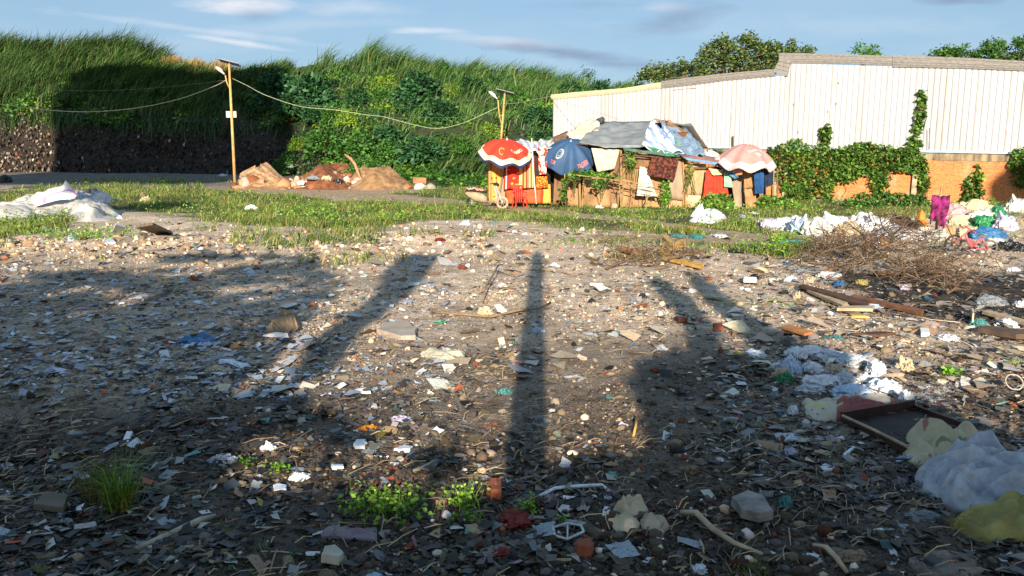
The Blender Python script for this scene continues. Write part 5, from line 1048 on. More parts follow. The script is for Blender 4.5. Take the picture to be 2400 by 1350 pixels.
def text_on(name, body, size, mapf, mat, parent, extr=.0):
    cu = bpy.data.curves.new(name, 'FONT'); cu.body = body; cu.size = size; cu.align_x = 'CENTER'; cu.align_y = 'CENTER'; cu.resolution_u = 3; cu.offset = size*.02
    o = bpy.data.objects.new(name, cu); col.objects.link(o); dg = bpy.context.evaluated_depsgraph_get(); me = bpy.data.meshes.new_from_object(o.evaluated_get(dg)); bpy.data.objects.remove(o)
    bm = bmesh.new(); bm.from_mesh(me); bmesh.ops.subdivide_edges(bm, edges=[e for e in bm.edges if e.calc_length() > size*.12], cuts=2); bmesh.ops.triangulate(bm, faces=bm.faces)
    for v in bm.verts: v.co = mapf(v.co.x, v.co.y)
    bm.to_mesh(me); bm.free(); me.materials.clear(); me.materials.append(mat); o = bpy.data.objects.new(name, me); col.objects.link(o); o.parent = parent; return o
def build_umbrella(apex, R, H, tilt, yaw, cols, label, marks, npan=8, polelen=2.3, valance=.12, seed=0, foot_px=None, sagk=.10):
    """canopy built round the origin, apex at z=H; then tilted towards the viewer"""
    root = empty('beach_umbrella'); tag(root, label, 'umbrella', None)
    nr, ns = 14, 8; V = []; C = []; T = npan*ns
    def dome(rr, th, lift=0):
        fr = (th/(2*math.pi)*npan) % 1; s = math.sin(math.pi*fr)**2
        w_ = float(vn(np.array([[math.cos(th)*1.3+seed, math.sin(th)*1.3, rr*1.5]]), 7)[0]); z = H*(1-rr**2.1)-sagk*s*rr**1.6*R*1.5+lift+.07*w_*rr; r = R*rr*(1-.09*s*rr**2+.04*w_*rr); return Vector((r*math.cos(th), r*math.sin(th), z))
    base, cream, low = cols
    for i in range(nr+1):
        rr = i/nr
        for k in range(T): V.append(dome(rr, 2*math.pi*k/T)); C.append(cream if rr > .9 else base)
    for k in range(T):
        p = dome(1, 2*math.pi*k/T); fr = (k/ns) % 1; V.append(p+Vector((p.x*.02, p.y*.02, -valance*(.6+.4*math.sin(math.pi*fr))))); C.append(low)
    Vd = []; Cd = []; Fc = []
    def vid(i, k): return i*T+(k % T)
    for i in range(nr+1):
        for k in range(T):
            ids = [vid(i, k), vid(i, k+1), vid(i+1, k+1), vid(i+1, k)]; cc = low if i == nr else (cream if (i+.5)/nr > .88 else base)
            b = len(Vd)
            for q in ids: Vd.append(V[q]); Cd.append(cc)
            Fc.append([b, b+3, b+2, b+1])
    o = npmesh('canopy', Vd, Fc, np.array(Cd), pm('umbrella_cloth', ONE, (.86, .85, .84), scale=2.5, rough=.6, bump=.1, attr=True, trans=.15))
    bm = bmesh.new(); bm.from_mesh(o.data); bmesh.ops.remove_doubles(bm, verts=bm.verts, dist=1e-5) if False else None; bm.free()
    o.parent = root
    mb = MB(); mb.tube([(0, 0, H+.06), (0, 0, H-polelen)], .022, 8); mb.build('pole', pm('umbrella_pole', S('b8b4ac'), rough=.4), root, smooth=True)
    for k in range(npan):
        th = 2*math.pi*k/npan; mb = MB(); mb.tube([dome(r_, th)+Vector((0, 0, -.012)) for r_ in (0, .3, .6, .8, 1)], .008, 4); mb.build('rib', pm('umbrella_pole', S('b8b4ac')), root)
    mb = MB(); mb.tube([(0, 0, H), (0, 0, H+.05), (0, 0, H+.09)], [.05, .03, .008], 8); mb.build('finial', pm('umbrella_pole', S('b8b4ac')), root)
    for body, size, th0, r0, colr in marks:
        def mf(u, v, th0=th0, r0=r0):
            rr = (r0-v)/R; return dome(rr, th0+u/max(r0-v, .1), .012)
        mat = pm('print_'+colr, S(colr), rough=.6, bump=0)
        if body.startswith('ring'):
            mb = MB(); rad = size; N_ = 28; pr = []
            for q in range(N_+1 if body == 'ring' else 22):
                a = 2*math.pi*q/N_+(.8 if body != 'ring' else 0); pr.append((math.cos(a), math.sin(a)))
            ell = 1.0; vs = [mf(c*rad, s*rad*1.15) for c, s in pr]+[mf(c*rad*.72, s*rad*1.15*.72) for c, s in pr]; n_ = len(pr)
            mb.add(vs, [(i, i+1, n_+i+1, n_+i) for i in range(n_-1)]); mb.build('emblem', mat, root)
        else: text_on('lettering', body, size, mf, mat, root)
    root.rotation_mode = 'QUATERNION'; q = Quaternion((0, 0, 1), yaw); tv = Quaternion(Vector((1, 0, 0)), tilt[0]) @ Quaternion(Vector((0, 1, 0)), tilt[1]); root.rotation_quaternion = tv @ q
    root.location = Vector(apex)-(root.rotation_quaternion @ Vector((0, 0, H))); return root
def build_umbrellas():
    build_umbrella(P(1188, 328, 32.4), 1.14, .54, (.34, .12), .25, (S('cf3f2b'), S('dccfb2'), S('26365a')), 'red and cream beach umbrella at the left end of the shack', [('CAMBODIA', .16, -math.pi*.5+.62, .72, 'e8d4b0'), ('ringC', .12, -math.pi*.5-.5, .70, 'cf9a50')], seed=1)
    build_umbrella(P(1338, 331, 32.5), 1.08, .78, (.62, .05), .05, (S('35557c'), S('35557c'), S('2c4a6c')), 'dark blue beach umbrella tilted forward in the middle of the shack front', [('TIGER', .17, -math.pi*.5+.55, .93, 'e07a78'), ('TIGER', .13, -math.pi*.5-.95, .95, 'd08a88'), ('ring', .15, -math.pi*.5-.82, .66, 'a9b4b4'), ('ring', .08, -math.pi*.5-.82, .66, '8fa0a4')], valance=.05, seed=2)
    build_umbrella(P(1752, 338, 31.6), 1.2, .72, (.16, .06), .35, (S('bf908c'), S('d2c6be'), S('c4a49e')), 'faded pink beach umbrella at the right end of the shack', [('CAMBODIA', .12, -math.pi*.5, .58, 'e6d2ca'), ('W', .22, -math.pi*.5+.02, .80, 'f0e4dc'), ('ring', .06, -math.pi*.5+.75, 1.02, '8c9694')], valance=.06, seed=3)
build_umbrellas()

# ------------------------------------------------------------------ chair, scooter, small things by the shack
def build_chair():
    root = empty('plastic_chair', (0, 0, 0), 'red plastic chair standing in front of the carpet', 'chair'); m = pm('red_plastic', S('cf3a30'), S('b83028'), scale=3, rough=.4)
    mb = MB(); mb.box((0, 0, .42), (.42, .40, .03)); mb.box((0, -.2, .40), (.42, .02, .06)); mb.build('seat', m, root, bevel=.01)
    mb = MB()
    for x in (-.16, -.08, 0, .08, .16): mb.box((x, .21+.03, .64), (.05, .018, .42), Matrix.Rotation(-.12, 3, 'X'))
    mb.box((0, .27, .85), (.44, .025, .07), Matrix.Rotation(-.12, 3, 'X')); mb.build('backrest', m, root, bevel=.008)
    for sx in (-1, 1):
        mb = MB(); mb.tube([(sx*.22, -.1, .62), (sx*.23, -.16, .6), (sx*.22, -.18, .44)], .018, 6); mb.tube([(sx*.22, .24, .62), (sx*.22, -.1, .62)], .02, 6); mb.build('armrest', m, root)
        for sy in (-1, 1): mb = MB(); mb.tube([(sx*.19, sy*.17, .41), (sx*.24, sy*.23, 0)], [.025, .018], 6); mb.build('leg', m, root)
    p = P(1218, 478, 31.9); root.location = (p.x, p.y, float(hgt(p.x, p.y))); root.rotation_euler = (0, 0, .3)
    root.scale = (1.05, 1.05, 1.05)
build_chair()
def wheel(mb_t, mb_r, c, R, w=.05, spokes=10, sr=.006):
    c = Vector(c); n = 24
    mb_t.tube([c+Vector((R*math.cos(2*math.pi*i/n), 0, R*math.sin(2*math.pi*i/n))) for i in range(n+1)], w, 8, caps=False)
    for i in range(spokes):
        a = 2*math.pi*i/spokes; mb_r.tube([c, c+Vector((R*math.cos(a), 0, R*math.sin(a)))], sr, 4)
    mb_r.tube([c+Vector((0, -.05, 0)), c+Vector((0, .05, 0))], .04, 8)
def build_scooter():
    root = empty('scooter', (0, 0, 0), 'worn pale pink motor scooter parked beside the red chair', 'scooter')
    pink = pm('faded_pink_paint', S('d0a094'), S('b98a7c'), scale=4, rough=.45, spec=.4); blk = pm('black_rubber', S('2a2a2c'), rough=.7); sil = pm('dusty_metal', S('a59c8c'), rough=.5, metal=.3); dust = pm('dusty_panel', S('a8937a'), S('8c7a62'), scale=4, rough=.7)
    for x in (-.62, .62):
        wb = empty('wheel'); wb.parent = root; t = MB(); r = MB(); wheel(t, r, (x, 0, .25), .20, .055, 6, .018); t.build('tyre', blk if x < 0 else dust, wb, smooth=True); r.build('rim', sil, wb)
    mb = MB()     # rear body: lofted sections along x
    def loft(mb, secs, n=12):
        vs = []
        for x, cy, cz, w, h in secs:
            for k in range(n): a = 2*math.pi*k/n; vs.append((x, cy+w*math.cos(a), cz+h*math.sin(a)))
        mb.add(vs, [(i*n+k, (i+1)*n+k, (i+1)*n+(k+1) % n, i*n+(k+1) % n) for i in range(len(secs)-1) for k in range(n)]+[tuple(range(n)), tuple((len(secs)-1)*n+k for k in range(n-1, -1, -1))])
    loft(mb, [(-.9, 0, .62, .05, .04), (-.75, 0, .56, .13, .12), (-.45, 0, .48, .17, .20), (-.15, 0, .42, .15, .18), (0, 0, .34, .12, .12)]); mb.build('rear_body', dust, root, smooth=True)
    mb = MB(); loft(mb, [(-.05, 0, .30, .15, .04), (.2, 0, .28, .16, .04), (.36, 0, .32, .14, .05)]); mb.build('footboard', sil, root, smooth=True)
    mb = MB(); loft(mb, [(-.85, 0, .72, .08, .03), (-.6, 0, .74, .14, .05), (-.3, 0, .71, .14, .05), (-.05, 0, .66, .10, .04)]); mb.build('seat', blk, root, smooth=True)
    mb = MB(); vs = []
    for x, z, w in ((.38, .28, .12), (.42, .5, .17), (.38, .75, .16), (.32, .92, .10)): vs += [(x, -w, z), (x+.06, 0, z+.01), (x, w, z)]
    mb.add([(a, b, c) for a, b, c in vs]+[(a-.04, b, c) for a, b, c in vs], [(3*i+j, 3*i+3+j, 3*i+4+j, 3*i+1+j) for i in range(3) for j in range(2)]+[(12+3*i+j, 12+3*i+1+j, 12+3*i+4+j, 12+3*i+3+j) for i in range(3) for j in range(2)]+[(0, 12, 15, 3), (3, 15, 18, 6), (6, 18, 21, 9), (2, 5, 17, 14), (5, 8, 20, 17), (8, 11, 23, 20)]); mb.build('leg_shield', pink, root, smooth=True)
    mb = MB(); loft(mb, [(.42, 0, .42, .05, .05), (.55, 0, .50, .075, .04), (.72, 0, .46, .07, .04), (.86, 0, .34, .05, .03)]); mb.build('front_fender', pink, root, smooth=True)
    mb = MB(); mb.tube([(.62, .06, .25), (.5, .05, .6), (.36, 0, .95)], .03, 8); mb.tube([(.62, -.06, .25), (.5, -.05, .6), (.36, 0, .95)], .03, 8); mb.build('fork', sil, root)
    hb = MB(); hb.tube([(.22, -.34, 1.0), (.34, -.15, 1.02), (.36, 0, .98), (.34, .15, 1.02), (.22, .34, 1.0)], .02, 8); o = hb.build('handlebar', blk, root, smooth=True)
    mb = MB(); loft(mb, [(.28, 0, .98, .12, .05), (.38, 0, .99, .13, .07), (.47, 0, .95, .08, .06)]); mb.build('headlight', blk, root, smooth=True)
    for sy in (-1, 1): mb = MB(); mb.tube([(.3, sy*.26, 1.0), (.28, sy*.3, 1.18)], .008, 5); mb.box((.28, sy*.3, 1.22), (.02, .11, .07)); mb.build('mirror', blk, root)
    p = P(1142, 476, 31.4); root.location = (p.x, p.y, float(hgt(p.x, p.y))); root.rotation_euler = (0, 0, -.25)
    s = empty('seat_cushion'); bpy.data.objects.remove(s)
    c = [Vector((-.8, -.2, .80)), Vector((-.1, -.2, .74)), Vector((-.1, .22, .72)), Vector((-.8, .22, .76))]; M_ = Matrix.Translation(root.location) @ Matrix.Rotation(-.25, 4, 'Z')
    sheet('pink_blanket', [M_ @ v for v in c], 14, 10, pm('pink_blanket', S('d9988c'), S('c07c72'), scale=5, rough=.9), None, wr=.05, thick=.05, tagged=('pink folded blanket lying on the scooter seat', 'blanket'))
build_scooter()

# ------------------------------------------------------------------ builders for rubbish
def obj_mat(o, mat):
    o.material_slots[0].link = 'OBJECT'; o.material_slots[0].material = mat
def crumple_proto(seed, sub=4, flat=.45, sharp=.22):
    V, Fc = icos(sub); q = V*1.15+seed*7.3
    w = q+.6*np.stack([vn(q*1.1+3, seed+7), vn(q*1.1-3, seed+8), vn(q*1.1+8, seed+9)], -1); rd = lambda t: (1-np.abs(t))**2.2
    d = 1+.34*vn(q*.9, seed)+.50*(rd(vn(w*np.array([1.5, 2.6, 2.0]), seed+1))-.4)+.20*(rd(vn(w*np.array([4.6, 2.8, 3.6]), seed+2))-.4)+.04*(rd(vn(w*8, seed+3))-.4)
    V = V*np.array([1, 1, .8])*d[:, None]; knot = np.exp(-((V[:, 0]-.75*np.cos(seed))**2+(V[:, 1]-.6*np.sin(seed))**2)/.06); V[:, 2] += .35*knot*(V[:, 2] > 0); V[:, 2] = np.where(V[:, 2] < 0, V[:, 2]*.22, V[:, 2]*(1-flat*.3))
    V[:, 0] *= 1.0+.25*np.sin(seed); m = np.abs(V[:, :2]).max(); V /= m
    return V, Fc
BAGS = []
for k in range(9):
    V, Fc = crumple_proto(k+1, 5)
    me = npmesh('bag', V, Fc, None, stonem, None, smooth=True); BAGS.append(me.data); bpy.data.objects.remove(me)
def plastic(name, c, c2=None, rough=.4, trans=.15, scale=5, bump=.8, **k):
    new = name not in MATS; m = pm(name, S(c), S(c2) if c2 else None, scale=scale, rough=rough, trans=trans, bump=bump, bscale=scale*1.1, bdist=.035, spec=.45, **k)
    if new:
        for nd in m.node_tree.nodes:
            if nd.type == 'BUMP':
                t = nd.inputs['Height'].links[0].from_node; t.noise_type = 'RIDGED_MULTIFRACTAL'; t.inputs['Detail'].default_value = 3
    return m
PB = {'white': plastic('white_bag', 'eceef2', 'cfd3da'), 'clear': plastic('clear_bag', 'd3d8de', 'a7afb8', rough=.25), 'cream': plastic('cream_sack', 'cdbfa4', 'a89878', rough=.6), 'tan': plastic('tan_sack', '8f7a60', '6b5844', rough=.8, trans=0),
      'grey': plastic('grey_bag', '8a9096', '5f666d'), 'black': plastic('black_bag', '1f2225', '141618', rough=.3, trans=0), 'blue': plastic('blue_bag', '3f78ab', '2c5a86'), 'green': plastic('green_bag', '2f8f5a', '1f6a42'),
      'teal': plastic('teal_bag', '4f8f8c', '3a6f70'), 'red': plastic('red_bag', '8f2c24', '5f1a16', rough=.7), 'orange': plastic('orange_bag', 'd98a24', 'b36a18', rough=.6), 'yellow': plastic('yellow_sack', 'a0934c', '736a34', rough=.6, trans=.05),
      'pink': plastic('pink_bag', 'd6a3a3', 'b98488'), 'lilac': plastic('lilac_bag', 'c2b9cc', 'a29ab0'), 'paleblue': plastic('paleblue_bag', 'c3d3e6', '9fb4cf'), 'mixed': plastic('mixed_sack', 'd8cfc0', '8fa0a8', scale=3)}
def bag(px, py, w, h, mat, label, name='plastic_bag', cat='bag', dep=None, k=None, rz=None, group=None, tilt=0, zoff=0.0):
    """px,py: middle of the foot in the photograph; w,h in photo pixels"""
    r = random.Random(int(px*7+py*13)); p = Gv(px, py); s = p.y/F; k = k if k is not None else r.randrange(len(BAGS))
    o = bpy.data.objects.new(name, BAGS[k]); col.objects.link(o); obj_mat(o, PB[mat] if isinstance(mat, str) else mat)
    ww = w*s/2; dd = dep if dep else ww*r.uniform(.7, .95); o.location = (p.x, p.y+dd*.6, float(hgt(p.x, p.y+dd*.6))+zoff); o.scale = (ww, dd, max(h*s*.95, .02)); o.rotation_euler = (tilt, 0, rz if rz is not None else 0)
    return tag(o, label, cat, group)
def dist_poly(x, y, poly):
    d = np.full(x.shape, 1e9); n = len(poly)
    for i in range(n):
        x1, y1 = poly[i]; x2, y2 = poly[(i+1) % n]; L2 = (x2-x1)**2+(y2-y1)**2+1e-12
        t = np.clip(((x-x1)*(x2-x1)+(y-y1)*(y2-y1))/L2, 0, 1); d = np.minimum(d, np.hypot(x-x1-t*(x2-x1), y-y1-t*(y2-y1)))
    return d
def drape(name, poly, h, mat, label, cat, res=.02, seed=0, edge=.1, wr=1.0, ws=3.0, aniso=(1, 1), colfn=None, group=None, base=.0, parent=None, ex=.6):
    """crumpled cloth or sack lying on the ground inside an outline"""
    W = [Gv(a, b) for a, b in poly]; wx = [(p.x, p.y) for p in W]; x0, x1 = min(p[0] for p in wx), max(p[0] for p in wx); y0, y1 = min(p[1] for p in wx), max(p[1] for p in wx)
    # star-shaped net: rings from the middle to a smooth outline
    n_ = len(wx); per = np.array(wx+[wx[0]]); seg = np.hypot(*np.diff(per, axis=0).T); cum = np.concatenate([[0], np.cumsum(seg)]); N = int(np.clip(cum[-1]/res, 40, 420)); tt = np.linspace(0, cum[-1], N, endpoint=False)
    bx = np.interp(tt, cum, per[:, 0]); by = np.interp(tt, cum, per[:, 1]); kk = max(1, N//60)
    for _ in range(3): bx = (np.roll(bx, kk)+np.roll(bx, -kk)+2*bx)/4; by = (np.roll(by, kk)+np.roll(by, -kk)+2*by)/4
    cx0, cy0 = bx.mean(), by.mean(); wob = 1+.06*vn(np.stack([bx*3/ max(.3, edge*4), by*3/max(.3, edge*4), bx*0+seed], -1), seed); bx = cx0+(bx-cx0)*wob; by = cy0+(by-cy0)*wob
    M_ = int(np.clip(.5*max(x1-x0, y1-y0)/res, 14, 110)); tr_ = np.concatenate([np.linspace(0, 1, M_+1)**.8, [1.0]])[:, None]; X = cx0+(bx-cx0)[None]*tr_; Y = cy0+(by-cy0)[None]*tr_
    outl = list(zip(bx[::max(1, N//90)], by[::max(1, N//90)])); d = dist_poly(X, Y, outl); d[-2:] = 0; e = np.minimum(d/edge, 1)**ex
    q = np.stack([X*ws*aniso[0], Y*ws*aniso[1], X*0+seed*2.3], -1)
    cs, sn = math.cos(.7+seed), math.sin(.7+seed); R1 = np.array([[cs, -sn, 0], [sn, cs, 0], [0, 0, 1]]); R2 = R1 @ R1
    wv = q+.55*np.stack([vn(q*.9+9, seed+11), vn(q*.9-9, seed+12), 0*X], -1)
    q1 = (wv @ R1)*np.array([1.15, .55, 1]); q2_ = (wv @ R2)*np.array([2.6, 1.1, 1]); q3 = (wv @ R1.T)*np.array([5.2, 2.4, 1])
    rr_ = np.random.default_rng(seed+900); ext = max(x1-x0, y1-y0); K = int(np.clip(30*wr*(ws/4)**.5, 12, 60)); Xw = X+.22*edge*2*vn(q*1.3, seed+1); Yw = Y+.22*edge*2*vn(q*1.3+5, seed+2); rg = np.full(X.shape, .10)+.10*vn(wv, seed+3)
    for k in range(K):
        a_ = rr_.uniform(0, 6.28); L2_ = ext*rr_.uniform(.08, .38); mx_ = rr_.uniform(x0, x1); my_ = rr_.uniform(y0, y1); sx_, sy_ = L2_*math.cos(a_), L2_*math.sin(a_); t_ = np.clip(((Xw-mx_)*sx_+(Yw-my_)*sy_)/(L2_**2), -1, 1)
        dd_ = np.hypot(Xw-mx_-t_*sx_, Yw-my_-t_*sy_); w_ = edge*rr_.uniform(.5, 2.0)*(1-.35*np.abs(t_)); am = rr_.uniform(.35, 1.15)*(1-.5*t_**2); rg = np.maximum(rg, am*np.clip(1-dd_/w_, 0, 1)**.85)
    rg = rg+.06*wr*(1-np.abs(vn(q3, seed+4)))**2
    Z = hgt(X, Y)+.004+base+e*h*np.clip(rg, .06, 1.4)
    Z[-2] += .012; Z[-1] -= .03
    i = (np.arange(M_+1)[:, None]*N+np.arange(N)[None]); i2 = (np.arange(M_+1)[:, None]*N+(np.arange(N)[None]+1) % N)
    quad = np.stack([i, i+N, i2+N, i2], -1).reshape(-1, 4)
    C = None; V = np.stack([X, Y, Z], -1).reshape(-1, 3)
    if colfn is not None:
        px, py, _ = proj(V[:, 0], V[:, 1], hgt(V[:, 0], V[:, 1])); C = colfn(px, py, V)
    o = npmesh(name, V, quad, C, mat, parent, smooth=True)
    if parent is None: origin_to(o, (sum(p[0] for p in wx)/len(wx), sum(p[1] for p in wx)/len(wx), 0)); tag(o, label, cat, group)
    md = o.modifiers.new('t', 'SOLIDIFY'); md.thickness = .006; md.offset = 1
    return o
def slab(name, poly, th, mat, label, cat, tilt=(0, 0), group=None, bevel=.004, lift=0.0, jag=0):
    W = [Gv(a, b) for a, b in poly]; c = sum(W, Vector())/len(W); n = len(W)
    if jag:
        r = random.Random(int(c.x*100)); W2 = []
        for i in range(n):
            a, b = W[i], W[(i+1) % n]; W2.append(a)
            for k in (1, 2): p = a.lerp(b, k/3); W2.append(p+(p-c).normalized()*r.uniform(-jag, jag*.3))
        W = W2; n = len(W)
    lo = [Vector((p.x-c.x, p.y-c.y, -.01)) for p in W]; hi = [Vector((v.x*.985, v.y*.985, th)) for v in lo]
    mb = MB(); mb.add(lo+hi, [tuple(range(n-1, -1, -1)), tuple(range(n, 2*n))]+[(i, (i+1) % n, n+(i+1) % n, n+i) for i in range(n)])
    o = mb.build(name, mat, bevel=bevel); z = max(float(hgt(p.x, p.y)) for p in W); o.location = (c.x, c.y, z+lift if not tilt[0] and not tilt[1] else z+lift); o.rotation_euler = (tilt[0], tilt[1], 0); return tag(o, label, cat, group)
def stick(name, pts, r, mat, label, cat, lifts=None, group=None, sides=6, flat=None):
    W = []
    for i, (a, b) in enumerate(pts): p = Gv(a, b); W.append(p+Vector((0, 0, (lifts[i] if lifts else 0)+(r if not isinstance(r, list) else r[i])*.8)))
    mb = MB(); mb.tube(W, r, sides); o = mb.build(name, mat, smooth=True, origin=W[0]); return tag(o, label, cat, group)
WOOD_P = pm('pale_wood', S('b9a58a'), S('8f7c64'), scale=6, stretch=(1, 1, .3), rough=.8); WOOD_Y = pm('yellow_wood', S('cda35a'), S('a97f3c'), scale=6, rough=.8); WOOD_D = pm('dark_wood', S('5c4230'), S('3c2a1f'), scale=6, rough=.8)
CONC = pm('concrete', S('9d968b'), S('7e776d'), scale=8, rough=.95, bump=.4); CONCW = pm('warm_concrete', S('ad9072'), S('7c6148'), scale=5, rough=.95, bump=.5); FOAM = pm('white_foam', S('d9dde2'), S('c3c8ce'), scale=14, rough=.7, bump=.2)

# ------------------------------------------------------------------ countless small rubble and scraps
TONES = [S('bfa88c'), S('a08a72'), S('d6c2a6'), S('7c6e60'), S('e2d8ca'), S('4c4540'), S('b8704a'), S('e6e0d8')]
def build_litter():
    rng = np.random.default_rng(77)
    def field(n, ylo, yhi, p=1.0):
        py = ylo+(yhi-ylo)*rng.random(n)**p; px = rng.uniform(-160, 2560, n); x, y, z = G(px, py); return px, py, x, y, z
    def mask(x, y, z):
        gr, pa, bu, ash, mo, far = zone_masks(x, y, z); return gr, pa, bu, ash, mo
    # gravel
    px, py, x, y, z = field(84000, 505, 1390, .95); gr, pa, bu, ash, mo = mask(x, y, z)
    pt = n2(x, y, .8, 91)+.5*n2(x, y, .25, 92)
    k = (rng.random(len(x)) < np.clip(.45+1.35*pt, .05, 1)) & (rng.random(len(x)) > gr*.96) & (rng.random(len(x)) > bu*.75) & (rng.random(len(x)) > pa*.9)
    x, y, z, mo, bu = x[k], y[k], z[k], mo[k], bu[k]; n = len(x); s = np.clip(rng.lognormal(-4.75, .5, n), .004, .03)*(1+.075*np.clip(y-6, 0, 14))
    c = palette(rng, n, TONES, [5, 4, 3, 3, .9, 2.4, .8, .25])*(1-.86*(mo*(rng.random(n) < .95))[:, None])*(1-.6*bu[:, None])  # front gravel darkened for damp and for the shade there
    scatter_rocks('gravel', np.stack([x, y, z+s*.12], -1), s, c, rng, base=OCT); o = bpy.data.objects['gravel']; tag(o, 'gravel and crushed rubble strewn over the waste ground', 'gravel', kind='stuff')
    px, py, x, y, z = field(26000, 512, 1390, 1.15); gr, pa, bu, ash, mo = mask(x, y, z); pt = n2(x, y, 1.3, 93)+.6*n2(x, y, .4, 94); berm = np.exp(-((py-575)/42)**2)*(px < 1150)
    k = (rng.random(len(x)) < np.clip(.32+.9*pt+.85*berm, .02, 1)) & (rng.random(len(x)) > gr*.97) & (rng.random(len(x)) > bu*.8) & (rng.random(len(x)) > pa*.9)
    x, y, z, mo, bu, berm = x[k], y[k], z[k], mo[k], bu[k], berm[k]; n = len(x); s = np.clip(rng.lognormal(-4.25, .5, n), .008, .05)*(1+.05*np.clip(y-5, 0, 15))*(1+.6*berm)
    c = palette(rng, n, TONES, [4, 3, 4, 2, 1.5, 1, 1.2, .5])*(1-.83*(mo*(rng.random(n) < .94))[:, None])*(1-.6*bu[:, None])  # same damp and shade darkening in the rubble colours
    scatter_rocks('rubble', np.stack([x, y, z+s*.15], -1), s, c, rng); tag(bpy.data.objects['rubble'], 'small broken stones and brick crumbs covering the ground', 'rubble', kind='stuff')
    # shreds of plastic, paper and cloth
    px, py, x, y, z = field(66000, 512, 1390, .88); gr, pa, bu, ash, mo = mask(x, y, z); pt = n2(x, y, 1.0, 95)+.6*n2(x, y, .3, 96)+.45*(px > 1750)*(py < 900)+.8*sstep(600, 660, py)*sstep(960, 860, py)*sstep(900, 600, px)+.15*(py > 600)
    k = (rng.random(len(x)) < np.clip(.28+1.15*pt, .03, 1)) & (rng.random(len(x)) > gr*.93) & (rng.random(len(x)) > pa*.8)
    x, y, z, mo, bu = x[k], y[k], z[k], mo[k], bu[k]; n = len(x)
    a = rng.uniform(0, 6.28, n); s = np.clip(rng.lognormal(-4.35, .8, n), .003, .05)*(1+.10*np.clip(y-5, 0, 14)); asp = rng.uniform(.14, .8, n)
    bl = (x < -.6) & (y > 6.5) & (y < 15.5) & (rng.random(n) < .5); wl = (x >= -3) & (y > 6.5) & (y < 17) & (rng.random(n) < .28); s = np.where(wl & (rng.random(n) < .25), s*1.9, s)
    u = np.stack([np.cos(a), np.sin(a), rng.normal(0, .14, n)], -1)*s[:, None]; v = np.stack([-np.sin(a), np.cos(a), rng.normal(0, .20, n)], -1)*(s*asp)[:, None]
    c0 = np.stack([x, y, z+.006+s*.22], -1); j = lambda: rng.uniform(.6, 1.25, (n, 1)); lift = lambda: np.stack([0*s, 0*s, rng.uniform(-.25, .35, n)*s], -1)
    q = [c0-u*j()-v*j()+lift(), c0+u*j()-v*j()+lift(), c0+u*j()+v*j()+lift(), c0-u*j()+v*j()+lift()]; m1 = (q[0]+q[1])/2+lift()*.5; m2 = (q[2]+q[3])/2+lift()*.5
    V = np.stack([q[0], m1, m2, q[3], q[1], q[2]], 1).reshape(-1, 3); b = (np.arange(n)*6)[:, None]; Fc = np.stack([b+np.array([0, 1, 2, 3]), b+np.array([1, 4, 5, 2])], 1).reshape(-1, 4)
    cols = [S('c9c5be'), S('a8a29a'), S('847c72'), S('5a544e'), S('33302e'), S('dfe0e2'), S('8fa3b5'), S('5f9490'), S('a8553a'), S('9c8460'), S('3f6f9c'), S('b5a64f'), S('b08c9c')]
    c = palette(rng, n, cols, [2.4, 4, 4, 4, 3.5, .7, .8, .3, .5, 3, .15, .2, .25])*(1-.78*(mo*(rng.random(n) < .83))[:, None]); c = np.where(wl[:, None], palette(rng, n, [S('ddd0bc'), S('c4b49c'), S('e6dfd4'), S('b09c84'), S('c9c4c0')], [2, 3, 1.2, 2, 1]), c); c = np.where(bl[:, None], palette(rng, n, [S('c3cbd6'), S('a5aebc'), S('d9dde4'), S('8d97a6')], [2, 3, 1, 2]), c); c = np.where((bu > .5)[:, None], c*.55, c)  # most front scraps darkened too, shade included in their colour
    npmesh('scraps', V, Fc, np.repeat(c, 6, 0), scrapm); tag(bpy.data.objects['scraps'], 'scraps of plastic, paper and rag trodden into the ground', 'scraps', kind='stuff')
    # twigs and straw
    px, py, x, y, z = field(9000, 515, 1390, .85); gr, pa, bu, ash, mo = mask(x, y, z); pt = n2(x, y, 1.2, 97)+.5*(px > 1900)*(py < 850); k = rng.random(len(x)) < np.clip(.4+.8*pt, .03, 1)*(1-.7*gr); x, y, z = x[k], y[k], z[k]; n = len(x)
    a = rng.uniform(0, 3.14, n); L_ = rng.uniform(.015, .11, n)*(1+.08*np.clip(y-5, 0, 15)); w = rng.uniform(.001, .0035, n)*(1+.12*np.clip(y-5, 0, 15)); d = np.stack([np.cos(a), np.sin(a), rng.normal(0, .12, n)], -1); c0 = np.stack([x, y, z+.02], -1)
    p0, p1 = c0-d*L_[:, None], c0+d*L_[:, None]; pm_ = c0+rng.normal(0, .12, (n, 3))*L_[:, None]*np.array([1, 1, .3])+np.array([0, 0, .012]); up = np.array([0, 0, 1.])*w[:, None]; sd = np.stack([-np.sin(a), np.cos(a), 0*a], -1)*w[:, None]
    V = np.stack([p0-sd, p0+sd+up, pm_-sd, pm_+sd+up*1.5, p1-sd, p1+sd+up], 1).reshape(-1, 3); b = (np.arange(n)*6)[:, None]; Fc = np.stack([b+np.array([0, 1, 3, 2]), b+np.array([2, 3, 5, 4])], 1).reshape(-1, 4)
    npmesh('twigs', V, Fc, np.repeat(palette(rng, n, [S('8f7c64'), S('b5a07c'), S('5c4a3a')], [2, 2, 1]), 6, 0), scrapm); tag(bpy.data.objects['twigs'], 'broken twigs and straws scattered over the ground', 'twigs', kind='stuff')
    # repeated individual pieces: stones, brick bits, paper scraps, plastic shreds
    protos = []
    for k in range(7):
        V, Fc = chunk(k+5, 15); o = npmesh('rubble_stone', V, Fc, None, stonem); protos.append(o.data); bpy.data.objects.remove(o)
    brk = []
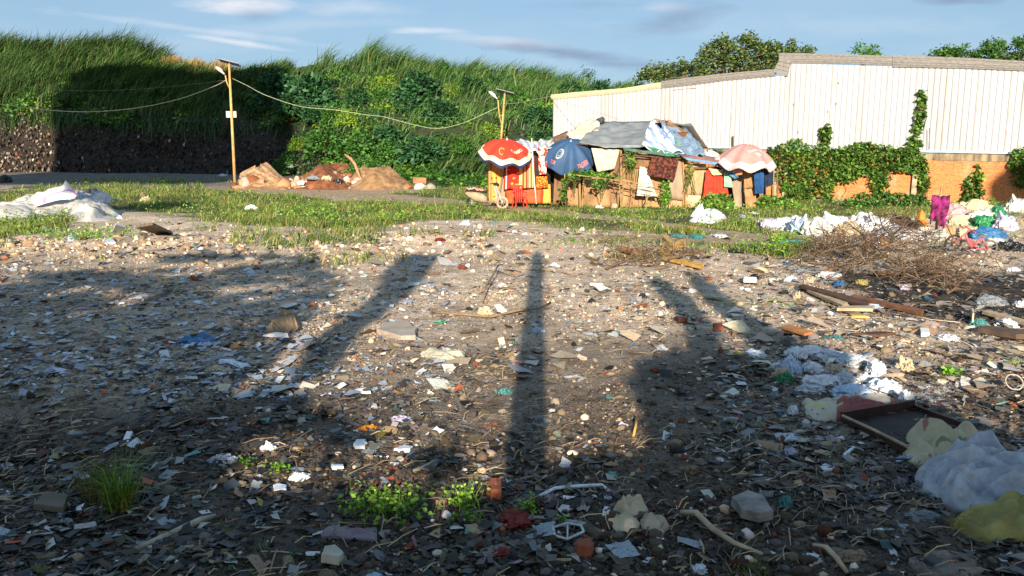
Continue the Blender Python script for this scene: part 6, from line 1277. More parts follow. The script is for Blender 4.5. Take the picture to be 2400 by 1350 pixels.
    for k in range(4):
        mb = MB(); mb.box((0, 0, .3), (1.9, 1.2, .75)); o = mb.build('brick_fragment', stonem); bm = bmesh.new(); bm.from_mesh(o.data); bmesh.ops.subdivide_edges(bm, edges=bm.edges, cuts=2, use_grid_fill=True)
        for v in bm.verts: v.co += Vector([random.Random(k*100+v.index*3+i).uniform(-.13, .13) for i in range(3)])+(Vector((-.35, .15, -.1)) if v.co.x > .6 and v.co.y > 0 and k % 2 else Vector())
        bm.to_mesh(o.data); bm.free(); brk.append(o.data); bpy.data.objects.remove(o)
    ppr = []
    for k in range(8):
        g = 9; U, W = np.meshgrid(np.linspace(-1, 1, g), np.linspace(-1, 1, g)); Z = .28*(.5-np.abs(n2(U, W, .9, k*3)))+.18*n2(U, W, .5, k)+.16; r_ = 1+.25*n2(U, W, .7, k+50)
        V = np.stack([U*r_, W*r_*(.5+.4*((k*37) % 10)/10), Z], -1).reshape(-1, 3); i = (np.arange(g-1)[:, None]*g+np.arange(g-1)[None]).ravel(); o = npmesh('paper_scrap', V, np.stack([i, i+1, i+g+1, i+g], -1), None, scrapm, smooth=(k % 2 == 0)); ppr.append(o.data); bpy.data.objects.remove(o)
    mst = pm('loose_stone', S('94866f'), S('5a5148'), scale=9, rough=.95, bump=.4, rand=.35); mbr = pm('loose_brick', S('8a4c34'), S('64382a'), scale=9, rough=.95, bump=.4, rand=.25)
    mpp = pm('loose_paper', S('d5d6d8'), S('b4b6ba'), scale=7, rough=.6, rand=.15, trans=.1); mpl = [pm('shred_grey', S('9aa2a8'), S('767e86'), scale=7, rough=.4, rand=.25, trans=.1), pm('shred_brown', S('8c7660'), S('6c5846'), scale=7, rough=.7, rand=.3)]
    def lay(n, meshes, mats, nm, cat, grp, labs, smin, smax, ylo, yhi, clump=.3, zk=.25, seed=0, flat=1.0, tilt=.35):
        r = np.random.default_rng(seed+400); m = n*6; py = ylo+(yhi-ylo)*r.random(m); px = r.uniform(-40, 2440, m); x, y, z = G(px, py); gr, pa, bu, ash, mo = mask(x, y, z); pt = n2(x, y, 1.5, seed+60)
        k = np.where((r.random(m) < np.clip(.5+clump*2*pt, 0, 1)) & (gr < .3) & (bu < .6) & (pa < .4))[0][:n]
        for i in k:
            mi = int(r.integers(len(meshes))); ma = int(r.integers(len(mats))); o = bpy.data.objects.new(nm, meshes[mi]); col.objects.link(o); obj_mat(o, mats[ma])
            s = float(smin*(smax/smin)**r.random()**1.6); s *= min(1.35, .42+.065*y[i]); o.scale = (s*r.uniform(.8, 1.25), s*r.uniform(.7, 1.1), s*flat*r.uniform(.7, 1.2)); o.location = (x[i], y[i], z[i]+s*zk*.3); o.rotation_euler = (r.normal(0, tilt), r.normal(0, tilt), r.uniform(0, 6.28))
            zn = ('shaded front ground at the '+('far left' if px[i] < 480 else 'left' if px[i] < 960 else 'middle' if px[i] < 1440 else 'right' if px[i] < 1920 else 'far right')) if y[i] < 6.5 else ('left shaded ground' if px[i] < 760 and y[i] < 15 else ('lit ground at the right' if px[i] > 1650 and y[i] < 16 else ('sunlit middle ground' if y[i] < 15.5 else 'far edge of the rubble'))); tag(o, labs[ma]+' on the '+zn, cat, (grp or labs[ma].split()[1]+' shreds')+', '+zn)
    lay(200, protos, [mst], 'rubble_stone', 'stone', 'loose stones', ['loose dull stone among the gravel'], .03, .085, 525, 1345, seed=1)
    lay(90, brk, [mbr], 'brick_fragment', 'brick', 'broken brick pieces', ['broken orange-brown brick piece'], .02, .06, 530, 1345, seed=2)
    lay(170, ppr, [mpp], 'paper_scrap', 'scrap', 'white scraps', ['crumpled white scrap'], .03, .08, 540, 1345, seed=3, flat=.35, tilt=.2)
    lay(240, ppr, mpl, 'plastic_shred', 'shred', None, ['dull grey plastic shred', 'muddy brown rag shred'], .04, .14, 540, 1345, seed=4, flat=.4, tilt=.2)
build_litter()

# ------------------------------------------------------------------ large rubbish, soil heaps, brushwood
def build_heaps():
    soil = pm('red_soil', S('84553a'), S('56341f'), scale=2.5, rough=.95, bump=.6, bscale=9, bdist=.06); tan = pm('tan_soil', S('9c7c58'), S('6c523a'), scale=2.5, rough=.95, bump=.6, bscale=9, bdist=.06)
    def mound(poly, h, mat, label, seed, Y0, name='soil_heap'):
        # poly: outline of foot in photo pixels
        return drape(name, poly, h, mat, label, 'soil heap', res=.06, seed=seed, edge=1.3, wr=.9, ws=1.1, ex=1.0)
    mound([(640, 441), (700, 425), (800, 421), (860, 424), (880, 441), (760, 446)], 1.15, soil, 'heap of dark red soil between the broken slabs and the hill', 3, 48)
    mound([(780, 440), (800, 424), (860, 420), (930, 428), (990, 438), (960, 444), (860, 446)], 1.1, tan, 'heap of dry tan soil at the foot of the hill', 5, 48)
    mound([(552, 444), (560, 430), (620, 424), (675, 428), (680, 445)], .75, tan, 'tan soil under the broken slabs right of the tall lamp', 6, 48)
    # broken slabs and boulders
    for i, (px, py, Y, w, h, d, rx, ry, lab) in enumerate([(585, 408, 47.5, 42, 34, .5, .5, -.5, 'broken slab leaning left at the top of the slab pile'), (618, 412, 47, 46, 36, .5, .3, .5, 'large broken concrete slab sloping right in the slab pile'), (640, 405, 47.3, 60, 12, .8, .2, .72, 'long grey slab edge sloping down to the right'),
        (628, 433, 46.5, 52, 14, .6, .1, .03, 'flat pale slab at the foot of the slab pile'), (605, 428, 46.6, 34, 20, .6, .3, -.2, 'brown slab in the middle of the slab pile'), (575, 425, 46.8, 26, 22, .5, .5, .3, 'small slab at the left foot of the slab pile'), (650, 425, 46.8, 26, 20, .5, .1, .5, 'tilted slab at the right foot of the slab pile'), (596, 402, 48, 22, 16, .4, .4, .1, 'rock on top of the slab pile')]):
        s = Y/F; mb = MB(); mb.box((0, 0, 0), (w*s, d, h*s*.55), Matrix.Rotation(ry, 3, 'Y') @ Matrix.Rotation(rx, 3, 'X')); o = mb.build('concrete_slab', CONCW, bevel=.02); bm = bmesh.new(); bm.from_mesh(o.data); bmesh.ops.subdivide_edges(bm, edges=bm.edges, cuts=3, use_grid_fill=True); r = random.Random(i)
        for v in bm.verts: v.co += Vector((r.uniform(-.05, .05), r.uniform(-.05, .05), r.uniform(-.05, .05)))
        bm.to_mesh(o.data); bm.free(); o.location = P(px, py, Y); tag(o, lab, 'slab')
    rng = random.Random(8)
    for i, (px, py, w, h, mat, lab, cat) in enumerate([(705, 432, 26, 14, 'white', 'white scrap bundle on the red soil heap', 'bag'), (735, 420, 40, 18, 'grey', 'grey sheet lying over the red soil heap', 'sheet'), (765, 424, 34, 20, 'cream', 'pale sack on the soil heap crest', 'sack'), (790, 432, 34, 20, 'black', 'black sheet between the soil heaps', 'sheet'), (720, 440, 30, 10, 'white', 'white rubbish at the foot of the red soil heap', 'bag'), (680, 392, 26, 14, 'grey', 'grey rag on the dark edge of the cut face', 'rag'), (750, 436, 26, 16, 'cream', 'cream sack at the foot of the soil heaps', 'sack'), (835, 438, 30, 14, 'tan', 'tan sack at the foot of the tan soil heap', 'sack')]):
        o = bag(px, 436, w, h, mat, lab, name={'bag': 'plastic_bag', 'sheet': 'plastic_sheet', 'sack': 'sack', 'rag': 'rag'}[cat], cat=cat); q = P(px, py, 46.3 if py > 395 else 58); o.location = q
    mb = MB(); pts = [P(808, 362, 47.5), P(822, 372, 47.2), P(832, 385, 47), P(838, 402, 46.8), P(845, 418, 46.6)]; mb.tube(pts, [.06, .09, .08, .09, .07], 7); tag(mb.build('bare_trunk', pm('pink_bark', S('b98566'), S('96684c'), scale=5), smooth=True, origin=pts[-1]), 'bare crooked stump standing on the tan soil heap', 'stump')
    mb = MB(); p = P(984, 423, 47); mb.box((0, 0, 0), (.78, .25, .36), Matrix.Rotation(.05, 3, 'Y')); o = mb.build('wooden_crate', pm('brown_crate', S('a5714c'), S('80533a'), scale=3), bevel=.02); o.location = p; tag(o, 'brown wooden crate at the foot of the hill left of the shack', 'crate')
    # loose rubble on the soil heaps
    rg = np.random.default_rng(14); n = 1100; px = rg.uniform(548, 1010, n); top = np.interp(px, [555, 600, 680, 700, 800, 860, 985], [434, 424, 424, 418, 402, 424, 440]); py = top+(446-top)*rg.random(n); pts = P(px, py, 46.7-.03*(py-430)); scatter_rocks('heap_rubble', pts, rg.lognormal(-2.35, .6, n), palette(rg, n, [S('b0805c'), S('8f5c3c'), S('c4a888'), S('d8d0c4'), S('5f4434'), S('9a9288')], [3, 3, 2, .8, 2, 1.2]), rg); tag(bpy.data.objects['heap_rubble'], 'broken rubble and clods covering the soil heaps below the hill', 'rubble', kind='stuff')
    for px, py, w, h, m, lab in ((142, 372, 24, 18, 'red', 'red and white rag at the foot of the dark cut face'), (48, 385, 14, 14, 'red', 'small dark red rag at the left foot of the cut face'), (522, 413, 24, 10, 'paleblue', 'pale blue bag on the shaded road left of the tall lamp'), (5, 428, 36, 30, 'black', 'dark tyre-like bundle at the left edge on the shaded ground'), (440, 424, 60, 5, 'grey', 'grey sheet lying on the shaded road')):
        bag(px, py, w, h, m, lab, name='rag' if 'rag' in lab else ('bundle' if 'bundle' in lab else 'plastic_bag'), cat='rag' if 'rag' in lab else ('bundle' if 'bundle' in lab else 'bag'))
build_heaps()
def build_left_tarp():
    wt = plastic('white_banner', 'cfcbc5', 'a9a49d', rough=.45, scale=2)
    drape('white_tarpaulin', [(-160, 515), (-60, 488), (60, 480), (75, 462), (110, 468), (160, 466), (215, 472), (262, 490), (282, 505), (272, 516), (150, 522), (0, 518)], .62, wt, 'big crumpled white tarpaulin heaped in the grass at the left edge', 'tarpaulin', res=.035, seed=4, edge=1.0, ws=1.5, wr=1.9)
    # upright folded part with a purple arc
    Y = 29.2; ban = None
    m, nt, b = newmat('printed_banner'); N = nt.nodes; L = nt.links; uv = N.new('ShaderNodeUVMap'); mp = N.new('ShaderNodeMapping'); mp.vector_type = 'TEXTURE'; mp.inputs['Location'].default_value = (.62, .05, 0); mp.inputs['Scale'].default_value = (.42, .62, 1); L.new(uv.outputs[0], mp.inputs[0]); ln = N.new('ShaderNodeVectorMath'); ln.operation = 'LENGTH'; L.new(mp.outputs[0], ln.inputs[0])
    c = N.new('ShaderNodeMath'); c.operation = 'COMPARE'; L.new(ln.outputs['Value'], c.inputs[0]); c.inputs[1].default_value = .92; c.inputs[2].default_value = .09; x = N.new('ShaderNodeMix'); x.data_type = 'RGBA'; L.new(c.outputs[0], x.inputs[0]); x.inputs[6].default_value = (*S('dcd6d2'), 1); x.inputs[7].default_value = (*S('c08cc4'), 1); L.new(x.outputs[2], b.inputs['Base Color']); b.inputs['Roughness'].default_value = .5
    sheet('printed_banner', [P(70, 460, Y-1.0), P(155, 424, Y-.7), P(182, 458, Y-1.1), P(82, 484, Y-1.5)], 22, 16, m, None, wr=.08, ws=2.5, uv=True, thick=.01, tagged=('white banner with a purple arc propped up on the white tarpaulin', 'banner'))
    sheet('white_flap', [P(66, 455, Y), P(80, 456, Y), P(80, 475, Y-.4), P(66, 474, Y-.4)], 8, 8, wt, None, wr=.05, tagged=('small upright white flap at the left of the banner', 'flap'))
    sheet('tarpaulin_edge', [P(175, 450, 29.5), P(232, 444, 29.5), P(282, 475, 28.8), P(180, 482, 28.4)], 28, 20, plastic('white_sheet_blue', 'd9d6cf', '8fa0c4', rough=.5, scale=3), None, wr=.16, ws=3.5, edge=.06, tagged=('white tarpaulin corner with bluish folds at the right of the heap', 'tarpaulin'))
    sheet('pole_wrap', [P(172, 444, 30), P(228, 442, 30), P(232, 454, 29.8), P(178, 452, 29.8)], 14, 6, pm('grey_brown_cloth', S('8a8288'), S('6a5a58'), scale=6), None, wr=.06, tagged=('grey-brown cloth roll behind the white tarpaulin', 'cloth'))
    sheet('blue_sheet', [P(222, 498, 28), P(270, 498, 28), P(275, 508, 27.6), P(222, 510, 27.6)], 12, 6, PB['blue'], None, wr=.06, tagged=('pale blue sheet edge under the right end of the white tarpaulin', 'sheet'))
    bag(278, 513, 16, 14, 'white', 'small white bag at the right end of the white tarpaulin')
    bag(337, 472, 34, 22, 'cream', 'pale sack lying in the grass right of the white tarpaulin', name='sack', cat='sack'); bag(332, 462, 18, 20, 'tan', 'brown bundle behind the pale sack in the grass', name='bundle', cat='bundle'); bag(341, 440, 28, 9, 'grey', 'grey bag in the grass further back than the pale sack')
    bag(584, 494, 44, 24, 'white', 'crumpled white bag standing in the grass below the tall lamp', k=2); bag(655, 504, 20, 5, 'white', 'small flat white scrap in the grass right of the white bag', name='paper', cat='scrap')
    bag(100, 544, 26, 24, 'white', 'round white bag at the edge of the grass on the left', k=1); bag(165, 565, 26, 22, 'paleblue', 'bluish white bag on the left rubble berm', k=4)
build_left_tarp()
def build_mid_items():
    slab('board', [(318, 560), (392, 545), (405, 552), (358, 580)], .05, pm('grey_wet_board', S('8a7a68'), S('5f5245'), scale=4), 'dark warped board lying on the left rubble berm', 'board', tilt=(-.18, .05), lift=.10)
    slab('tile', [(262, 556), (285, 548), (295, 562), (272, 566)], .03, FOAM, 'white broken tile on the left rubble berm', 'tile', tilt=(-.3, 0), lift=.06); slab('tile', [(240, 565), (262, 560), (272, 572), (248, 574)], .03, FOAM, 'second white tile lying flat left of the dark board', 'tile')
    rs = random.Random(3)
    for i, (px, py, w, h) in enumerate([(425, 588, 34, 24), (455, 600, 40, 26), (490, 605, 36, 24), (530, 598, 34, 24), (560, 590, 30, 20), (612, 600, 40, 26), (640, 606, 32, 22), (585, 612, 34, 18), (470, 622, 30, 16), (515, 628, 34, 16), (405, 575, 28, 18), (690, 600, 26, 14), (345, 600, 26, 14), (300, 590, 24, 16), (655, 585, 28, 16), (230, 580, 26, 16), (150, 590, 26, 14), (760, 612, 26, 14), (60, 575, 34, 18), (30, 600, 28, 14)]):
        p = Gv(px, py); s = p.y/F; V, Fc = chunk(i+60, 18, .8); V *= np.array([w*s*.5, w*s*.45, h*s*.6])
        o = npmesh('concrete_chunk', V, Fc, None, CONC if i < 15 and i % 4 else CONCW); o.location = (p.x, p.y+w*s*.4, p.z+h*s*.2); o.rotation_euler = (0, 0, i*1.3); tag(o, f"{'large' if w > 33 else 'medium' if w > 27 else 'small'} concrete chunk at the {'left end' if px < 260 else 'left part' if px < 420 else 'middle' if px < 560 else 'right part' if px < 660 else 'right end'} of the left rubble berm", 'rubble chunk', 'concrete chunks on the left rubble berm, '+str(int(w > 27)))
    # tan crumpled sack in the shade
    drape('sack', [(618, 788), (632, 768), (660, 745), (690, 742), (706, 760), (700, 778), (665, 782), (640, 796)], .16, PB['tan'], 'crumpled tan sack at the edge of the left shadow', 'sack', res=.012, seed=5, edge=.08, ws=5)
    drape('blue_netting', [(410, 806), (440, 790), (490, 786), (505, 798), (450, 812)], .05, PB['blue'], 'flat light blue plastic sheet in the left shade', 'sheet', res=.012, seed=6, edge=.05, ws=8); bag(725, 808, 34, 14, 'blue', 'small tangle of light blue netting at the edge of the left shadow', name='netting', cat='netting')
    bag(1030, 758, 44, 12, 'green', 'flat green plastic scrap in the sunlit middle ground', name='plastic_scrap', cat='scrap', k=3); bag(1206, 808, 24, 12, 'teal', 'small teal scrap just left of the pole shadow', name='plastic_scrap', cat='scrap')
    slab('stone_slab', [(882, 782), (900, 766), (955, 764), (978, 780), (975, 796), (940, 798)], .05, pm('grey_slab', S('a89c90'), S('8f8478'), scale=4), 'broad flat grey stone slab in the sunlit middle ground', 'slab', jag=.03)
    drape('flattened_bag', [(985, 832), (1010, 822), (1060, 820), (1092, 828), (1090, 844), (1050, 848), (1010, 842)], .06, plastic('pale_flat', 'c9c3ae', 'aaa48e', rough=.5), 'long pale flattened bag left of the pole shadow', 'bag', res=.01, seed=8, edge=.05, ws=7)
    bag(1135, 738, 52, 34, 'cream', 'grey-white bag knotted on a dead stem near the pole shadow', k=2); bag(1098, 728, 26, 12, 'black', 'small dark white-edged bag beside the knotted bag', k=3)
    stick('dead_stem', [(1130, 722), (1140, 690), (1160, 655), (1168, 636)], .012, pm('dry_twig', S('8a7358')), 'dead stem standing up from the knotted bag', 'stem', lifts=[0.1, .12, .12, .1])
    stick('branch', [(1010, 735), (1080, 744), (1150, 748), (1215, 738), (1262, 730), (1290, 715)], .016, pm('dry_twig', S('8a7358')), 'long dry branch lying across the pole shadow', 'branch', lifts=[.01, .03, .02, .05, .03, .02])
    stick('branch', [(1165, 640), (1210, 652), (1240, 640), (1310, 640), (1350, 648)], .01, pm('dry_twig', S('8a7358')), 'thin dry branch crossing the pole shadow higher up', 'branch', lifts=[.03, .02, .05, .03, .01])
    for px, py, w, h, m, lab in [(1178, 672, 26, 14, 'white', 'round white bag just left of the pole shadow tip'), (1300, 625, 26, 14, 'white', 'white crumpled bag right of the pole shadow tip'), (1480, 712, 34, 20, 'grey', 'grey-white bag in front of the small brushwood pile'), (1560, 672, 30, 14, 'cream', 'cream sack scrap in front of the small brushwood pile'),
        (1090, 528, 32, 22, 'paleblue', 'pale bag at the rubble edge below the scooter'), (1160, 526, 16, 12, 'teal', 'small teal cup-like scrap at the rubble edge'), (1205, 528, 30, 10, 'cream', 'flat cream scrap at the rubble edge below the red chair'), (1365, 540, 16, 14, 'white', 'small white bag in the grass below the trellis'), (1392, 542, 20, 10, 'cream', 'beige rag beside the small white bag in the grass'), (1205, 545, 16, 8, 'white', 'small white scrap on the pale rubble patch'),
        (1230, 550, 18, 8, 'white', 'second white scrap on the pale rubble patch'), (1030, 566, 40, 10, 'red', 'red rag at the tip of the left leaf shadow'), (870, 562, 30, 8, 'grey', 'grey rag left of the red rag'), (1260, 780, 40, 22, 'paleblue', 'pale bag lying in the pole shadow'), (500, 876, 80, 22, 'cream', 'cream sheet of paper crumpled in the left shade'), (1215, 798, 24, 14, 'grey', 'grey bag at the left edge of the pole shadow'),
        (1180, 924, 60, 20, 'teal', 'pale teal bag at the left edge of the pole shadow in front'), (1772, 838, 66, 22, 'paleblue', 'clear bluish bag left of the heap of white bags'), (1720, 872, 52, 16, 'grey', 'grey crumpled bag lower left of the heap of white bags'), (1620, 1112, 60, 26, 'tan', 'tan paper bag in the foreground shade'), (1500, 1108, 30, 12, 'cream', 'cream scrap in the foreground shade'),
        (935, 990, 70, 20, 'lilac', 'faint lilac bag left of the pole shadow in front'), (1265, 990, 60, 18, 'grey', 'grey flattened bag inside the near end of the pole shadow'), (860, 1010, 56, 22, 'orange', 'yellow-orange crumpled scrap left of the pole shadow'), (625, 1058, 46, 34, 'white', 'crumpled white bag in the dappled left foreground'), (700, 1128, 60, 26, 'white', 'white paper bag lower right of the crumpled white bag'), (515, 1088, 90, 26, 'clear', 'crushed clear plastic sheet in the left foreground'),
        (1205, 1150, 44, 20, 'grey', 'grey bag right of the small weeds in front'), (1090, 1298, 30, 20, 'cream', 'cream pebble-like scrap near the bottom'), (1215, 1240, 160, 36, 'red', 'dark red rag in the bottom shade'), (1180, 1310, 90, 30, 'red', 'second dark red rag at the bottom edge'), (460, 690, 34, 10, 'yellow', 'olive yellow scrap in the left shade'), (410, 684, 40, 10, 'yellow', 'second olive yellow scrap in the left shade')]:
        mat = m; bag(px, py, w, h, mat, lab, name='rag' if 'rag' in lab else ('plastic_scrap' if 'scrap' in lab or 'sheet' in lab else 'plastic_bag'), cat='rag' if 'rag' in lab else ('scrap' if 'scrap' in lab or 'sheet' in lab else 'bag'))
    for i, (poly, th, mat, lab, cat) in enumerate([([(828, 1052), (835, 1038), (858, 1038), (862, 1048), (855, 1058), (832, 1058)], .014, FOAM, 'square white foam piece left of the pole shadow foot', 'foam'), ([(922, 1068), (948, 1050), (968, 1054), (960, 1064), (935, 1070)], .02, FOAM, 'white foam wedge right of the square foam piece', 'foam'),
        ([(640, 1146), (650, 1142), (672, 1146), (672, 1156), (642, 1160)], .014, FOAM, 'white foam block in the left foreground', 'foam'), ([(776, 1100), (805, 1098), (806, 1106), (780, 1108)], .02, FOAM, 'thin white foam strip above the front weeds', 'foam'), ([(288, 1042), (298, 1024), (312, 1024), (302, 1044)], .015, FOAM, 'upturned white tile in the left foreground shade', 'tile'),
        ([(752, 1330), (760, 1304), (785, 1296), (806, 1318), (795, 1332)], .04, pm('pale_stone', S('b5b09c'), S('9c9784'), scale=5), 'flat pale stone at the bottom left of centre', 'stone'), ([(1712, 1196), (1752, 1172), (1790, 1186), (1812, 1232), (1780, 1238), (1735, 1230)], .05, pm('grey_block', S('8f8982'), S('65605a'), scale=9, bump=.7), 'grey broken concrete slab in the right foreground', 'slab'),
        ([(1345, 1302), (1352, 1290), (1382, 1284), (1392, 1300), (1385, 1312), (1355, 1312)], .05, pm('loose_brick', S('8a4c34')), 'broken orange brick near the bottom centre', 'brick'), ([(1140, 1165), (1150, 1148), (1175, 1146), (1176, 1175), (1150, 1180)], .06, pm('loose_brick', S('8a4c34')), 'red brick lump beside the front weeds', 'brick'), ([(1580, 752), (1605, 748), (1612, 758), (1590, 762)], .04, pm('loose_brick', S('8a4c34')), 'orange brick left of the right leaf shadow', 'brick'),
        ([(1670, 768), (1692, 766), (1696, 776), (1674, 778)], .04, pm('loose_brick', S('8a4c34')), 'orange brick beside a white stone', 'brick'), ([(1380, 668), (1412, 666), (1412, 672), (1382, 674)], .03, FOAM, 'thin white strip in the middle ground', 'foam'),         ([(78, 1200), (110, 1172), (165, 1180), (150, 1206)], .03, pm('dull_board', S('6f6558'), S('57503f'), scale=4), 'flat brown board in the bottom left shade', 'board'), ([(1740, 658), (1768, 656), (1772, 670), (1742, 668)], .08, pm('white_box', S('d8d8d6')), 'small white box in front of the right brushwood', 'box'), ([(2155, 780), (2175, 778), (2178, 792), (2158, 792)], .04, FOAM, 'small square white foam piece near the burnt ground', 'foam')]):
        slab({'foam': 'foam_piece', 'tile': 'tile', 'stone': 'flat_stone', 'slab': 'stone_slab', 'brick': 'brick', 'board': 'board', 'box': 'box'}[cat], poly, th, mat, lab, cat, tilt=(-.12, .05) if i % 2 else (0, 0), lift=.015, jag=.008)
    for pts, r_, mat, lab, lf in [([(318, 1294), (400, 1258), (470, 1226), (505, 1212)], [.018, .02, .022, .012], pm('bleached_stick', S('b3a692'), S('8f8270'), scale=9), 'thick bleached stick lying in the left foreground', None), ([(600, 1224), (625, 1210), (652, 1200)], .006, FOAM, 'thin white stick right of the thick stick', None), ([(2, 1116), (60, 1104), (115, 1092)], .007, WOOD_P, 'thin pale stick at the left foreground edge', None), ([(20, 1140), (60, 1130), (100, 1122)], .006, WOOD_P, 'second thin pale stick below the first at the left edge', None),
        ([(965, 1108), (990, 1100), (1015, 1086), (1024, 1080)], [.012, .014, .012, .008], pm('bleached_stick', S('b3a692')), 'short bleached curved stick above the front weeds', None), ([(1258, 1170), (1300, 1155), (1360, 1150), (1410, 1144), (1430, 1156)], .012, FOAM, 'curved white plastic strip in the front shade', [0, .02, .02, .01, 0]), ([(1596, 1212), (1630, 1226), (1670, 1262), (1720, 1290), (1788, 1306)], [.014, .018, .016, .014, .008], WOOD_P, 'crooked pale root in the front right of centre', [.02, .05, .04, .03, .01]), ([(1640, 1268), (1650, 1290), (1648, 1302)], .008, WOOD_P, 'small forked root piece below the crooked root', None),
        ([(1905, 1290), (1935, 1300), (1960, 1322), (1985, 1350)], [.012, .014, .014, .01], WOOD_P, 'bent pale stick at the bottom right', [.02, .03, .02, .01]), ([(710, 1238), (780, 1228), (860, 1226)], .006, pm('dry_twig', S('8a7358')), 'thin dry twig below the front weeds', None), ([(1484, 1028), (1490, 1005), (1492, 992)], .010, WOOD_Y, 'short yellow stick standing upright in the front', [0, .02, .04]), ([(850, 1068), (905, 1072), (960, 1060)], .005, FOAM, 'thin white strip by the foam wedge', None)]:
        stick('stick', pts, r_, mat, lab, 'stick', lifts=lf)
    drape('warped_cardboard', [(2130, 1318), (2165, 1300), (2230, 1296), (2290, 1312), (2310, 1340), (2260, 1365), (2160, 1360)], .035, pm('brown_disc', S('8a7d70'), S('4f443c'), scale=6, bump=.4), 'round brownish warped cardboard at the bottom right', 'cardboard', res=.008, seed=51, edge=.03, ws=3)
    drape('pinkish_wrapper', [(750, 1262), (765, 1242), (830, 1246), (885, 1240), (884, 1272), (800, 1264)], .035, plastic('dull_pink_wrap', '8f7f86', '6f6268'), 'pinkish crumpled wrapper below the front weeds', 'wrapper', res=.007, seed=52, edge=.03, ws=9)
    # buckle-like white metal frame
    W = [Gv(a, b)+Vector((0, 0, .03)) for a, b in ((1296, 1248), (1330, 1238), (1362, 1244), (1368, 1258), (1330, 1276), (1300, 1268), (1296, 1248))]; mb = MB(); mb.tube(W, .008, 6); mb.tube([W[1], W[4]], .005, 6); tag(mb.build('metal_frame', pm('white_metal', S('c9cac8'), rough=.4), smooth=True, origin=W[0]), 'small oval white metal frame in the front shade', 'frame')
    # cream folded cloth pile
    drape('folded_cloth', [(1432, 1200), (1470, 1178), (1510, 1186), (1520, 1206), (1470, 1214)], .09, PB['cream'], 'folded cream cloth right of the white metal frame', 'cloth', res=.009, seed=11, edge=.04, ws=9); drape('rock', [(1500, 1225), (1520, 1210), (1558, 1216), (1572, 1240), (1540, 1252), (1506, 1246)], .11, pm('pale_rock', S('b5a692'), S('93846f'), scale=6), 'rounded pale rock right of the folded cream cloth', 'rock', res=.012, seed=12, edge=.08, wr=.2, ws=4)
    drape('cloth', [(1425, 1222), (1470, 1212), (1500, 1230), (1490, 1252), (1440, 1245)], .06, PB['cream'], 'second cream cloth below the folded one', 'cloth', res=.009, seed=13, edge=.04, ws=9)
build_mid_items()
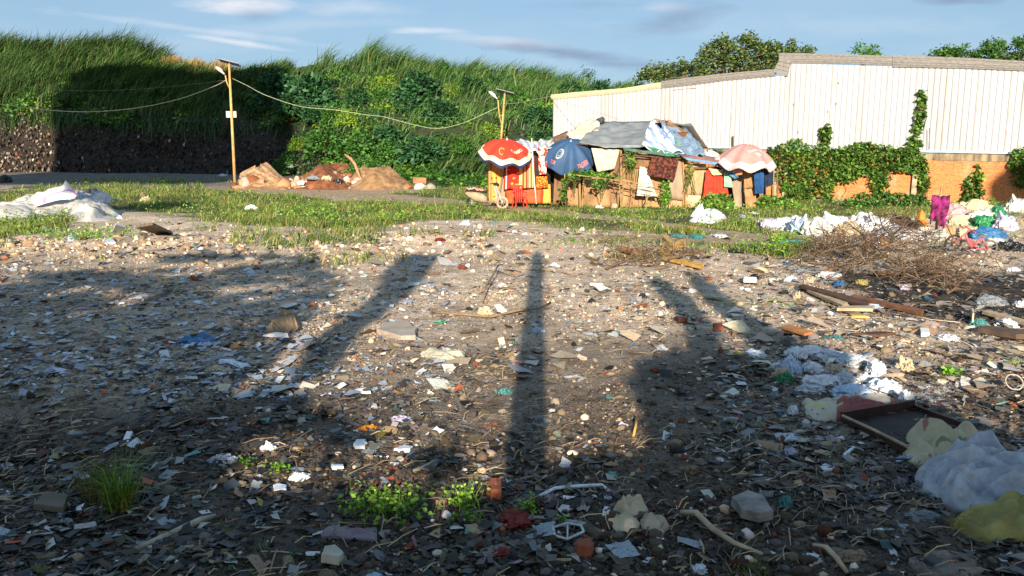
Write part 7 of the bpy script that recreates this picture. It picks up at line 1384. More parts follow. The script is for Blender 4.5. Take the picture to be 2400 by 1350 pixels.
def build_bag_heap():
    L_ = [(1870, 845, 60, 34, 'white', 3, 'top left'), (1905, 838, 90, 30, 'white', 2, 'upper middle'), (1965, 848, 120, 22, 'clear', 5, 'long upper'), (2010, 862, 80, 40, 'clear', 1, 'translucent middle'), (1860, 878, 70, 44, 'paleblue', 4, 'large left'), (1915, 878, 66, 36, 'white', 0, 'central'), (1965, 880, 60, 34, 'cream', 6, 'dingy central'), (2060, 882, 76, 46, 'white', 2, 'rounded right'),
          (2130, 868, 70, 42, 'cream', 1, 'cream far right'), (1820, 868, 36, 20, 'white', 3, 'small outer left'), (1835, 888, 60, 30, 'cream', 5, 'lower left'), (1845, 900, 46, 26, 'green', 4, 'green'), (1905, 902, 56, 24, 'white', 7, 'flat lower middle'), (1945, 906, 90, 32, 'white', 8, 'wide lower'), (1990, 905, 80, 44, 'clear', 6, 'large translucent lower'), (2030, 900, 52, 30, 'white', 0, 'small lower right'),
          (2080, 925, 110, 40, 'white', 5, 'wide lower right'), (2130, 946, 56, 40, 'white', 2, 'square lower right'), (2010, 935, 110, 26, 'paleblue', 3, 'bluish flat'), (1910, 922, 70, 22, 'clear', 1, 'clear lower left'), (1800, 915, 40, 14, 'grey', 2, 'flat grey outer left'), (1820, 935, 44, 12, 'grey', 4, 'second flat grey outer left')]
    for px, py, w, h, m, k, where in L_:
        bag(px, py, w*1.22, h*1.35, m, f'{where} bag in the heap of white plastic bags on the right', k=k, rz=(px % 7)*.5)
    # printed sack: real colour fields by position on the sack
    rng = np.random.default_rng(3)
    def cf(px, py, V):
        n = vn(V*8, 3); c = np.tile(np.array(S('b8ae9c')), (len(px), 1)); red = (py-960+10*n-(px-2000)*.02 > -6+0*px) & (px > 1960) & (px < 2085); red |= (px > 2085) & (px < 2125) & (py > 935)
        c[red] = S('8c4a46'); y = np.abs(py-958-.05*(px-1900)+4*n) < 2.5; c[y & (px < 1975)] = S('c2b26a')
        for i in range(22):
            x0 = 1948+i*3.6; g = (px > x0) & (px < x0+2.2) & (py > 945+.0*px) & (py < 951) & (i % 5 != 4); c[g] = S('5f6a80')
        for i in range(6):
            x0 = 1928+i*2.6; g = (px > x0) & (px < x0+1.6) & (py > 968) & (py < 976); c[g] = S('4a4a48')
        return c
    drape('printed_sack', [(1878, 945), (1950, 938), (2050, 934), (2090, 938), (2140, 965), (2110, 978), (2040, 975), (1985, 986), (1930, 990), (1895, 985), (1885, 965)], .10, pm('printed_sack', ONE, (.85, .84, .82), scale=6, rough=.6, bump=.3, attr=True), 'flattened cream and red printed sack below the heap of white bags', 'sack', res=.009, seed=21, edge=.08, ws=4.5, colfn=cf)
    bag(1862, 974, 44, 34, 'white', 'white bag against the left end of the printed sack', k=4)
    # broken drawer: frame with one long pale edge
    root = empty('broken_drawer', tuple(Gv(2050, 1010)), 'broken dark wooden drawer lying open in the right foreground', 'drawer')
    A, B_, C_, D_ = Gv(1972, 992), Gv(2122, 1066), Gv(2270, 1010), Gv(2140, 962); up = Vector((0, 0, .09)); wd = pm('drawer_wood', S('4c3026'), S('2e1d17'), scale=5, stretch=(1, 1, .4), rough=.6)
    for a, b, nm, mat, h in ((A, B_, 'front_panel', wd, .06), (B_, C_, 'side_panel', wd, .03), (C_, D_, 'back_panel', wd, .05), (D_, A, 'side_panel', wd, .09)):
        d = (b-a).normalized(); nrm = Vector((-d.y, d.x, 0))*.012; u = Vector((0, 0, h)); mb = MB(); vs = [a-nrm, b-nrm, b+nrm, a+nrm]; mb.add(vs+[v+u for v in vs], [(3, 2, 1, 0), (4, 5, 6, 7), (0, 1, 5, 4), (1, 2, 6, 5), (2, 3, 7, 6), (3, 0, 4, 7)]); mb.build(nm, mat, root)
    mb = MB(); mb.add([v+Vector((0, 0, .015)) for v in (A, B_, C_, D_)], [(0, 1, 2, 3)]); mb.build('bottom_panel', pm('drawer_bottom', S('3a2a22'), S('22201f'), scale=6), root)
    mb = MB(); mb.tube([A+Vector((0, -.015, .065)), A.lerp(B_, .5)+Vector((0, -.015, .07)), B_+Vector((0, -.015, .065))], .012, 6); mb.build('pale_edge', WOOD_P, root)
    bag(2095, 990, 90, 16, 'blue', 'dark blue rag inside the broken drawer', name='rag', cat='rag'); bag(2060, 978, 70, 14, 'green', 'dark green rag inside the broken drawer', name='rag', cat='rag')
    # cream sack, grey sheet, yellow sack
    def cc(px, py, V):
        c = np.tile(np.array(S('b8ab8c')), (len(px), 1)); c[((px-2165+4*vn(V*30, 4))**2+((py-1040)*1.6)**2 < 40)] = S('96695c'); c[(np.abs(py-1066+(px-2230)*.10+3*vn(V*12, 2)) < 2.2) & (px > 2190) & (px < 2290)] = S('7a7c62'); c[((px-2178)**2+((py-1084)*1.5)**2 < 24)] = S('8f6054'); return c
    drape('cream_sack', [(2118, 1062), (2126, 1030), (2145, 1010), (2200, 1016), (2270, 1022), (2320, 1042), (2352, 1075), (2350, 1100), (2290, 1092), (2210, 1085), (2160, 1094), (2130, 1088)], .17, pm('cream_sack_print', ONE, (.84, .82, .78), scale=6, rough=.65, bump=.35, attr=True), 'cream woven sack with red and green print left of the grey sheet', 'sack', res=.009, seed=31, edge=.09, ws=4.5, colfn=cc)
    GS = plastic('grey_sheet', 'b3b6bb', '858a94', rough=.6, trans=.05, scale=9, bump=1.0)
    drape('grey_sheet', [(2135, 1110), (2150, 1095), (2230, 1090), (2260, 1062), (2300, 1058), (2350, 1085), (2420, 1095), (2520, 1100), (2520, 1190), (2420, 1188), (2330, 1196), (2270, 1205), (2200, 1186), (2150, 1150)], .20, GS, 'large bunched grey-blue sheet at the right edge of the foreground', 'sheet', res=.010, seed=32, edge=.10, ws=3.6, wr=1.3)
    bag(2118, 1142, 50, 36, 'grey', 'small grey-brown bag at the left tip of the grey sheet', k=1); bag(2165, 1155, 60, 50, GS, 'rounded grey bag bulging from the left end of the grey sheet', k=0)
    drape('yellow_sack', [(2236, 1224), (2262, 1200), (2320, 1190), (2380, 1180), (2520, 1172), (2520, 1290), (2400, 1276), (2320, 1280), (2270, 1262), (2246, 1248)], .15, PB['yellow'], 'yellow woven sack with frayed mouth at the lower right corner', 'sack', res=.010, seed=33, edge=.09, ws=3.4, wr=.7)
    rng = np.random.default_rng(4); n = 160; W = Gv(2248, 1240); pos = np.array(W)+rng.normal(0, .035, (n, 3))*np.array([1, 1.3, .3])+np.array([.02, 0, .02]); V, Fc, C = blades(pos, rng.uniform(.03, .09, n), rng.uniform(.001, .003, n), np.stack([rng.normal(-.9, .3, n), rng.normal(-.6, .4, n), rng.normal(-.4, .2, n)], -1), palette(rng, n, [S('b5a23a'), S('8f7e28')], [1, 1]), rng); o = npmesh('frayed_mouth', V, Fc, C, grassm); wparent(o, [q for q in bpy.data.objects if q.name == 'yellow_sack'][0])
    slab('paper_sheet', [(1812, 1022), (1822, 1018), (1868, 1020), (1872, 1040), (1828, 1042)], .012, pm('news_paper', S('b9bec8'), S('6f7684'), scale=60, lo=.48, hi=.52), 'printed white paper sheet in the right foreground shade', 'paper', tilt=(-.1, 0), lift=.01, jag=.01); bag(1858, 1068, 60, 20, 'lilac', 'lilac-grey bag under the printed paper sheet'); bag(1930, 1070, 60, 20, 'cream', 'cream paper bag right of the lilac-grey bag'); slab('foam_strip', [(1974, 1070), (1998, 1052), (2004, 1056), (1980, 1074)], .02, FOAM, 'small bluish foam strip right of the cream paper bag', 'foam'); slab('white_paper', [(1920, 1098), (1932, 1090), (1960, 1098), (1950, 1104), (1928, 1104)], .012, FOAM, 'white torn paper piece in the right foreground', 'paper')
    bag(1845, 1195, 60, 44, 'teal', 'dull teal cloth bag right of the grey concrete slab', k=4); bag(1965, 1216, 24, 8, 'white', 'small white wrapper in the right foreground', name='wrapper', cat='wrapper'); bag(2065, 1275, 22, 8, 'blue', 'bright blue bottle cap scrap near the lower right', name='plastic_scrap', cat='scrap'); bag(2175, 1222, 110, 18, 'grey', 'grey netting left of the yellow sack', name='netting', cat='netting'); bag(2000, 1322, 120, 40, 'tan', 'brown cloth at the bottom right', name='cloth', cat='cloth')
    bag(1640, 1345, 60, 26, 'white', 'crumpled white paper at the bottom edge', name='paper', cat='paper'); bag(1905, 1320, 70, 24, 'white', 'white plastic handle-like scrap at the bottom right', name='plastic_scrap', cat='scrap')
    W = Gv(2375, 916); mb = MB(); mb.tube([W+Vector((.075*math.cos(a), .075*math.sin(a)*.5, .08+.06*math.sin(a))) for a in np.linspace(0, 6.283, 25)], .006, 6); tag(mb.build('plastic_ring', pm('clear_lid', S('b0a898'), rough=.3), origin=W, smooth=True), 'round clear plastic lid rim at the right edge', 'lid')
build_bag_heap()
def build_right_heap():
    L_ = [(1805, 540, 60, 26, 'lilac', 'flat lilac-white sheet at the left end of the long rubbish row'), (1850, 540, 96, 34, 'clear', 'large clear bag at the left of the long rubbish row'), (1880, 548, 60, 34, 'paleblue', 'bluish white bag in the rubbish row'), (1920, 552, 80, 44, 'mixed', 'bulging mixed sack behind the twigs'), (1960, 540, 90, 40, 'white', 'white bag behind the left of the brushwood'), (1995, 552, 70, 34, 'cream', 'cream sack behind the brushwood'),
          (2025, 540, 60, 42, 'white', 'tall white bag behind the brushwood'), (2065, 548, 80, 46, 'white', 'large white bag right of the tall white bag'), (2100, 556, 70, 30, 'paleblue', 'pale blue sheet at the right of the brushwood'), (2150, 562, 90, 24, 'clear', 'clear sheet in front of the white square board'), (2205, 566, 70, 22, 'mixed', 'pale printed sheet left of the pink bicycle'), (2120, 530, 60, 24, 'black', 'black bag left of the orange sack'), (2150, 545, 60, 26, 'black', 'second black bag below the orange sack'),
          (2290, 500, 96, 34, 'cream', 'big beige sack at the back of the right rubbish heap'), (2250, 512, 60, 34, 'pink', 'pinkish cloth bundle right of the purple cloth'), (2310, 520, 80, 30, 'mixed', 'striped white sack in the right rubbish heap'), (2345, 520, 50, 36, 'green', 'green bag upper right in the rubbish heap'), (2310, 535, 60, 26, 'green', 'bright green bag in the middle of the right rubbish heap'), (2265, 530, 60, 26, 'cream', 'cream rag left of the bright green bag'), (2368, 542, 50, 44, 'lilac', 'pale grey bag right of the bright green bag'), (2395, 500, 60, 44, 'mixed', 'striped orange and white bundle at the right edge'), (2400, 475, 50, 26, 'tan', 'tan blanket over the bundle at the right edge'),
          (2330, 560, 80, 26, 'blue', 'blue and white plastic bag behind the pink bicycle'), (2280, 552, 50, 20, 'cream', 'cream sheet behind the pink bicycle'), (2380, 590, 60, 24, 'black', 'black bag at the right edge near the bicycle'), (2350, 580, 50, 22, 'mixed', 'mixed scrap bag right of the bicycle wheel'), (2205, 588, 34, 8, 'teal', 'small turquoise scrap left of the bicycle wheel'), (2300, 592, 40, 16, 'mixed', 'pale rag under the bicycle frame'), (2245, 588, 40, 20, 'grey', 'grey rag under the bicycle front'),
          (1742, 515, 22, 20, 'lilac', 'lilac bag at the wall foot right of the white winged bag'), (1768, 502, 34, 8, 'white', 'flat white tray near the wall foot'), (1620, 538, 26, 12, 'orange', 'orange scrap below the white winged bag'), (1590, 558, 60, 12, 'teal', 'teal net bag behind the small brushwood pile'), (1640, 560, 50, 12, 'teal', 'second teal net bag right of the first'), (1690, 556, 60, 7, 'white', 'flat white sheet in the grass behind the brushwood'), (1865, 575, 90, 14, 'teal', 'long dark teal sheet left of the brushwood'), (1738, 594, 50, 16, 'black', 'dark clump of rags on the bare ground'),
          (1855, 660, 40, 24, 'paleblue', 'pale blue bag in front of the brushwood'), (1885, 640, 60, 18, 'grey', 'grey sheet at the left foot of the brushwood'), (1970, 672, 44, 20, 'blue', 'bright blue bag in front of the brushwood'), (1900, 662, 50, 18, 'cream', 'cream rag between the pale blue and the bright blue bag'), (1950, 650, 70, 24, 'mixed', 'pale crumpled bag at the foot of the brushwood'), (2020, 668, 50, 20, 'yellow', 'yellowish bag right of the bright blue bag'), (1870, 702, 34, 26, 'cream', 'cream bag at the end of the long boards'), (2125, 680, 30, 20, 'lilac', 'pale bag on the burnt ground'), (2335, 718, 90, 36, 'grey', 'large grey bag on the burnt ground at the right'), (2050, 725, 90, 16, 'paleblue', 'pale sheet behind the long boards'), (2380, 636, 44, 16, 'white', 'white round bag at the right edge above the burnt ground'),
          (2300, 765, 60, 26, 'teal', 'teal and white bag right of the boards'), (2370, 768, 70, 30, 'white', 'white bag among the boards at the right edge'), (2395, 720, 40, 20, 'white', 'white bag at the right edge beside the large grey bag'), (2230, 800, 90, 20, 'white', 'scattered white plastic strip in the right lit ground'), (2345, 792, 70, 20, 'cream', 'cream boards bundle wrap at the right edge'), (1960, 795, 60, 12, 'teal', 'flat greenish white scrap above the heap of white bags'), (1730, 742, 50, 8, 'paleblue', 'flat pale blue scrap on the right leaf shadow'), (2000, 620, 40, 16, 'grey', 'grey bag under the left brushwood'), (1785, 640, 50, 22, 'cream', 'cream cup-like scrap by the small white box'), (1770, 656, 40, 20, 'black', 'dark rags beside the small white box'), (1640, 595, 40, 12, 'tan', 'tan rag beside the small brushwood pile'), (1840, 690, 30, 16, 'black', 'black scrap left of the cream bag')]
    for px, py, w, h, m, lab in L_:
        cat = 'sheet' if 'sheet' in lab else 'sack' if 'sack' in lab else 'rag' if 'rag' in lab else 'scrap' if 'scrap' in lab else 'bundle' if 'bundle' in lab else 'bag'
        k_ = (1.3, 1.7) if (py < 600 and px > 1780) else (1, 1)
        bag(px, py, w*k_[0], h*k_[1], m, lab, name={'sheet': 'plastic_sheet', 'sack': 'sack', 'rag': 'rag', 'scrap': 'plastic_scrap', 'bundle': 'bundle', 'bag': 'plastic_bag'}[cat], cat=cat, dep=.45 if py < 600 else None)
    # winged white bag in the grass
    drape('white_sack', [(1612, 520), (1640, 500), (1690, 502), (1704, 512), (1690, 522), (1640, 524)], .30, PB['white'], 'long white sack with an upright wing in the grass', 'sack', res=.04, seed=41, edge=.35, ws=2); o = sheet('wing', [P(1640, 476, 27.5), P(1647, 478, 27.5), P(1650, 505, 27), P(1618, 507, 27)], 8, 10, PB['white'], None, wr=.08); wparent(o, [q for q in bpy.data.objects if q.name == 'white_sack'][0])
    # purple cloth on a post, orange sack, white board, cardboard
    Y = Gv(2205, 556).y
    root = empty('wooden_post', tuple(P(2205, 556, Y)), 'leaning wooden post carrying the purple cloth', 'post'); mb = MB(); mb.tube([P(2192, 556, Y), P(2198, 500, Y+.1), P(2207, 440, Y+.25)], .035, 7); mb.build('shaft', pm('old_timber', S('a5855a')), root)
    mb = MB(); mb.tube([P(2180, 530, Y), P(2186, 470, Y+.1)], .02, 6); mb.build('side_rod', pm('old_timber', S('a5855a')), root)
    pur = pm('purple_cloth', S('8a2468'), S('46102f'), scale=6, rough=.8, lo=.42, hi=.58)
    sheet('purple_cloth', [P(2186, 456, Y-.1), P(2228, 459, Y-.12), P(2214, 538, Y-.35), P(2184, 508, Y-.3)], 18, 24, pur, None, wr=.08, folds=2, fold_amp=.06, tagged=('purple-magenta cloth hanging from the leaning wooden post', 'cloth'))
    drape('orange_sack', [(2128, 546), (2135, 532), (2168, 528), (2178, 538), (2172, 548)], .62, PB['orange'], 'bright orange sack left of the purple cloth', 'sack', res=.03, seed=44, edge=.3, ws=2.4)
    sheet('white_board', [P(2156, 530, Y-.2), P(2178, 530, Y-.2), P(2186, 554, Y-.3), P(2160, 556, Y-.3)], 4, 4, pm('white_board', S('dfdacb')), None, wr=.005, thick=.02, tagged=('white square board leaning in front of the orange sack', 'board'))
    sheet('cardboard', [P(2210, 528, Y-.1), P(2240, 528, Y-.1), P(2238, 560, Y-.3), P(2208, 558, Y-.3)], 6, 6, W_BRN, None, wr=.02, thick=.02, tagged=('brown cardboard sheet standing below the purple cloth', 'cardboard')); sheet('cardboard', [P(2248, 535, Y), P(2268, 534, Y), P(2264, 560, Y-.2), P(2250, 560, Y-.2)], 6, 6, ply('pale_card', 'd0b092', 'b89878'), None, wr=.02, thick=.02, tagged=('pale ribbed card right of the brown cardboard', 'cardboard'))
    for a, b, lab in (((2226, 500), (2238, 560), 'thin stick leaning over the brown cardboard'), ((2176, 520), (2190, 560), 'thin stick leaning beside the white square board')):
        mb = MB(); mb.tube([P(*a, Y-.3), P(*b, Y-.4)], .014, 5); tag(mb.build('stick', WOOD_P, origin=P(*b, Y-.4)), lab, 'stick')
    sheet('white_panel_sheet', [P(2392, 515, 24), P(2440, 500, 24), P(2440, 540, 23.6), P(2385, 536, 23.6)], 6, 6, pm('white_board', S('dfdacb')), None, wr=.01, thick=.02, tagged=('white panel at the right edge of the rubbish heap', 'sheet'))
build_right_heap()
def build_bicycle():
    root = empty('bicycle', (0, 0, 0), 'small pink child bicycle lying against the rubbish', 'bicycle'); pink = pm('pink_frame', S('d8606a'), S('b84c56'), scale=4, rough=.4); blk = pm('grey_tyre', S('6f675c'), rough=.8)
    a = MB(); r = MB(); wb = empty('wheel'); wb.parent = root; wheel(a, r, (.38, 0, .2), .19, .022, 12, .004); a.build('tyre', blk, wb, smooth=True); r.build('rim', pm('dusty_metal', S('a59c8c')), wb)
    a = MB(); r = MB(); wb = empty('wheel'); wb.parent = root; wheel(a, r, (-.36, .1, .18), .17, .02, 12, .004); a.build('tyre', pm('dark_tyre', S('2e2c2c'), rough=.8), wb, smooth=True); r.build('rim', pm('dusty_metal', S('a59c8c')), wb)
    mb = MB(); bb = (.02, 0, .16); hd = (-.26, 0, .45); st = (.12, 0, .42); ra = (.38, 0, .2)
    for p, q, w in ((hd, bb, .024), ((-.24, 0, .38), (.06, 0, .27), .02), (bb, st, .02), (bb, (.38, .03, .2), .014), (st, (.38, .03, .2), .013), (bb, (.38, -.03, .2), .014), (st, (.38, -.03, .2), .013)): mb.tube([p, ((Vector(p)+Vector(q))/2)+Vector((0, 0, -.02 if w > .02 else 0)), q], w, 7)
    mb.build('frame', pink, root, smooth=True)
    mb = MB(); mb.tube([hd, (-.3, .02, .36), (-.40, .06, .17)], [.022, .02, .014], 7); mb.build('fork', pink, root, smooth=True); mb = MB(); mb.tube([hd, (-.23, 0, .52), (-.2, .02, .56)], .018, 6); mb.tube([(-.2, -.2, .56), (-.2, .2, .56)], .012, 6); mb.build('handlebar', pink, root)
    mb = MB(); mb.box((.14, 0, .47), (.2, .1, .04), taper=.7); mb.tube([st, (.13, 0, .46)], .014, 6); mb.build('saddle', blk, root, bevel=.01); mb = MB(); mb.box((.0, .08, .1), (.08, .04, .015)); mb.box((.05, -.08, .22), (.08, .04, .015)); mb.tube([(0, .08, .1), (.02, 0, .16), (.05, -.08, .22)], .01, 5); mb.build('pedal', pm('red_pedal', S('9c2c30')), root)
    p = Gv(2268, 600); root.location = (p.x, p.y, p.z+.02); root.rotation_euler = (.28, .16, .1); root.scale = (.98,)*3
build_bicycle()
def build_brush():
    rng = random.Random(12); bark = pm('brush_bark', S('6f5842'), S('3b2d22'), scale=12, rough=.9, stretch=(1, 1, 1)); cut = pm('fresh_wood', S('d0975a'), S('a8703c'), scale=8)
    def branch(px, py, px2, py2, r, label, lift0=.05, lift1=.5, mat=None, twigs=4, seed=0, grp=None, dY=0):
        rr = random.Random(seed); a = Gv(px, py); a.z += lift0; Yb = a.y+dY; b = P(px2, py2, Yb); 
        root = empty('branch', tuple(a), label, 'branch', grp); pts = []
        for i in range(7):
            t = i/6; p = a.lerp(b, t); p += Vector((rr.uniform(-.05, .05), rr.uniform(-.1, .1), .05*math.sin(t*6)+rr.uniform(-.03, .03))); pts.append(p)
        mb = MB(); mb.tube(pts, [r*1.35*(1-.7*i/6) for i in range(7)], 7); mb.build('stem', mat or bark, root, smooth=True)
        mb = MB()
        for k in range(twigs):
            s = pts[rr.randrange(1, 6)]; d = Vector((rr.uniform(-1, 1), rr.uniform(-.6, .6), rr.uniform(.1, 1.0))).normalized()*rr.uniform(.3, .8); q = [s, s+d*.5+Vector((0, 0, rr.uniform(-.05, .05))), s+d+Vector((rr.uniform(-.1, .1), 0, rr.uniform(-.1, .1)))]; mb.tube(q, [r*.3, r*.2, .003], 5)
            e = q[1]; d2 = Vector((rr.uniform(-1, 1), rr.uniform(-.5, .5), rr.uniform(-.2, .8))).normalized()*rr.uniform(.15, .45); mb.tube([e, e+d2], [r*.16, .003], 4)
        if twigs: mb.build('twigs', bark, root)
    specs = [(1985, 610, 2105, 530, .045, 'thick pale branch rising to the right in the middle of the big brushwood pile'), (2070, 575, 2210, 640, .05, 'stout orange-barked branch sloping down right in the big brushwood pile'), (2060, 560, 2170, 612, .04, 'second stout branch beside the orange-barked one'), (1930, 645, 2080, 600, .03, 'long thin branch along the front left of the big brushwood pile'), (2000, 600, 1880, 560, .022, 'thin branch reaching left from the big brushwood pile'), (2040, 590, 2050, 505, .018, 'thin upright twig above the big brushwood pile'), (2080, 585, 2130, 495, .018, 'tall twig leaning right above the big brushwood pile'), (1960, 600, 1925, 520, .016, 'tall twig leaning left above the big brushwood pile'), (2160, 640, 2270, 690, .025, 'branch reaching toward the burnt ground from the pile'), (2190, 630, 2240, 600, .018, 'short twig at the right end of the big brushwood pile'), (2175, 670, 2215, 620, .02, 'pale broken stick stuck up at the right of the pile'), (2220, 700, 2290, 668, .016, 'thin bent twig on the burnt ground'), (2050, 650, 2190, 655, .028, 'low branch along the front of the big brushwood pile'), (1900, 600, 1990, 590, .018, 'low twig at the left end of the big brushwood pile')]
    for i, (a, b, c, d, r, lab) in enumerate(specs): branch(a, b, c, d, r, lab, mat=cut if 'orange' in lab or i == 2 else bark, twigs=0 if i == 10 else 7, seed=i, dY=.4 if i % 2 else -.2)
    for i, (a, b, c, d, r, lab) in enumerate([(1430, 606, 1545, 622, .022, 'dark twig at the left of the small brushwood pile'), (1420, 632, 1560, 600, .02, 'long twig in front of the small brushwood pile'), (1400, 570, 1500, 585, .014, 'thin twig reaching left from the small brushwood pile'), (1560, 620, 1660, 580, .018, 'twig at the right of the small brushwood pile'), (1480, 570, 1440, 545, .012, 'thin curved twig above the small brushwood pile'), (1520, 625, 1620, 640, .02, 'low branch in front of the yellow board')]): branch(a, b, c, d, r, lab, lift0=.03, twigs=6, seed=40+i)
    # mass of fine twigs
    r = np.random.default_rng(6); mb = MB(); barks = [bark, pm('dark_twig', S('46372b'), S('2a2019'), scale=12), pm('grey_twig', S('94836c'), S('62554a'), scale=12)]
    def tw(n, cx, cy, sx, sy, hmax, ln):
        pxs = cx+r.normal(size=n)*sx; pys = cy+r.normal(size=n)*sy; X, Y, Z = G(pxs, pys)
        for i in range(n):
            p = Vector((X[i], Y[i], Z[i])); q = max(0, 1-((pxs[i]-cx)/(2*sx))**2)*max(0, 1-((pys[i]-cy)/(2.2*sy))**2); p.z += r.uniform(0, 1)*hmax*q; a = r.uniform(0, 6.28); d = Vector((math.cos(a), math.sin(a)*.7, r.normal()*.42)).normalized()*r.uniform(.35, 1.1)*ln; m_ = p+d*.5+Vector((r.normal()*.09, r.normal()*.09, r.normal()*.08)); w = r.uniform(.5, 1.4)
            mb.tube([p-d*.4, p+d*.1+Vector((0, 0, r.normal()*.05)), m_, p+d+Vector((0, 0, r.normal()*.08))], [.006*w, .005*w, .004*w, .0015], 4, caps=False, m=int(r.integers(3)))
    tw(480, 2065, 612, 95, 28, .95, .9); tw(200, 2190, 655, 52, 16, .3, .6); tw(200, 1540, 605, 62, 12, .22, .55); tw(130, 1930, 600, 44, 14, .25, .6)
    tag(mb.build('brushwood', barks), 'tangle of fine dry twigs making up the brushwood piles', 'brushwood', kind='stuff')
    # planks
    for i, (poly, th, mat, lab, tl) in enumerate([([(1540, 592), (1605, 572), (1608, 584), (1548, 602)], .08, WOOD_Y, 'yellow plank on the small brushwood pile', (0, -.06)), ([(1552, 560), (1560, 556), (1592, 592), (1582, 594)], .05, WOOD_Y, 'narrow yellow plank sticking out of the small brushwood pile', (0, 0)), ([(1450, 592), (1456, 586), (1518, 604), (1512, 612)], .05, pm('orange_plank', S('b07a48'), S('8f5e34'), scale=6), 'orange-brown plank at the left of the small brushwood pile', (0, 0)), ([(1600, 590), (1665, 574), (1668, 580), (1605, 598)], .03, pm('grey_plank', S('9c8f7a'), S('7a6e5c'), scale=6), 'grey plank at the right of the small brushwood pile', (0, 0)), ([(1560, 606), (1650, 628), (1640, 636), (1550, 612)], .04, WOOD_Y, 'half buried yellow plank in front of the small brushwood pile', (0, 0)),
        ([(1870, 682), (1880, 678), (2040, 718), (2030, 730)], .03, WOOD_D, 'long dark board behind the boards pile', (0, 0)), ([(1890, 690), (1905, 686), (1990, 716), (1975, 724)], .03, WOOD_P, 'pale grey board in front of the long dark board', (0, 0)), ([(1990, 706), (2000, 702), (2165, 738), (2160, 746)], .04, pm('brown_board', S('80563a'), S('5c3a26'), scale=6), 'long brown board reaching the burnt ground', (0, 0)), ([(1960, 738), (1975, 730), (2050, 728), (2045, 736)], .03, WOOD_P, 'short pale board below the long boards', (0, 0)), ([(1990, 742), (2030, 744), (2035, 750), (1995, 748)], .02, WOOD_Y, 'small yellowish lath below the boards', (0, 0)),
        ([(2290, 784), (2310, 778), (2400, 790), (2420, 802), (2380, 804)], .05, pm('brown_grey_board', S('5e4c40'), S('43362e'), scale=5), 'dark board at the right edge in the lit ground', (0, 0)), ([(2300, 742), (2312, 738), (2420, 772), (2410, 778)], .03, WOOD_P, 'pale plank at the right edge above the dark board', (0, 0)), ([(2330, 752), (2338, 748), (2380, 788), (2372, 790)], .02, pm('cream_lath', S('cdbfa0')), 'cream lath crossing the pale plank at the right edge', (0, 0)), ([(2000, 792), (2060, 786), (2100, 790), (2060, 798)], .02, WOOD_D, 'thin brown board above the heap of white bags', (0, 0)), ([(1830, 776), (1850, 772), (1905, 790), (1885, 794)], .02, pm('orange_plank', S('b07a48')), 'orange-brown board left of the heap of white bags', (0, 0)), ([(2275, 745), (2280, 745), (2281, 762), (2277, 762)], .10, pm('cream_lath', S('cdbfa0')), 'short upright cream lath on the burnt ground', (0, 0))]):
        slab('plank', poly, th, mat, lab, 'plank', tilt=tl, lift=.02+.01*(i % 3), bevel=.003)
    for i, pts in enumerate([[(1950, 765), (1980, 780), (2010, 782), (2022, 770)], [(1940, 752), (1990, 748), (2015, 760)], [(2200, 790), (2240, 800), (2280, 820)], [(2120, 740), (2180, 755), (2250, 762)]]): stick('wire', pts, .005, pm('pale_wire', S('c2baa8')), ['curved white wire loop above the heap of white bags', 'short bent wire left of the boards', 'thin wire in the right lit ground', 'long wire beside the burnt ground'][i], 'wire', lifts=[.03]*len(pts), sides=5)
build_brush()
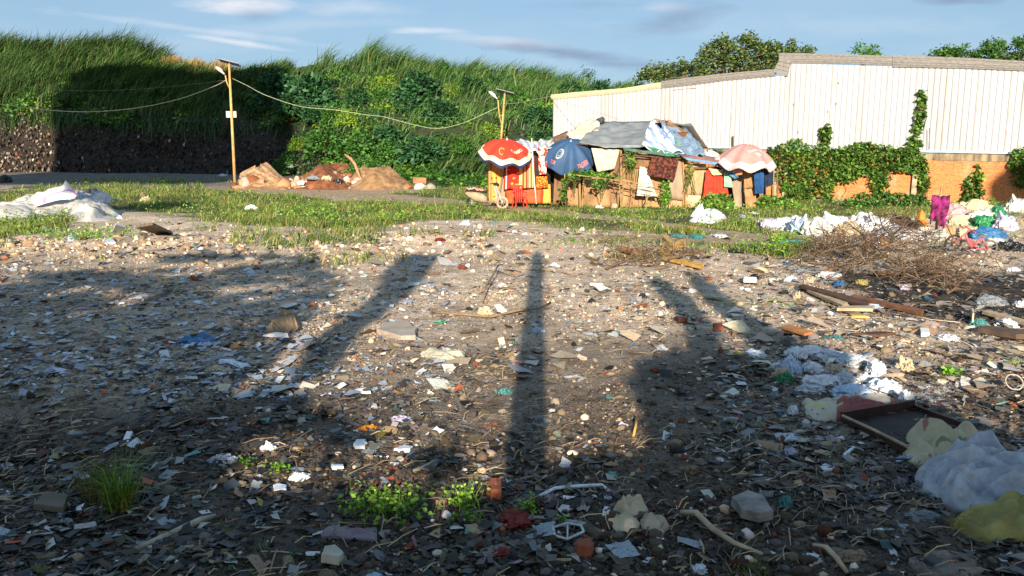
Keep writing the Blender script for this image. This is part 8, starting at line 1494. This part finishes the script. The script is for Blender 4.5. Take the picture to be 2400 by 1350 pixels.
def build_front_plants():
    rng = np.random.default_rng(8)
    def tuft(px, py, n, h, w, cols, label, spread, lean=.35, name='grass_tuft', leafn=0, lcols=None, lsz=.03, base=None):
        p = Gv(px, py); root = empty(name, tuple(p), label, 'weed' if leafn else 'grass tuft'); parts = []
        pos = np.array(p)+rng.normal(0, 1, (n, 3))*np.array([spread, spread*.8, 0]); L = np.stack([rng.normal(0, lean, n), rng.normal(0, lean, n), 0*rng.random(n)], -1); hh = rng.uniform(.4, 1, n)*h; parts.append(blades(pos, hh, rng.uniform(.6, 1.2, n)*w, L, palette(rng, n, cols, [1]*len(cols)), rng))
        if base is not None:
            m = n//2; pos2 = np.array(p)+rng.normal(0, 1, (m, 3))*np.array([spread*.4, spread*.4, 0]); parts.append(blades(pos2, rng.uniform(.2, .45, m)*h, rng.uniform(.7, 1.3, m)*w*1.3, np.stack([rng.normal(0, lean, m), rng.normal(0, lean, m), np.zeros(m)], -1), palette(rng, m, base, [1]*len(base)), rng))
        V, Fc, C = catmesh(parts); npmesh('blades', V, Fc, C, grassm, root)
        if leafn:
            j = rng.integers(0, n, leafn); t = rng.random(leafn)[:, None]; q = pos[j]+np.array([0, 0, 1])*(hh[j][:, None]*t*.9)+L[j]*hh[j][:, None]*t; V, Fc, C = leaves(q, rng.uniform(.6, 1.3, leafn)*lsz, palette(rng, leafn, lcols, [1]*len(lcols)), rng, aspect=.7); npmesh('foliage', V, Fc, C, leafm, root)
    G1 = [S('5f7f2c'), S('7c9638'), S('4c6b24')]; G2 = [S('6f9a2f'), S('86b03c'), S('57802a')]
    tuft(285, 1200, 150, .46, .007, G1, 'tall grass tuft with orange base stems in the left foreground', .035, .5, base=[S('a86a34'), S('b58a4a'), S('8f9a3c')]); tuft(235, 1170, 150, .38, .005, [S('4c5a28'), S('7a6a3c'), S('5f5030')], 'darker grass tuft left of the orange-based one', .06, .5); tuft(300, 1178, 16, .34, .006, G1, 'thin arching grass beside the orange-based tuft', .02, 1.2)
    tuft(915, 1200, 130, .16, .005, G1, 'widest leafy weed at the bottom centre', .11, .55, 'weed', 300, G2, .035); tuft(880, 1190, 60, .14, .005, G1, 'left part weed beside the widest leafy weed', .06, .6, 'weed', 110, G2, .03); tuft(1085, 1190, 60, .19, .005, G1, 'tall feathery weed right of the widest leafy weed', .035, .35, 'weed', 240, G2, .022); tuft(1100, 1215, 40, .12, .005, G1, 'low feathery weed below the tall one', .05, .5, 'weed', 120, G2, .02)
    tuft(1235, 1205, 30, .12, .004, G1, 'small leafy weed beside the red brick lump', .03, .4, 'weed', 120, G2, .025); tuft(1318, 1225, 14, .06, .004, G1, 'tiny weed above the white metal frame', .012, .4, 'weed', 40, G2, .018); tuft(570, 1090, 24, .06, .004, G1, 'small bright weed beside the crushed clear sheet', .03, .4, 'weed', 90, G2, .022); tuft(650, 1100, 34, .06, .004, G1, 'small bright weed beside the white paper bag', .05, .4, 'weed', 110, G2, .022)
    tuft(1770, 1345, 40, .10, .005, G1, 'grass tuft at the bottom edge right of centre', .05, .5); tuft(550, 1320, 60, .04, .004, [S('3f5a28')], 'low dark weeds at the bottom left', .12, .5, 'weed', 120, [S('3f6a2c')], .02); tuft(2222, 880, 14, .10, .006, G2, 'leafy green weed right of the heap of white bags', .03, .3, 'weed', 46, [S('7ca83c'), S('5f8a30')], .06); tuft(1720, 1005, 120, .09, .004, [S('3f5a28'), S('4f6a30')], 'dark grass patch left of the printed sack', .16, .6); tuft(350, 890, 90, .10, .005, [S('3f5228'), S('4a5a30')], 'dark grass patch in the left shade', .28, .6)
    tuft(2390, 850, 24, .06, .006, [S('8ab83c')], 'bright green leaf blade at the right edge', .08, .9); tuft(1560, 668, 40, .08, .006, G1, 'sparse grass at the tip of the right leaf shadow', .12, .4); tuft(1780, 710, 90, .08, .006, G1, 'sparse weeds on the lit ground left of the boards', .4, .4, 'weed', 120, G2, .03); tuft(1260, 575, 120, .10, .01, G1, 'grass patch at the tip of the pole shadow', .35, .4); tuft(200, 555, 160, .18, .012, G1, 'leafy weeds at the left rubble edge', .5, .4, 'weed', 500, G2, .05); tuft(280, 540, 80, .14, .01, G1, 'weeds on the rubble berm below the white tarpaulin', .3, .4, 'weed', 200, G2, .05)
    # row of shrubs and tall grass at the tarpaulin foot
    tuft(190, 510, 120, .4, .012, G1, 'flowering weed clump in front of the white tarpaulin', .25, .3, 'weed', 420, [S('7c9a44'), S('9aa86a'), S('b5b58a')], .05); tuft(380, 428, 80, .35, .015, G1, 'leafy weed clump at the edge of the shaded road', .6, .3, 'weed', 420, G2, .09); tuft(60, 548, 200, .22, .012, G1, 'leafy weed belt at the left edge of the rubble', .8, .35, 'weed', 900, G2, .05)
build_front_plants()
bag(1342, 479, 26, 40, 'green', 'green sack standing against the cardboard below the blue umbrella', name='sack', cat='sack', dep=.2, k=1)
NAVY = plastic('navy_bag', '1c2a44', '121b2e', rough=.6, trans=0)
bag(1312, 479, 44, 34, NAVY, 'navy blue bag leaning left of the green sack', dep=.25, k=4); bag(1332, 481, 20, 40, NAVY, 'narrow navy bundle between the navy bag and the green sack', name='bundle', cat='bundle', dep=.2, k=2)
bag(1405, 488, 34, 10, 'white', 'low white bag at the foot of the cardboard under the trellis', dep=.2); bag(1440, 488, 24, 18, 'cream', 'pale bundle at the foot of the shack beside the trellis leg', name='bundle', cat='bundle', dep=.2)
